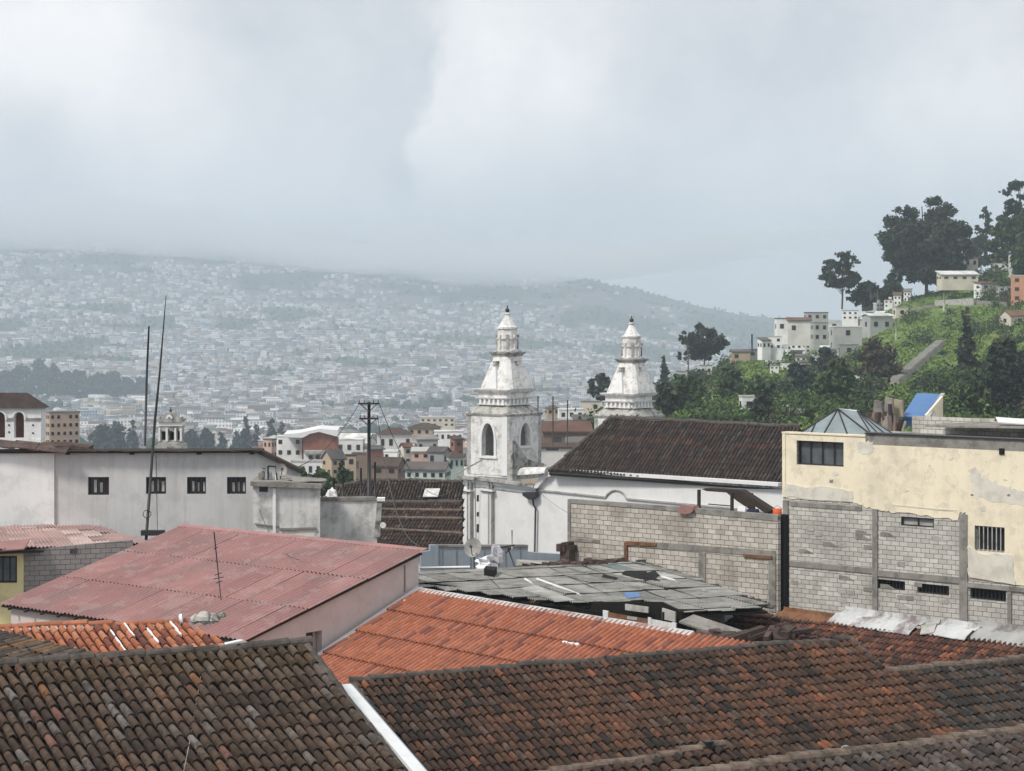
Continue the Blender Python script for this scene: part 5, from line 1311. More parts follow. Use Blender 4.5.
# windows
def cwin(key, frame_m, pane_m, bars, depth=-.22, fr=.05, hb=0, name='window'):
    u0, u1, v0, v1 = R_[key]; mb = MB()
    for uu in (u0, u1-fr): mb.slab(CW, uu, uu+fr, v0, v1, depth, depth+.1)
    for vv in (v0, v1-fr): mb.slab(CW, u0+fr, u1-fr, vv, vv+fr, depth, depth+.1)
    f = mb.build(name, MATS[frame_m], t)
    mb = MB(); mb.slab(CW, u0, u1, v0, v1, depth-.06, depth-.04); mb.build('pane', MATS[pane_m], f)
    for i in range(bars):
        u = u0+(u1-u0)*(i+1)/(bars+1); mb = MB(); mb.slab(CW, u-.022, u+.022, v0, v1, -.03 if hb else depth+.02, .0 if hb else depth+.06); mb.build('bar', MATS[frame_m], f)
    return f
f = cwin('big', 'dark_wood', 'dull_glass', 3)
u0, u1, v0, v1 = R_['big']
mb = MB(); mb.slab(CW, u0+.1, u0+(u1-u0)*.5, v0+.08, v1-.08, -.259, -.25); mb.build('curtain', MATS['dull_glass'], f)
cwin('grill', 'concrete_light', 'dark_glass', 6, hb=1)
f = cwin('duo', 'dark_metal', 'concrete_light', 1, depth=-.12)
for k_ in ('v1', 'v2', 'v3'): cwin(k_, 'dark_metal', 'dark_glass', 8, hb=0)
for i in range(14):   # small blisters where the paint has come off
    x = random.uniform(790, 1020); y = random.choice((random.uniform(472, 495), random.uniform(445, 510)))
    if 866 < x < 870 or (795 < x < 848 and 438 < y < 470) or y > 500 and x < 900: continue
    c_ = CW.px(x, y); r_ = random.uniform(.04, .16); skin([(c_[0]+r_*random.uniform(.5, 1.6)*math.cos(a_), c_[1]+r_*random.uniform(.4, 1)*math.sin(a_)) for a_ in [k2*.785 for k2 in range(8)]], random.choice(('worn_plaster', 'concrete', 'worn_plaster')), .04+.001*i, 'paint_blister')
for i in range(30):   # mortar smears and odd darker blocks on the bare blockwork
    x = random.uniform(790, 955); y = random.uniform(520, 606); c_ = CW.px(x, y)
    u_, v_ = math.floor(c_[0]/.4)*.4, math.floor(c_[1]/.2)*.2
    skin([(u_+.02, v_+.01), (u_+random.choice((.38, .78)), v_+.01), (u_+.38, v_+.19), (u_+.02, v_+.19)], 'concrete_light' if i % 2 else 'concrete', .012+.0005*i, 'mortar_smear')
# ------------------------------------------------------------ glass pyramid skylight
c = CW.pt(CW.px(834, 430)[0], topL, -1.5)
t = thing('skylight', (c.x, c.y, c.z), 'grey green glass pyramid skylight with dark ribs on the roof of the cream building', 'skylight')
apex = P(838, 409, c.y+.3); apex2 = P(857, 411, c.y+.6)
bl = [CW.pt(CW.px(797, 433)[0], topL+.02, -.3), CW.pt(CW.px(869, 433)[0], topL+.02, -.3), CW.pt(CW.px(862, 430)[0], topL+.02, -2.6), CW.pt(CW.px(806, 430)[0], topL+.02, -2.6)]
mb = MB(); mb.add(bl+[apex, apex2], [(0, 1, 4), (1, 5, 4), (1, 2, 5), (2, 3, 4, 5), (3, 0, 4)]); mb.build('glass', MATS['green_glass'], t)
mid = lambda a, b, f: a+(b-a)*f
for a_, b_, m in ((bl[0], apex, 'dark_metal'), (bl[1], apex, 'dark_metal'), (bl[2], apex2, 'dark_metal'), (apex, apex2, 'white_metal'), (bl[1], apex2, 'dark_metal'), (mid(bl[0], bl[1], .33), apex, 'dark_metal'), (mid(bl[0], bl[1], .66), apex, 'dark_metal'), (mid(bl[1], bl[2], .33), apex2, 'dark_metal'), (mid(bl[1], bl[2], .66), apex2, 'dark_metal'), (bl[0], bl[1], 'dark_metal'), (mid(bl[0], bl[1], .15), mid(bl[0], apex, .4), 'dark_metal')):
    mb = MB(); mb.tube([a_, b_], .04, 5); mb.build('rib', MATS[m], t)
# ------------------------------------------------------------ rooftop clutter
D1 = vplane(903, 420, 93, V3(.93, -.36, 0))
t = thing('rooftop_shed', D1.O-UP*1, 'rooftop shed with a bright blue sloping sheet roof on the cream building', 'shed')
mb = MB(); mb.prism(D1, D1.poly([(902, 417), (934, 416), (948, 393), (918, 394)]), -.1, 0)
a_, b_, c_ = P(902, 416, 92.5), P(931, 417, 92), P(918, 393, 95.6)
Q = plane3(a_, b_, c_); mb = MB(); mb.prism(Q, [Q.px(*p) for p in ((902, 416), (930, 417), (944, 394), (917, 393))], -.06, 0); mb.build('roof', MATS['blue_tarp'], t)
mb = MB(); mb.prism(Q, [Q.px(*p) for p in ((926, 417), (930, 417), (945, 393.5), (941, 393.5))], .002, .03); mb.build('roof_edge', MATS['concrete_light'], t)
Q3 = Plane(P(924, 418, 92.1), RB, UP); mb = MB(); mb.prism(Q3, Q3.poly([(924, 418), (943, 396), (943, 420), (924, 422)]), -.1, 0); mb.build('wall', MATS['cream_plaster'], t)
mb = MB(); mb.prism(D1, D1.poly([(903, 417), (912, 417), (912, 426), (903, 426)]), 0, .05); mb.build('door', MATS['blue_tarp'], t)
PP = vplane(912, 420, 91, -RA)
t = thing('block_parapet', PP.pt(3, -1), 'low bare block parapet beside the blue roofed shed on top of the cream building', 'wall')
mb = MB(); mb.prism(PP, PP.poly([(912, 416), (990, 419), (1060, 424), (1060, 450), (912, 440)]), -.2, 0); mb.build('wall', MATS['block_wall'], t)
a_, b_ = P(925, 427, 89), P(1040, 428, 84.5); Q = plane3(a_, b_, P(985, 420, 92))
mb = MB(); mb.prism(Q, [Q.px(*p) for p in ((925, 427), (1050, 429), (1050, 420), (985, 420))], 0, .08); tag(mb.build('roof_sheet', MATS['concrete']), 'grey corrugated sheet roof low along the top right of the cream building', 'roof sheet')
a_, b_ = P(998, 423, 86), P(1050, 427, 84); Q = plane3(a_, b_, a_+V3(.1, .9, .25))
mb = MB(); mb.slab(Q, 0, (b_-a_).length, 0, .7, 0, .05); tag(mb.build('roof_sheet', MATS['white_metal']), 'white sheet with a red edge at the top right corner of the cream building', 'roof sheet')
mb = MB(); mb.tube([P(995, 420, 87), P(1050, 421.5, 85)], .06, 5); tag(mb.build('gutter', MATS['brick_red']), 'red gutter above the white roof sheet at the right edge', 'gutter')
mat('plank', (1, 1, 1), .95, .3, 3, attr=True)
for i in range(15):
    x = 872+i*2.2+random.uniform(-1, 1); h_ = random.uniform(8, 20) if i != 9 else 27; w_ = random.uniform(.05, .16)
    lean = random.uniform(-4, 4); q = P(x, 431, 89.5+random.random()*2); p2 = P(x+lean, 431-h_, q.y)
    mb = MB(); mb.tube([q, p2], [w_, w_*.8], 4, (random.choice([(.2, .15, .12), (.10, .06, .05), (.28, .25, .22), (.05, .04, .04)])), False)
    tag(mb.build('plank', MATS['plank']), f'upright plank in the pile of timber left of the blue roofed shed', 'plank', 'planks stacked on the roof beside the skylight')
for i, (x0, x1, y0, y1, c_) in enumerate(((873, 882, 400, 412, (.2, .18, .17)), (884, 893, 397, 412, (.25, .23, .21)), (893, 903, 399, 416, (.3, .27, .2)), (886, 902, 413, 424, (.27, .24, .21)), (867, 886, 412, 424, (.09, .06, .05)))):
    Q = vplane(x0, y1, 92+i*.3, -RA); mb = MB(); mb.prism(Q, Q.poly([(x0, y1), (x1, y1+1), (x1-1, y0+2), (x0+1, y0)]), -.15, 0, c_)
    tag(mb.build('board', MATS['plank']), ['small grey board standing highest at the left of the timber pile', 'grey board second from the left in the timber pile', 'pale board directly left of the blue roof', 'broad tan board low beside the blue door', 'dark brown board low behind the skylight'][i], 'board')
# ------------------------------------------------------------ city houses
def city_wall_mat():
    m = mat('city_wall', (1, 1, 1), .93, .2, .1, attr=True, stain=(.2, .19, .18), stain_amt=.2, stain_scale=.12)
    nt = m.node_tree; k = N(nt); b = [n for n in nt.nodes if n.type == 'BSDF_PRINCIPLED'][0]
    src = b.inputs['Base Color'].links[0].from_socket
    uv = k.n('ShaderNodeUVMap', uv_map='UVMap'); sp = k.n('ShaderNodeSeparateXYZ'); nt.links.new(uv.outputs[0], sp.inputs[0])
    fu = k.math('FRACT', k.math('MULTIPLY', sp.outputs[0], 1/2.7)); fv = k.math('FRACT', k.math('MULTIPLY', sp.outputs[1], 1/2.9))
    a = k.math('LESS_THAN', k.math('ABSOLUTE', k.math('SUBTRACT', fu, .5)), .23); c = k.math('LESS_THAN', k.math('ABSOLUTE', k.math('SUBTRACT', fv, .55)), .22)
    g = k.n('ShaderNodeNewGeometry'); s2 = k.n('ShaderNodeSeparateXYZ'); nt.links.new(g.outputs['Normal'], s2.inputs[0])
    v = k.math('LESS_THAN', k.math('ABSOLUTE', s2.outputs[2]), .3)
    w = k.math('MULTIPLY', k.math('MULTIPLY', a, c), k.math('MULTIPLY', v, .82))
    nt.links.new(k.mix(w, src, (.05, .055, .06)), b.inputs['Base Color'])
city_wall_mat()
WALLC = {'white': (.83, .83, .82), 'off-white': (.68, .67, .64), 'cream': (.64, .59, .49), 'light grey': (.42, .42, .42), 'grey': (.28, .28, .285), 'tan': (.45, .36, .26), 'brick red': (.27, .13, .09),
         'pale blue': (.36, .47, .58), 'mint green': (.48, .56, .51), 'salmon': (.56, .39, .32), 'peach': (.52, .40, .32), 'yellow': (.66, .54, .27), 'brown': (.20, .15, .12), 'orange': (.62, .30, .19)}
ROOFC = {'dark brown tiled': (.085, .062, .052), 'reddish brown tiled': (.15, .085, .065), 'grey': (.24, .235, .23), 'dark grey': (.12, .11, .105), 'white': (.68, .68, .67), 'rusty': (.2, .11, .075), 'pale': (.45, .44, .42)}
def house(X, Y, z0, yaw, w, d, h, wall, roof, rtype, rise, label, group=None, floors=2, nwin=3, windows=True, cat='house', name='house', found=6):
    a = math.radians(yaw); ax = V3(math.cos(a), math.sin(a), 0); ay = V3(-math.sin(a), math.cos(a), 0)
    t = thing(name, (X, Y, z0), label, cat, group); wc, rc = WALLC[wall], ROOFC[roof]
    c = (X, Y); zt = z0+h
    mb = MB(); mb.box(c, ax, ay, w, d, z0-found, zt, wc)
    o = V3(X, Y, 0)
    if rtype == 'gable':   # ridge along ax
        pts = [o+ax*(-w/2)+ay*(-d/2), o+ax*(-w/2)+ay*(d/2), o+ax*(-w/2)]; 
        for s_ in (-1, 1):
            p = [o+ax*(s_*w/2)+ay*(-d/2), o+ax*(s_*w/2)+ay*(d/2), o+ax*(s_*w/2)]
            mb.add([(p[0].x, p[0].y, zt), (p[1].x, p[1].y, zt), (p[2].x, p[2].y, zt+rise)], [(0, 1, 2)], wc)
    wl = mb.build('wall', MATS['paint' if windows else 'city_wall'], t)
    mb = MB(); e = .35 if w > 5 else .2
    if rtype == 'flat':
        mb.box(c, ax, ay, w+.15, d+.15, zt, zt+.25, rc)
        if rise > .6: mb.box((X+ax.x*w*.2+ay.x*d*.1, Y+ax.y*w*.2+ay.y*d*.1), ax, ay, w*.35, d*.4, zt+.25, zt+.25+rise, wc)
    elif rtype == 'gable':
        for s_ in (-1, 1):
            A = [o+ax*(-w/2-e)+ay*(s_*(d/2+e)), o+ax*(w/2+e)+ay*(s_*(d/2+e)), o+ax*(w/2+e), o+ax*(-w/2-e)]
            z_ = [zt-e*rise/(d/2), zt-e*rise/(d/2), zt+rise, zt+rise]
            mb.hexa([(p.x, p.y, q+dz) for dz in (.02, .2) for p, q in zip(A, z_)], rc)
    elif rtype == 'hip':
        b = [o+ax*(i*(w/2+e))+ay*(j*(d/2+e)) for i, j in ((-1, -1), (1, -1), (1, 1), (-1, 1))]; rr = max(0, (w-d)/2)
        vs = [(p.x, p.y, zt+.02) for p in b]+[(X+ax.x*q, Y+ax.y*q, zt+rise) for q in (-rr, rr)]
        mb.add(vs, [(0, 1, 5, 4), (1, 2, 5), (2, 3, 4, 5), (3, 0, 4), (3, 2, 1, 0)], rc)
    elif rtype == 'shed':
        A = [o+ax*(i*(w/2+e))+ay*(j*(d/2+e)) for i, j in ((-1, -1), (1, -1), (1, 1), (-1, 1))]; z_ = [zt+.02, zt+.02, zt+rise, zt+rise]
        mb.hexa([(p.x, p.y, q+dz) for dz in (0, .18) for p, q in zip(A, z_)], rc)
        mb2 = [o+ax*(w/2)+ay*(-d/2), o+ax*(w/2)+ay*(d/2)]
        for s_ in (-1, 1):
            p = [o+ax*(s_*w/2)+ay*(-d/2), o+ax*(s_*w/2)+ay*(d/2)]; mb.add([(p[0].x, p[0].y, zt), (p[1].x, p[1].y, zt), (p[1].x, p[1].y, zt+rise)], [(0, 1, 2)], wc)
        p = [o+ax*(-w/2)+ay*(d/2), o+ax*(w/2)+ay*(d/2)]; mb.add([(p[0].x, p[0].y, zt), (p[1].x, p[1].y, zt), (p[1].x, p[1].y, zt+rise), (p[0].x, p[0].y, zt+rise)], [(0, 1, 2, 3)], wc)
    mb.build('roof', MATS['roof_paint'], t)
    if windows:
        view = (o-V3(0, 0, 0)).normalized()
        for n_, tx, half, ln in ((-ay, ax, d/2, w), (ay, -ax, d/2, w), (ax, ay, w/2, d), (-ax, -ay, w/2, d)):
            if n_.dot(view) > -.12: continue
            k_ = nwin if ln >= w*.99 else max(1, int(round(nwin*ln/w)))
            for f in range(floors):
                for i in range(k_):
                    if random.random() < .1: continue
                    u = (i+.5)/k_*ln-ln/2; ww = min(1.0, ln/k_*.42); zc = z0+h*(f+.55)/floors; hh = min(1.15, h/floors*.4)
                    q = o+n_*(half+.02)+tx*u; mb = MB(); mb.box((q.x, q.y), tx, n_, ww, .1, zc-hh/2, zc+hh/2)
                    mb.build('window', MATS['dark_glass'], t)
    return t
def phouse(x0, x1, reave, rbase, Y, yaw, dr, wall, roof, rtype, rise_px, label, **kw):
    """house whose front spans pixels x0..x1, eave and base at given rows"""
    px = (x0+x1)/2; a = math.radians(yaw); w = (x1-x0)/F*Y; c_, s_ = abs(math.cos(a)), abs(math.sin(a))
    W_ = w/(c_+dr*s_); D = W_*dr; q = P(px, rbase, Y); h = (rbase-reave)/F*Y
    return house(q.x, Y+D*.4, q.z, yaw, W_, D, h, wall, roof, rtype, rise_px/F*Y, label, **kw)
GRP = None
mid = [
 # x0, x1, eave, base, Y, yaw, depth ratio, wall, roof, type, rise, label, floors, nwin
 (276, 304, 437, 458, 392, -6, .6, 'white', 'white', 'flat', 1, 'white three-storey block joined to the left of the brick hall', 2, 3),
 (411, 436, 443, 452, 420, 4, .6, 'white', 'pale', 'flat', 2, 'low white house just right of the beige house with three windows', 1, 3),
 (263, 276, 440, 470, 380, -30, .8, 'salmon', 'dark grey', 'flat', 1, 'narrow salmon coloured house at the left of the white three-storey block', 3, 2),
 (336, 364, 440, 456, 430, -4, .6, 'off-white', 'white', 'flat', 1, 'low off-white building directly right of the brick hall', 1, 3),
 (321, 345, 459, 476, 300, 38, 1.1, 'tan', 'dark grey', 'gable', 8, 'ochre gabled house with a dark roof in front of the brick hall', 2, 2),
 (345, 356, 456, 480, 310, 10, .8, 'tan', 'dark brown tiled', 'flat', 1, 'small tan tower house right of the ochre gable', 2, 1),
 (352, 368, 454, 476, 330, -8, .7, 'brown', 'dark grey', 'flat', 1, 'windowless brown red wall block left of the utility pole', 1, 0),
 (290, 322, 462, 478, 320, 5, .5, 'white', 'pale', 'flat', 1, 'low white house half hidden by the green bushes beyond the annex', 1, 4),
 (376, 412, 434, 452, 350, 6, .7, 'off-white', 'dark brown tiled', 'hip', 6, 'beige house with three dark windows and a brown tiled roof right of the utility pole', 1, 4),
 (383, 400, 452, 470, 300, -12, .8, 'white', 'white', 'flat', 1, 'white house with a bright white flat roof right of the utility pole', 2, 2),
 (400, 412, 447, 466, 310, 30, .8, 'cream', 'reddish brown tiled', 'gable', 3, 'small cream gabled house behind the bright white roof', 2, 1),
 (366, 384, 450, 472, 320, 20, .8, 'brick red', 'dark grey', 'shed', 3, 'dark brick house directly behind the utility pole', 1, 1),
 (412, 430, 452, 468, 300, 0, .8, 'salmon', 'pale', 'shed', 3, 'salmon house with a pale lean-to roof in the crowd of roofs left of the church', 2, 2),
 (408, 440, 428, 436, 430, -4, .8, 'tan', 'dark brown tiled', 'hip', 5, 'house with a broad dark hip roof rising behind the beige house', 1, 4),
 (434, 463, 432, 442, 400, 0, .6, 'white', 'white', 'flat', 1, 'long white building with a bright roof left of the nearer bell tower', 1, 5),
 (446, 464, 457, 470, 260, 15, .8, 'mint green', 'dark brown tiled', 'hip', 6, 'pale mint house with three dark windows beside the church corner', 1, 3),
 (450, 463, 440, 458, 330, 35, .8, 'brick red', 'dark brown tiled', 'shed', 3, 'brick house between the mint house and the long white building', 2, 1),
 (405, 450, 470, 480, 240, -10, .7, 'mint green', 'dark grey', 'gable', 6, 'low pale green house with a dark grey roof left of the church', 1, 5),
 (372, 405, 466, 476, 260, -18, .8, 'brown', 'dark brown tiled', 'gable', 7, 'low brown house under a dark gable roof right of the utility pole foot', 1, 2),
 (414, 438, 440, 455, 340, 10, .9, 'light grey', 'grey', 'shed', 3, 'grey lean-to roofed house in the middle of the crowd of roofs', 1, 3),
 (428, 450, 452, 466, 290, -25, .8, 'grey', 'dark grey', 'gable', 4, 'grey gabled house left of the mint house', 1, 2),
 (420, 455, 418, 427, 560, 0, .6, 'cream', 'pale', 'flat', 1, 'long cream house on the first rise of the far city left of the tower', 2, 6),
 (558, 584, 410, 420, 380, 4, .6, 'white', 'white', 'flat', 1, 'white two-window building with a bright roof between the bell towers', 1, 3),
 (559, 572, 420, 429, 290, 0, .7, 'pale blue', 'pale', 'flat', 1, 'small turquoise house between the bell towers', 1, 1),
 (541, 562, 424, 440, 330, 24, 1, 'off-white', 'grey', 'gable', 4, 'off-white gabled house right beside the nearer bell tower', 1, 2),
 (540, 588, 448, 462, 200, 0, .5, 'off-white', 'dark brown tiled', 'gable', 3, 'off-white hall end wall seen between the bell towers', 1, 0),
 (541, 590, 431, 446, 250, 4, .6, 'brown', 'reddish brown tiled', 'gable', 8, 'house with a reddish brown tile roof between the bell towers', 1, 0),
 (572, 594, 420, 430, 300, -8, .8, 'grey', 'dark grey', 'gable', 4, 'dark grey roofed house left of the farther bell tower', 1, 2),
 (581, 600, 402, 412, 400, 0, .6, 'cream', 'grey', 'flat', 1, 'cream wall building behind the farther bell tower', 1, 2),
 (545, 560, 408, 416, 420, 10, .8, 'tan', 'dark grey', 'hip', 3, 'small tan house right of the nearer bell tower under the hillside trees', 1, 2),
 (43, 78, 413, 446, 262, 30, .55, 'peach', 'grey', 'flat', .5, 'peach coloured block of flats beside the white bell tower at the left edge', 4, 5),
]
for (x0, x1, re, rb_, Y, yaw, dr, wall, roof, rt, ri, lab, fl, nw) in mid:
    phouse(x0, x1, re, rb_, Y, yaw, dr, wall, roof, rt, ri, lab, floors=fl, nwin=nw, windows=nw > 0)
# brick hall with the curved white roof
BH = vplane(303, 452, 385, V3(1, .06, 0))
t = thing('brick_hall', BH.pt(3, -4), 'brick fronted hall with a curved white roof edge, left of the utility pole', 'hall')
mb = MB(); mb.prism(BH, BH.poly([(303, 437), (310, 433), (319, 431), (329, 433.5), (337, 438), (337, 462), (303, 462)]), -12, 0); mb.build('wall', MATS['brick_red'], t)
mb = MB(); mb.prism(BH, BH.poly([(284, 434), (298, 433), (310, 430.5), (319, 428.5), (338, 430), (339, 437), (329, 434.2), (319, 431.6), (310, 433.6), (303, 437.5), (284, 437)]), -12.2, .8); mb.build('roof', MATS['white_paint'], t)
mb = MB(); mb.prism(BH, BH.poly([(305, 450), (338, 450), (338, 453), (305, 453)]), 0, 3); mb.build('canopy', MATS['concrete_light'], t)
mb = MB(); mb.prism(BH, BH.poly([(304, 453), (338, 453), (338, 465), (304, 465)]), -.1, 1.2); mb.build('lower_front', MATS['white_wall'], t)
for x in (309, 316, 323, 330): mb = MB(); mb.prism(BH, BH.poly([(x, 455), (x+4, 455), (x+4, 459), (x, 459)]), 1.2, 1.26); mb.build('window', MATS['dark_glass'], t)
# two big tiled roofs left of the church
def big_roof(name, o_, u_, v_, pts, pal, label, pitch=.26, course=.5):
    Q = plane3(o_, u_, v_); t = thing('tiled_house', (Q.hit(*pts[0]).x, o_.y, gz(o_.x, o_.y)), label, 'house')
    pp = [Q.px(*p) for p in pts]; tile_roof('roof', Q, pp, pitch, course, lambda u, v, i, j: pick(pal), t, 'far_tile', 1, True, 1, 4)
    house_body(t, Q, pp, .9, 'grey_wall', None, -.4); return Q, t
palb = [(5, (.075, .055, .047)), (3, (.10, .068, .055)), (1, (.15, .11, .085)), (2, (.05, .042, .038))]
o_ = P(376, 503, 128); u_ = P(468, 503, 124)
Qa, ta = big_roof('a', o_, u_, o_+V3(-.25, -1, -.42), [(372, 503), (462, 503), (462, 556), (366, 548)], palb, 'brown tiled house whose roof lies between the low whitewashed wall and the church')
for y in (511, 519, 530): 
    a_, b_ = Qa.hit(378, y), Qa.hit(463, y+(1 if y < 520 else 5)); mb = MB(); mb.tube([a_+Qa.N*.12, b_+Qa.N*.12], .1, 5, (.2, .15, .12)); mb.build('mortar_course', MATS['ridge_mortar'], ta)
ridge_tiles('ridge_cap', Qa.pt(*Qa.px(372, 503), .05), Qa.pt(*Qa.px(462, 503), .05), .16, ta, 'dark_ridge', .6)
o_ = P(340, 486, 160); u_ = P(470, 484, 158)
Qb, tb = big_roof('b', o_, u_, o_+V3(-.1, -1, -.4), [(335, 487), (372, 480), (455, 481), (462, 483), (462, 515), (330, 515)], palb, 'dark tiled house in the second row of roofs left of the church')
ridge_tiles('ridge_cap', Qb.pt(*Qb.px(335, 487), .05), Qb.pt(*Qb.px(372, 480), .05), .16, tb, 'dark_ridge', .6); ridge_tiles('ridge_cap', Qb.pt(*Qb.px(372, 480), .05), Qb.pt(*Qb.px(462, 482), .05), .16, tb, 'dark_ridge', .6)
Qs = Qb; u, v = Qs.px(432, 497); mb = MB(); mb.slab(Qs, u-.5, u+.5, v-.6, v+.6, .0, .35); sk = mb.build('dormer', MATS['dark_metal'], tb)
mb = MB(); mb.slab(Qs, u-.6, u+.6, v-.7, v+.7, .35, .4); mb.build('dormer_roof', MATS['pale_wall'], tb)
# ---- individual smaller houses nearer than ~650 m, filling the valley
def where(px, row):
    if px < 130: return 'left of antenna masts'
    if px < 260: return 'above long white building'
    if px < 362: return 'left of utility pole'
    if px < 400: return 'right of utility pole'
    if px < 470: return 'left of nearer tower'
    if px < 545: return 'behind nearer tower'
    return 'between the towers'
made = []; taken = [((m_[0]+m_[1])/2, m_[4], (m_[1]-m_[0])/2) for m_ in mid]
Y = 250.0
while Y < 1900 and len(made) < 250:
    px = -8+random.uniform(0, 10)
    step = (15.0 if Y < 600 else 13)/Y*F*1.05
    while px < 640:
        X = (px-512)/F*Y; yj = Y+random.uniform(-5, 5)
        if (px < 330 and Y < 420) or (px < 268 and Y < 1180): px += step; continue      # hidden behind the long white building
        hid = any(abs(px-t_[0]) < t_[2]+5 and yj < t_[1]+8 for t_ in taken)
        if not hid and not (470 < px < 535) and not (px > 590 and Y > 230) and city_ok(X, yj) and len(made) < 250:
            z0 = gz(X, yj); row = HZ+(CZ-z0)*F/yj
            made.append((px, yj, X, z0, row))
        px += step*random.uniform(.9, 1.25)
    Y += 19
Y_IND = Y
labs = {}
rec = []
for (px, yj, X, z0, row) in made:
    wall = pick([(6, 'white'), (5, 'off-white'), (2.5, 'cream'), (3, 'light grey'), (2, 'grey'), (2, 'tan'), (.8, 'brick red'), (.7, 'pale blue'), (.3, 'mint green'), (.6, 'salmon'), (.4, 'yellow')])
    roof = pick([(4, 'dark brown tiled'), (3, 'reddish brown tiled'), (4, 'grey'), (3, 'dark grey'), (1.5, 'white'), (1.5, 'rusty'), (2, 'pale')])
    rt = pick([(4, 'flat'), (3, 'gable'), (2, 'hip'), (2, 'shed')]); fl = random.choice((1, 2, 2, 3))
    key = (wall, roof, rt, fl, where(px, row)); labs.setdefault(key, []).append(px); rec.append((px, yj, X, z0, row, key))
ordn = ['leftmost', 'second from left', 'third from left', 'fourth from left', 'fifth from left']
tword = {'flat': 'flat', 'gable': 'gabled', 'hip': 'hipped', 'shed': 'sloping'}
for (px, yj, X, z0, row, key) in rec:
    wall, roof, rt, fl, wh = key; same = sorted(labs[key]); st = ('low', 'two-storey', 'three-storey')[fl-1]
    lab = f'{st} {wall} house, {roof.replace(" tiled", "")} {tword[rt]} roof, {wh}'
    if len(same) > 1: lab = ordn[min(4, same.index(px))]+' '+lab
    w = random.uniform(8, 12.5); d = random.uniform(7, 10); h = 2.8*fl+random.uniform(0, 1)
    house(X, yj, z0, random.choice((0, 12, -14, 35, -38, 50))+random.uniform(-6, 6), w, d, h, wall, roof, rt, {'flat': random.choice((.3, 2)), 'gable': 2.2, 'hip': 2.2, 'shed': 1.3}[rt], lab,
          'houses packed across the valley floor', floors=fl, nwin=3, windows=yj < 430, found=4)
# ---- the far city: thousands of houses as one mass
def far_city():
    V, FF, C = [], [], []; o = 0
    Y = 640.0 if False else 900.0
    wcs = [(7, (.84, .84, .83)), (4, (.52, .51, .49)), (2, (.56, .48, .36)), (3, (.36, .36, .36)), (2, (.25, .25, .26)), (1.0, (.30, .21, .17)), (1.0, (.36, .43, .50)), (.7, (.5, .38, .32)), (.5, (.56, .5, .36)), (.2, (.42, .5, .47))]
    rcs = [(4, (.2, .195, .19)), (4, (.09, .087, .085)), (3, (.12, .075, .062)), (1.8, (.62, .62, .61)), (2.5, (.38, .37, .36)), (.25, (.25, .35, .46))]
    while Y < 5700:
        gx = 10.5+4*min(1, Y/5000); gy = 14+7*min(1, Y/5000)
        x = (-60-512)/F*Y; x1 = (815-512)/F*Y
        while x < x1:
            X = x+random.uniform(-2, 2); yy = Y+random.uniform(-.3, .3)*gy; px = 512+X/yy*F; x += gx*random.uniform(.85, 1.2)
            if yy < Y_IND-12 and -8 < px < 640: continue
            if px < 262 and yy < 1150: continue
            if is_hill(X, yy) or (px > 660 and yy < 1000) or not city_ok(X, yy): continue
            far = itp([3400, 4700, 5600], [1, .6, .3], yy)
            if px > 380: far *= itp([3600, 4800], [1, .12], yy)
            if random.random() > far*.94: continue
            z0 = gz(X, yy); big = random.random() < .07
            w = random.choice((random.uniform(6, 10), random.uniform(8, 15)))*(2.1 if big else 1); d = random.uniform(6, 10); h = random.choice((2.8, 3.2, 4.5, 5.4, 5.8, 6.2, 8.4))*(1.35 if big else 1)
            a = math.radians(25*noise.noise(Vector((X/300, yy/300, 0)))*3+random.choice((0, 0, 0, 90))+random.uniform(-5, 5)); ca, sa = math.cos(a), math.sin(a)
            co = [(X+ca*i*w/2-sa*j*d/2, yy+sa*i*w/2+ca*j*d/2) for i, j in ((-1, -1), (1, -1), (1, 1), (-1, 1))]
            wc, rc = pick(wcs), pick(rcs); s_ = random.uniform(.8, 1.15); wc = tuple(c*s_ for c in wc)
            V += [(p[0], p[1], z0-5) for p in co]
            if random.random() < .3:
                r = random.uniform(1, 2); V += [(co[0][0], co[0][1], z0+h), (co[1][0], co[1][1], z0+h), (co[2][0], co[2][1], z0+h+r), (co[3][0], co[3][1], z0+h+r)]
            else: V += [(p[0], p[1], z0+h) for p in co]
            FF += [(o, o+1, o+5, o+4), (o+1, o+2, o+6, o+5), (o+2, o+3, o+7, o+6), (o+3, o, o+4, o+7), (o+4, o+5, o+6, o+7)]; C += [wc]*4+[rc]; o += 8
        Y += gy
    ob = np_mesh('far_city', np.array(V), np.array(FF), C, MATS['city_wall']); print('far city', len(FF)//5)
    tag(ob, 'thousands of small pale houses covering the far valley and mountainside', 'houses', None, 'stuff')
far_city()
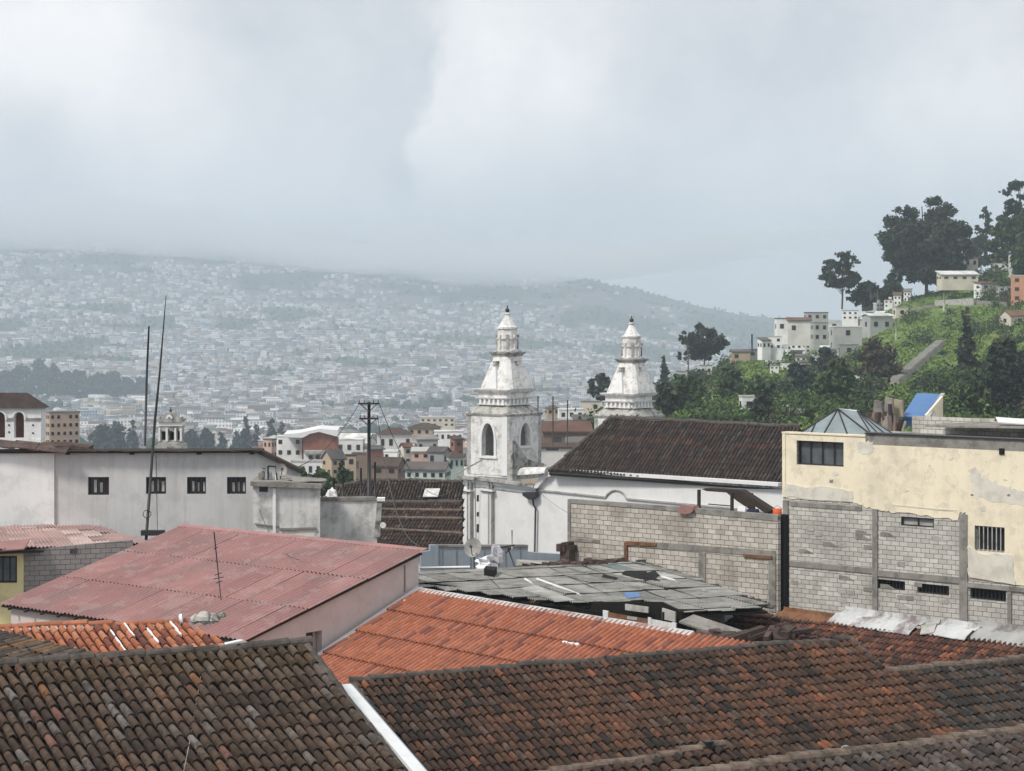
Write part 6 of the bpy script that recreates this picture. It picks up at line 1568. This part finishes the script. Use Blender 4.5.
# ------------------------------------------------------------ trees
def leaf_mesh(name, centres, radii, n_per, size, cols, parent, squash=.75):
    """crown made of many small leaf clumps scattered near the surface of uneven puffs"""
    V = []; C = []
    for c, r, col in zip(centres, radii, cols):
        n = max(6, int(n_per*(r**2)))
        d = np.random.normal(size=(n, 3)); d /= np.linalg.norm(d, axis=1, keepdims=True)
        rr = r*(np.random.rand(n, 1)**.5)*(1+.35*np.abs(np.random.normal(size=(n, 1))))*.85; p = np.array(c[:])+d*rr*np.array([1, 1, squash])
        nn = d*.6+np.random.normal(size=(n, 3))*.7; nn /= np.linalg.norm(nn, axis=1, keepdims=True)
        t = np.cross(nn, np.random.normal(size=(n, 3))); t /= np.linalg.norm(t, axis=1, keepdims=True); b = np.cross(nn, t)
        s = size*(.6+.8*np.random.rand(n, 1))
        q = np.stack([p-t*s-b*s*.55, p+t*s*.9-b*s*.35, p+t*s*.8+b*s*.5, p-t*s*.7+b*s*.65], 1); V.append(q.reshape(-1, 3))
        k_ = (.75+.5*np.random.rand(n, 1)); C.append(np.array(col)*k_)
    V = np.concatenate(V); C = np.concatenate(C); FF = np.arange(len(V)).reshape(-1, 4)
    return np_mesh(name, V, FF, C, MATS['leaves'], parent)
GREENS = {'grass': [(.145, .225, .055), (.12, .19, .045), (.18, .25, .07)], 'dark': [(.034, .046, .032), (.022, .034, .024), (.055, .068, .044), (.045, .055, .036)], 'mid': [(.05, .085, .03), (.068, .105, .038), (.038, .062, .026)], 'bright': [(.11, .175, .045), (.09, .15, .04), (.07, .12, .035)], 'blue': [(.030, .045, .036), (.04, .058, .045)], 'brown': [(.085, .075, .05), (.07, .06, .04)]}
def tree(base, h, w, label, kind='euc', tone='dark', n=1.0, leaf=.5, group=None, name='tree', trunk_share=.35, seed=None):
    if seed is not None: random.seed(seed); np.random.seed(seed)
    t = thing(name, base, label, 'tree', group); base = Vector(base)
    mb = MB(); cs, rs, cols = [], [], []
    lean = random.uniform(-.06, .06)*h
    top = base+V3(lean, 0, h*.88)
    tr = max(.12, h*.018)
    def trunkpt(f): return base+V3(lean*f*f+math.sin(f*5)*h*.01, 0, h*.88*f)
    mb.tube([trunkpt(i/7)-(V3(0, 0, .6) if i == 0 else V3(0, 0, 0)) for i in range(8)], [tr*(1-.75*i/7) for i in range(8)], 6)
    if kind == 'con':
        m_ = 12
        for i in range(m_):
            f = .12+.86*i/(m_-1); r = w/2*(1-f)**.8+.15*w*.2
            for j in range(3 if i < 8 else 1):
                a = random.uniform(0, 6.28); cs.append(trunkpt(f/.88 if f < .88 else 1)+V3(math.cos(a)*r*.45, math.sin(a)*r*.45, (f-.88)*h if f > .88 else 0)); rs.append(max(.12*w, r*.62)); cols.append(random.choice(GREENS[tone]))
    elif kind in ('dome', 'open'):
        nl = 170 if kind == 'dome' else 44; R = w*(.078 if kind == 'dome' else .10); cz = h*(.47 if kind == 'dome' else .55)
        for i in range(nl):
            d = Vector((random.gauss(0, 1), random.gauss(0, 1), random.gauss(0, 1))).normalized(); q = (.35+.65*random.random())**.6
            if d.z < 0: q *= 1-.25*abs(d.z)
            en = base+V3(d.x*w/2*.93*q, d.y*w/2*.93*q, cz+d.z*h*(.45 if kind == 'dome' else .36)*q)
            if i % 2 == 0: st = trunkpt(random.uniform(.2, .7)); mb.tube([st, st.lerp(en, .5)-V3(0, 0, h*.02), en], [tr*.4, tr*.28, tr*.1], 5)
            for q2 in range(3):
                o_ = Vector((random.gauss(0, .5), random.gauss(0, .5), random.gauss(0, .4)))*R
                cs.append(en+o_); rs.append(R*random.uniform(.5, .95)); cols.append(random.choice(GREENS[tone]))
    else:
        nl = {'euc': 26, 'round': 46, 'sparse': 14, 'poplar': 18}[kind]
        for i in range(nl):
            f = random.uniform(trunk_share, 1.0); a = 2.4*i+random.uniform(-.5, .5)
            prof = math.sin(math.pi*min(1, max(0.08, (f-trunk_share+.12)/(1.12-trunk_share)))**.8)
            reach = w/2*prof*random.uniform(.35, .95)
            if kind == 'poplar': reach *= .6
            st = trunkpt(max(.15, f*.72)); en = base+V3(lean+math.cos(a)*reach, math.sin(a)*reach, h*min(.95, f))
            mb.tube([st, st.lerp(en, .5)+V3(0, 0, -h*.02), en], [tr*.45, tr*.3, tr*.12], 5)
            R = w*{'euc': .10, 'round': .14, 'sparse': .085, 'poplar': .15}[kind]*random.uniform(.75, 1.2)
            for q in range({'euc': 4, 'round': 3, 'sparse': 3, 'poplar': 3}[kind]):
                o_ = Vector((random.gauss(0, .5), random.gauss(0, .5), random.gauss(0, .38)))*R*1.3
                cs.append(en+o_); rs.append(R*random.uniform(.45, .85)); cols.append(random.choice(GREENS[tone]))
    mb.build('trunk', MATS['bark'], t)
    leaf_mesh('crown', cs, rs, 8.5*n/(leaf*leaf), leaf, cols, t)
    return t
def ptree(px, rbase, rtop, wpx, Y, label, **kw):
    if px > 640 and Y > 200: Yt = Yat(px, rbase); Y = min(Yt, Y+60) if Yt < crestY(px) else Y
    b = P(px, rbase, Y); return tree(b, (rbase-rtop)/F*Y, wpx/F*Y, label, **kw)
# on the green hill
ptree(926, 297, 194, 94, 560, 'huge dark spreading eucalyptus standing on the hill crest', kind='dome', tone='dark', n=1.0, leaf=.42, seed=3)
ptree(842, 307, 248, 42, 545, 'tall open crowned eucalyptus with gaps left of the huge dark tree', kind='open', tone='dark', n=.9, leaf=.38, seed=5)
ptree(1022, 262, 172, 50, 640, 'tall eucalyptus cut by the right edge of the picture on the skyline', kind='open', tone='dark', n=.9, leaf=.42, seed=8)
ptree(986, 262, 207, 20, 640, 'slender eucalyptus with a small crown on a bare trunk at the skyline', kind='poplar', tone='dark', n=.7, leaf=.45, trunk_share=.4, seed=11)
ptree(981, 268, 238, 26, 640, 'round dark bushy tree under the slender eucalyptus', kind='round', tone='dark', n=1, leaf=.5, trunk_share=.1, seed=4)
ptree(1006, 272, 222, 44, 640, 'dense green tree right of the round dark bushy tree', kind='round', tone='mid', n=.8, leaf=.6, trunk_share=.05, seed=6)
ptree(1034, 280, 232, 50, 640, 'dense green tree at the right edge above the white villas', kind='round', tone='mid', n=.8, leaf=.6, trunk_share=.05, seed=16)
ptree(868, 304, 284, 32, 548, 'low dark tree between the open crowned eucalyptus and the huge one', kind='round', tone='dark', n=.8, leaf=.5, trunk_share=.1, seed=9)
ptree(892, 306, 276, 26, 540, 'low dark tree under the left side of the huge tree', kind='round', tone='dark', n=.8, leaf=.5, trunk_share=.1, seed=19)
ptree(704, 372, 322, 46, 480, 'ragged dark eucalyptus at the left end of the hill', kind='open', tone='dark', n=.9, leaf=.36, seed=12)
ptree(688, 374, 330, 26, 482, 'sparse leaning eucalyptus at the left end of the hill', kind='sparse', tone='dark', n=.8, leaf=.45, trunk_share=.3, seed=13)
ptree(665, 382, 357, 11, 478, 'small dark conifer at the left foot of the hill', kind='con', tone='dark', leaf=.4, seed=14)
ptree(824, 374, 349, 24, 440, 'dark rounded tree just below the white hillside houses', kind='round', tone='blue', n=1, leaf=.45, trunk_share=.05, seed=15)
ptree(966, 385, 310, 28, 400, 'tall dark cypress on the right part of the slope', kind='con', tone='dark', n=1, leaf=.42, seed=17)
ptree(798, 400, 366, 36, 380, 'grey green tree on the middle of the slope', kind='round', tone='blue', n=.9, leaf=.45, trunk_share=.05, seed=20)
ptree(762, 412, 380, 30, 360, 'grey green tree left of the middle of the slope', kind='round', tone='mid', n=.9, leaf=.42, trunk_share=.05, seed=21)
ptree(836, 408, 362, 40, 370, 'dark green tree above the glass skylight', kind='round', tone='mid', n=.9, leaf=.42, trunk_share=.05, seed=22)
ptree(874, 382, 346, 40, 430, 'dull brownish tree in the middle of the slope', kind='round', tone='brown', n=.9, leaf=.45, trunk_share=.05, seed=23)
ptree(1000, 415, 345, 52, 330, 'large dark tree on the right slope above the white roof sheet', kind='round', tone='dark', n=.9, leaf=.42, trunk_share=.12, seed=24)
ptree(1030, 410, 352, 40, 320, 'dark tree cut by the right edge below the gabled white house', kind='round', tone='dark', n=.9, leaf=.42, trunk_share=.12, seed=25)
ptree(972, 420, 380, 36, 310, 'dark tree at the foot of the slope right of the blue roof', kind='round', tone='mid', n=.9, leaf=.4, trunk_share=.08, seed=26)
ptree(732, 400, 372, 30, 400, 'dark green tree on the left part of the slope', kind='round', tone='mid', n=.9, leaf=.42, trunk_share=.05, seed=27)
ptree(690, 412, 380, 36, 370, 'dark green bushy tree right of the farther bell tower', kind='round', tone='mid', n=.9, leaf=.42, trunk_share=.05, seed=28)
ptree(668, 420, 385, 26, 350, 'dark bushy tree touching the farther bell tower in the view', kind='round', tone='dark', n=.9, leaf=.42, trunk_share=.05, seed=29)
ptree(762, 424, 398, 28, 290, 'dark tree beside the white hut at the foot of the hill', kind='round', tone='dark', n=.9, leaf=.38, trunk_share=.05, seed=30)
ptree(603, 402, 372, 26, 420, 'dark tree showing left of the farther bell tower', kind='euc', tone='dark', n=.9, leaf=.45, trunk_share=.1, seed=31)
random.seed(99); np.random.seed(99)
# city tree groups
def leafrow(items, name_lab, tone, kind, grp, Y, leaf):
    for i, (px, rb_, rt_, w, lab) in enumerate(items): ptree(px, rb_, rt_, w, Y+(i % 3)*25, lab, kind=kind, tone=tone, n=.5, leaf=leaf, group=grp, trunk_share=.08)
leafrow([(4, 396, 372, 26, 'far tree'), (22, 396, 366, 26, ''), (38, 397, 361, 24, ''), (52, 398, 368, 22, ''), (66, 398, 374, 24, ''), (82, 398, 372, 22, ''), (98, 399, 376, 24, ''), (112, 399, 375, 22, ''), (126, 400, 380, 18, ''), (140, 400, 379, 16, ''), (-14, 396, 370, 24, '')] and
        [(x, b_, t_, w, f'dark hazy tree of the distant grove at left, number {n_} from the left') for n_, (x, b_, t_, w) in zip(('two', 'three', 'four', 'five', 'six', 'seven', 'eight', 'nine', 'ten', 'eleven', 'one'), [(4, 396, 372, 26), (22, 396, 366, 26), (38, 397, 361, 24), (52, 398, 368, 22), (66, 398, 374, 24), (82, 398, 372, 22), (98, 399, 376, 24), (112, 399, 375, 22), (126, 400, 380, 18), (140, 400, 379, 16), (-14, 396, 370, 24)])],
        '', 'dark', 'round', 'grove of dark trees in the far city', 2250, 2.6)
for i, (x, b_, t_, w, kd, lab) in enumerate([(100, 452, 428, 24, 'round', 'hazy green tree behind the left end of the long white building'), (118, 452, 424, 20, 'round', 'hazy green tree left of the straight antenna mast'), (132, 452, 421, 16, 'con', 'pointed tree directly left of the straight antenna mast'),
        (192, 452, 432, 18, 'round', 'hazy green tree right of the small ornate belfry'), (206, 452, 430, 16, 'round', 'hazy green tree above the third window of the long white building'),
        (222, 452, 434, 12, 'con', 'small dark conifer above the fourth window of the long white building'), (236, 453, 432, 14, 'con', 'leftmost of the three tall dark conifers above the sloping gable'), (247, 453, 418, 18, 'con', 'middle and tallest of the three dark conifers above the sloping gable'), (256, 455, 426, 14, 'con', 'rightmost of the three dark conifers above the sloping gable'),
        (272, 458, 420, 22, 'con', 'broad dark conifer left of the salmon house'), (284, 460, 424, 18, 'con', 'dark conifer behind the salmon house')]):
    ptree(x, b_, t_, w, 1000-i*6, lab, kind=kd, tone='blue', n=.6, leaf=1.1, trunk_share=.08)
for i, (x, b_, t_, w, lab) in enumerate([(300, 490, 472, 26, 'green bush behind the annex roof'), (322, 492, 474, 26, 'green bush below the ochre gabled house'), (345, 493, 473, 20, 'green bush left of the utility pole'), (343, 484, 462, 12, 'small upright dark tree in front of the tan tower house')]):
    ptree(x, b_, t_, w, 215, lab, kind='round' if i < 3 else 'con', tone='mid' if i < 3 else 'dark', n=.8, leaf=.3, trunk_share=.05)
# far woodland mass
def woods():
    V = []; C = []; FF = []; o = 0
    ico = [(0, 0, 1)]+[(math.cos(a)*.95, math.sin(a)*.95, .35) for a in [i*1.2566 for i in range(5)]]+[(math.cos(a)*.8, math.sin(a)*.8, -.5) for a in [i*1.2566+.6 for i in range(5)]]
    fs = [(0, 1+i, 1+(i+1) % 5) for i in range(5)]+[(1+i, 6+i, 1+(i+1) % 5) for i in range(5)]+[(1+(i+1) % 5, 6+i, 6+(i+1) % 5) for i in range(5)]
    Y = 640
    while Y < 6000:
        st = 9+9*Y/4000; x = (-70-512)/F*Y; x1 = (815-512)/F*Y
        while x < x1:
            X = x+random.uniform(-4, 4); yy = Y+random.uniform(-4, 4); x += st*random.uniform(.8, 1.3)
            px = 512+X/yy*F
            if is_hill(X, yy) or (px > 660 and yy < 1000): continue
            ok = city_ok(X, yy); g = green_amt(X, yy)
            if random.random() > (.03 if ok else (.9 if g > .3 and yy < 4200 else .35)): continue
            z0 = gz(X, yy); r = random.uniform(2.2, 5.5); c = random.choice(GREENS['dark']+GREENS['mid'])
            for q in ico:
                k_ = random.uniform(.75, 1.25); V.append((X+q[0]*r*k_, yy+q[1]*r*k_, z0+r*.8+q[2]*r*k_))
            FF += [(a+o, b+o, c_+o) for a, b, c_ in fs]; C += [c]*15; o += 11
        Y += st*2
    ob = np_mesh('far_woodland', np.array(V), np.array(FF), C, MATS['leaves']); print('woods', o//11)
    tag(ob, 'scattered dark trees and copses across the far city and mountain', 'trees', None, 'stuff')
woods()
# bushes and undergrowth on the hill
BZ = [[(738, 356), (792, 348), (786, 372), (760, 402), (700, 418), (690, 408), (730, 392)], [(880, 352), (905, 325), (960, 308), (1008, 308), (975, 345), (940, 375), (905, 402), (868, 398), (885, 372)], [(862, 300), (905, 286), (930, 300), (900, 312), (865, 322)]]
def scrub():
    cs, rs, cols = [], [], []
    n = 0
    while n < 1900:
        px = random.uniform(600, 1120); Y = random.uniform(252, 575); X = (px-512)/F*Y
        if Y > crestY(px)+4: continue
        g = noise.noise(Vector((X/16, Y/22, 2)))+.5*noise.noise(Vector((X/5, Y/6, 2)))
        rwz = HZ+(CZ-gz(X, Y))*F/Y; bz = any(inside((px, rwz), q_) for q_ in BZ)
        if bz and random.random() < .9: continue
        if g > -.1 and random.random() < .6: continue
        z = gz(X, Y); rw = HZ+(CZ-z)*F/Y; tt = max(0, min(1, (942-px)/45)); 
        if abs(px-(942-45*tt))+abs(rw-(345+39*tt)) < 7 or (abs(rw-308) < 6 and 925 < px < 985): continue
        r = random.uniform(.7, 2.3)*(1.25 if g < -.1 else .75)
        if px > 1024 or px < 650: r *= 1.1
        row = HZ+(CZ-z)*F/Y
        if 752 < px < 905 and 300 < row < 360: continue
        tone = 'dark' if g < -.45 else ('mid' if g < -.02 else 'bright')
        if random.random() < .08: tone = 'brown'
        if random.random() < .25: tone = random.choice(('mid', 'blue', 'bright'))
        cs.append(Vector((X, Y, z+r*.35))); rs.append(r); cols.append(random.choice(GREENS[tone])); n += 1
    o = leaf_mesh('undergrowth', cs, rs, 30, .25, cols, None, .8); tag(o, 'thick green bushes and creepers covering the steep hillside', 'bushes', None, 'stuff')
    cs, rs, cols = [], [], []
    for i in range(12000):
        px = random.uniform(600, 1100); Y = random.uniform(250, 575); X = (px-512)/F*Y
        if Y > crestY(px)+2: continue
        g = noise.noise(Vector((X/16, Y/22, 2)))+.5*noise.noise(Vector((X/5, Y/6, 2)))
        rwz = HZ+(CZ-gz(X, Y))*F/Y; bz = any(inside((px, rwz), q_) for q_ in BZ)
        if not bz and (g < .1 or random.random() < .3): continue
        cs.append(Vector((X, Y, gz(X, Y)+.15))); rs.append(random.uniform(.5, 1.2)); cols.append(random.choice(GREENS['grass']))
    o = leaf_mesh('grass', cs, rs, 16, .24, cols, None, .4); tag(o, 'bright green grass patches on the steep hillside', 'grass', None, 'stuff')
scrub()
# ------------------------------------------------------------ houses on the hill
hillh = [
 (758, 771, 341, 350, 478, 28, .8, 'white', 'dark grey', 'shed', 3, 'small white house lowest and farthest left in the hillside cluster', 1, 2),
 (768, 783, 337, 350, 480, -8, .8, 'white', 'pale', 'flat', 1, 'white house second from the left in the hillside cluster', 2, 2),
 (776, 796, 319, 335, 500, 4, .7, 'white', 'dark grey', 'flat', 1, 'white house with large blank walls at the upper left of the cluster', 1, 2),
 (788, 812, 321, 336, 496, -5, .7, 'off-white', 'reddish brown tiled', 'shed', 3, 'off-white house under a red brown roof beside the blank white one', 1, 2),
 (791, 813, 335, 358, 470, -24, .8, 'white', 'reddish brown tiled', 'shed', 2, 'tall white house with three rows of windows at the front of the cluster', 3, 3),
 (812, 828, 323, 342, 488, 6, .8, 'light grey', 'grey', 'flat', 1, 'light grey block right behind the tall windowed house', 2, 2),
 (829, 840, 322, 343, 486, -6, .8, 'off-white', 'white', 'flat', 1, 'narrow off-white house with a terracotta strip in the middle of the cluster', 3, 1),
 (806, 828, 313, 321, 512, 0, .7, 'light grey', 'dark grey', 'flat', 1, 'grey house highest on the left of the cluster below the open tree', 1, 3),
 (832, 862, 327, 352, 482, 4, .7, 'light grey', 'white', 'flat', 1, 'large plain grey block with a white roof edge in the cluster', 2, 1),
 (842, 860, 311, 320, 510, -10, .8, 'white', 'pale', 'flat', 2, 'white stepped house above the plain grey block', 2, 3),
 (864, 893, 316, 334, 490, 18, .7, 'light grey', 'white', 'gable', 2, 'long grey gabled house at the right end of the cluster', 1, 2),
 (868, 880, 313, 322, 497, -12, .8, 'white', 'grey', 'flat', 1, 'small white house behind the long grey gabled house', 1, 2),
 (894, 908, 308, 317, 500, 10, .8, 'cream', 'pale', 'flat', 1, 'cream wall house right of the cluster at the crest', 1, 1),
 (840, 858, 345, 356, 470, 0, .7, 'grey', 'grey', 'flat', 1, 'low grey lower storey under the large plain block', 1, 1),
 (940, 978, 275, 281, 520, 3, .5, 'cream', 'white', 'shed', 4, 'long low cream house with a white roof under the huge tree', 1, 4),
 (963, 978, 258, 268, 560, 5, .8, 'light grey', 'reddish brown tiled', 'hip', 4, 'grey house with a peaked roof behind the long low cream one', 1, 2),
 (994, 1012, 264, 275, 500, -5, .8, 'white', 'pale', 'flat', 1, 'white villa with two storeys, left of the taller white one', 2, 3),
 (1010, 1032, 255, 275, 500, -8, .7, 'white', 'grey', 'flat', 1, 'taller white villa at the right edge above the orange flats', 3, 3),
 (976, 1000, 284, 297, 480, 18, .7, 'white', 'reddish brown tiled', 'shed', 2, 'white house with four small windows left of the orange flats', 2, 2),
 (998, 1014, 287, 297, 485, -4, .8, 'light grey', 'grey', 'flat', 1, 'grey house with balconies squeezed beside the orange flats', 2, 2),
 (1012, 1034, 276, 303, 470, -10, .8, 'orange', 'pale', 'flat', 1, 'orange block of flats with balconies at the right edge', 3, 2),
 (1002, 1030, 316, 326, 400, 24, .8, 'cream', 'rusty', 'gable', 5, 'white gabled house with a rusty roof at the right edge lower on the slope', 1, 1),
 (740, 757, 397, 414, 290, 10, .7, 'white', 'pale', 'flat', 1, 'small white hut with a pale roof at the foot of the hill', 1, 1),
 (774, 796, 410, 420, 275, 25, .9, 'brown', 'pale', 'shed', 3, 'hut with a pale curved sheet roof at the foot of the hill', 1, 0),
 (790, 806, 413, 424, 262, -20, .8, 'grey', 'grey', 'gable', 3, 'grey hut right of the curved sheet roof at the foot of the hill', 1, 0),
 (846, 884, 379, 386, 350, 6, .5, 'grey', 'pale', 'shed', 2, 'pale roofed hut in the bushes left of the hillside steps', 1, 0),
 (731, 750, 352, 361, 500, 4, .6, 'tan', 'dark grey', 'gable', 2, 'small tan house left of the white cluster in the trees', 1, 2),
 (745, 758, 350, 358, 505, 14, .7, 'grey', 'dark grey', 'flat', 1, 'small grey house between the tan one and the white cluster', 1, 1),
 (700, 712, 366, 376, 485, 0, .7, 'off-white', 'grey', 'flat', 1, 'small off-white house under the ragged eucalyptus', 1, 2),
 (676, 690, 372, 381, 480, 4, .7, 'off-white', 'grey', 'flat', 1, 'small off-white house lowest at the left end of the hill', 1, 1),
 (661, 690, 399, 408, 330, -6, .3, 'light grey', 'pale', 'flat', .3, 'long pale wall right of the farther bell tower', 1, 0),
]
for (x0, x1, re, rb_, Y, yaw, dr, wall, roof, rt, ri, lab, fl, nw) in hillh:
    Yt = Yat((x0+x1)/2, rb_)
    phouse(x0, x1, re, rb_, Yt if Yt < crestY((x0+x1)/2) else Y, yaw, dr, wall, roof, rt, ri, lab, floors=fl, nwin=nw, windows=nw > 0, found=2.4 if Yt >= crestY((x0+x1)/2) else 4)
# more of the terraced cluster
k_ = 0
for tier, (dr_, x0_, x1_) in enumerate(((3, 772, 905), (9, 766, 880), (16, 770, 862), (23, 800, 850))):
    x = x0_; n_ = 0
    while x < x1_:
        w_ = random.uniform(8, 13); row = itp(CRX, CRR, x)+dr_+random.uniform(-1, 1); Yt = min(Yat(x+w_/2, row), crestY(x)); hh = random.uniform(6, 12)
        wl_ = pick([(6, 'white'), (3, 'off-white'), (2, 'light grey'), (.6, 'cream')]); rf_ = pick([(3, 'grey'), (3, 'dark grey'), (2, 'white'), (2, 'reddish brown tiled'), (1, 'rusty')]); rt_ = pick([(4, 'flat'), (3, 'shed'), (1, 'gable')])
        n_ += 1
        phouse(x, x+w_, row-hh, row, Yt, random.choice((-25, -8, 5, 30)), random.uniform(.6, .9), wl_, rf_, rt_, random.uniform(1.5, 3),
               f"{wl_} house, {rf_} roof, number {n_} from left in {['top', 'second', 'third', 'lowest'][tier]} hillside terrace", group='houses terraced on the green hillside', floors=max(1, int(round(hh/4.5))), nwin=2, found=3)
        x += w_+random.uniform(0, 5)
# garden walls, steps, poles
def hwall(px0, r0, px1, r1, Y0, Y1, h, m, label, th=.3):
    Y0, Y1 = Yat(px0, r0), Yat(px1, r1)
    a, b = P(px0, r0, Y0), P(px1, r1, Y1); d = (b-a); d.z = 0; n = d.normalized().cross(UP)*th/2
    mb = MB(); mb.hexa([a-n-UP*3, b-n-UP*3, b+n-UP*3, a+n-UP*3, a-n+UP*h, b-n+UP*h, b+n+UP*h, a+n+UP*h]); return tag(mb.build('garden_wall', MATS[m]), label, 'wall')
hwall(935, 307, 974, 305, 500, 505, 1.7, 'concrete_light', 'long pale retaining wall in the middle of the green slope')
hwall(890, 316, 935, 309, 495, 500, 1.2, 'concrete', 'grey retaining wall left of the pale one on the green slope')
hwall(966, 302, 1024, 305, 480, 470, .5, 'concrete', 'grey wall below the orange flats')
hwall(862, 301, 898, 296, 545, 545, .8, 'concrete', 'grey wall on the crest under the huge tree')
t_ = []
mb = MB(); L_ = []
for i in range(44):
    f = i/43; px = 942-(942-897)*f; r = 345+(384-345)*f; q = P(px, r, Yat(px, r)); q.z = gz(q.x, q.y)+.8
    mb.box((q.x, q.y), V3(.85, .5, 0).normalized(), V3(-.5, .85, 0).normalized(), 1.1, 2.4, q.z-1.9, q.z+.2)
tag(mb.build('stairway', MATS['path_stone']), 'long grey stairway climbing diagonally across the green slope', 'stairway')
def pole(px, rb_, rt_, Y, r, label, arms=(), name='utility_pole', m='dark_metal'):
    a, b = P(px, rb_, Y), P(px, rt_, Y); t = thing(name, a, label, 'pole'); mb = MB(); mb.tube([a, b], [r, r*.75], 8); mb.build('post', MATS[m], t)
    for (row, w) in arms:
        q = P(px, row, Y); s = w/F*Y/2; mb = MB(); mb.box((q.x, q.y-.15), V3(1, .15, 0).normalized(), V3(-.15, 1, 0).normalized(), s*2, .1, q.z-.045, q.z+.045); mb.build('crossarm', MATS[m], t)
        for k_ in (-.9, -.45, .45, .9):
            mb = MB(); mb.tube([q+V3(s*k_, -.15, .04), q+V3(s*k_, -.15, .17)], .025, 6); mb.build('insulator', MATS[m], t)
        for k_ in (-1, 1): mb = MB(); mb.tube([q+V3(s*.75*k_, -.15, -.05), q+V3(0, -.1, -s*.75)], .022, 4); mb.build('brace', MATS[m], t)
    return t
pole(369, 500, 402, 104, .105, 'tall black utility pole with two crossarms in the centre left', [(403.5, 21), (418.5, 19)])
for i, (px, r0, r1) in enumerate(((334, 498, 478), (343, 498, 475), (361, 498, 468), (375, 498, 462))):
    pole(px, r0, r1, 103, .06, ['leftmost thin dark post behind the low whitewashed wall', 'second thin dark post behind the low whitewashed wall', 'thin dark post directly left of the utility pole', 'thin dark post directly right of the utility pole'][i], name='post')
pole(357, 500, 499.9, 103, .05, 'x', name='post') if False else None
lumpy('sack', P(332, 496, 103), .25, .2, .35, 'white_wall', 'small white bag standing on the low wall left of the utility pole', 'bag', 7)
pole(871, 300, 287, 540, .35, 'small dark post on the crest left of the huge tree', name='post')
pole(878, 300, 285, 540, .35, 'taller dark post on the crest left of the huge tree', name='post')
pole(944, 312, 292, 500, .3, 'pale lamp pole in front of the huge tree', name='street_lamp', m='concrete_light')
pole(896, 345, 318, 450, .2, 'thin pale pole on the green slope', name='utility_pole', m='concrete_light')
pole(752, 352, 334, 500, .25, 'thin dark pole left of the white hillside cluster', name='utility_pole')

# sagging cables
def cable(a, b, sag, label, r=.02):
    mb = MB(); pts = [a.lerp(b, i/14)-UP*(sag*4*(i/14)*(1-i/14)) for i in range(15)]; mb.tube(pts, r, 4); tag(mb.build('cable', MATS['dark_metal']), label, 'cable')
cable(P(379, 403, 104), P(462, 476, 164), 3, 'dark cable sagging from the utility pole to the corner of the church')
cable(P(359, 404, 104), P(262, 468, 92), 1.2, 'dark cable sagging from the utility pole to the sloping gable')
cable(P(378, 419, 104), P(418, 545, 70), 1.5, 'dark cable running down from the utility pole towards the red roof')
cable(P(360, 419, 104), P(200, 300, 300), 2, 'x') if False else None
cable(P(256, 500, 91), P(300, 560, 64), .6, 'thin cable crossing in front of the annex wall to the red roof', .012)
cable(P(540, 492, 163), P(700, 505, 79), 1.5, 'thin cable crossing the white church wall to the lean-to', .015)
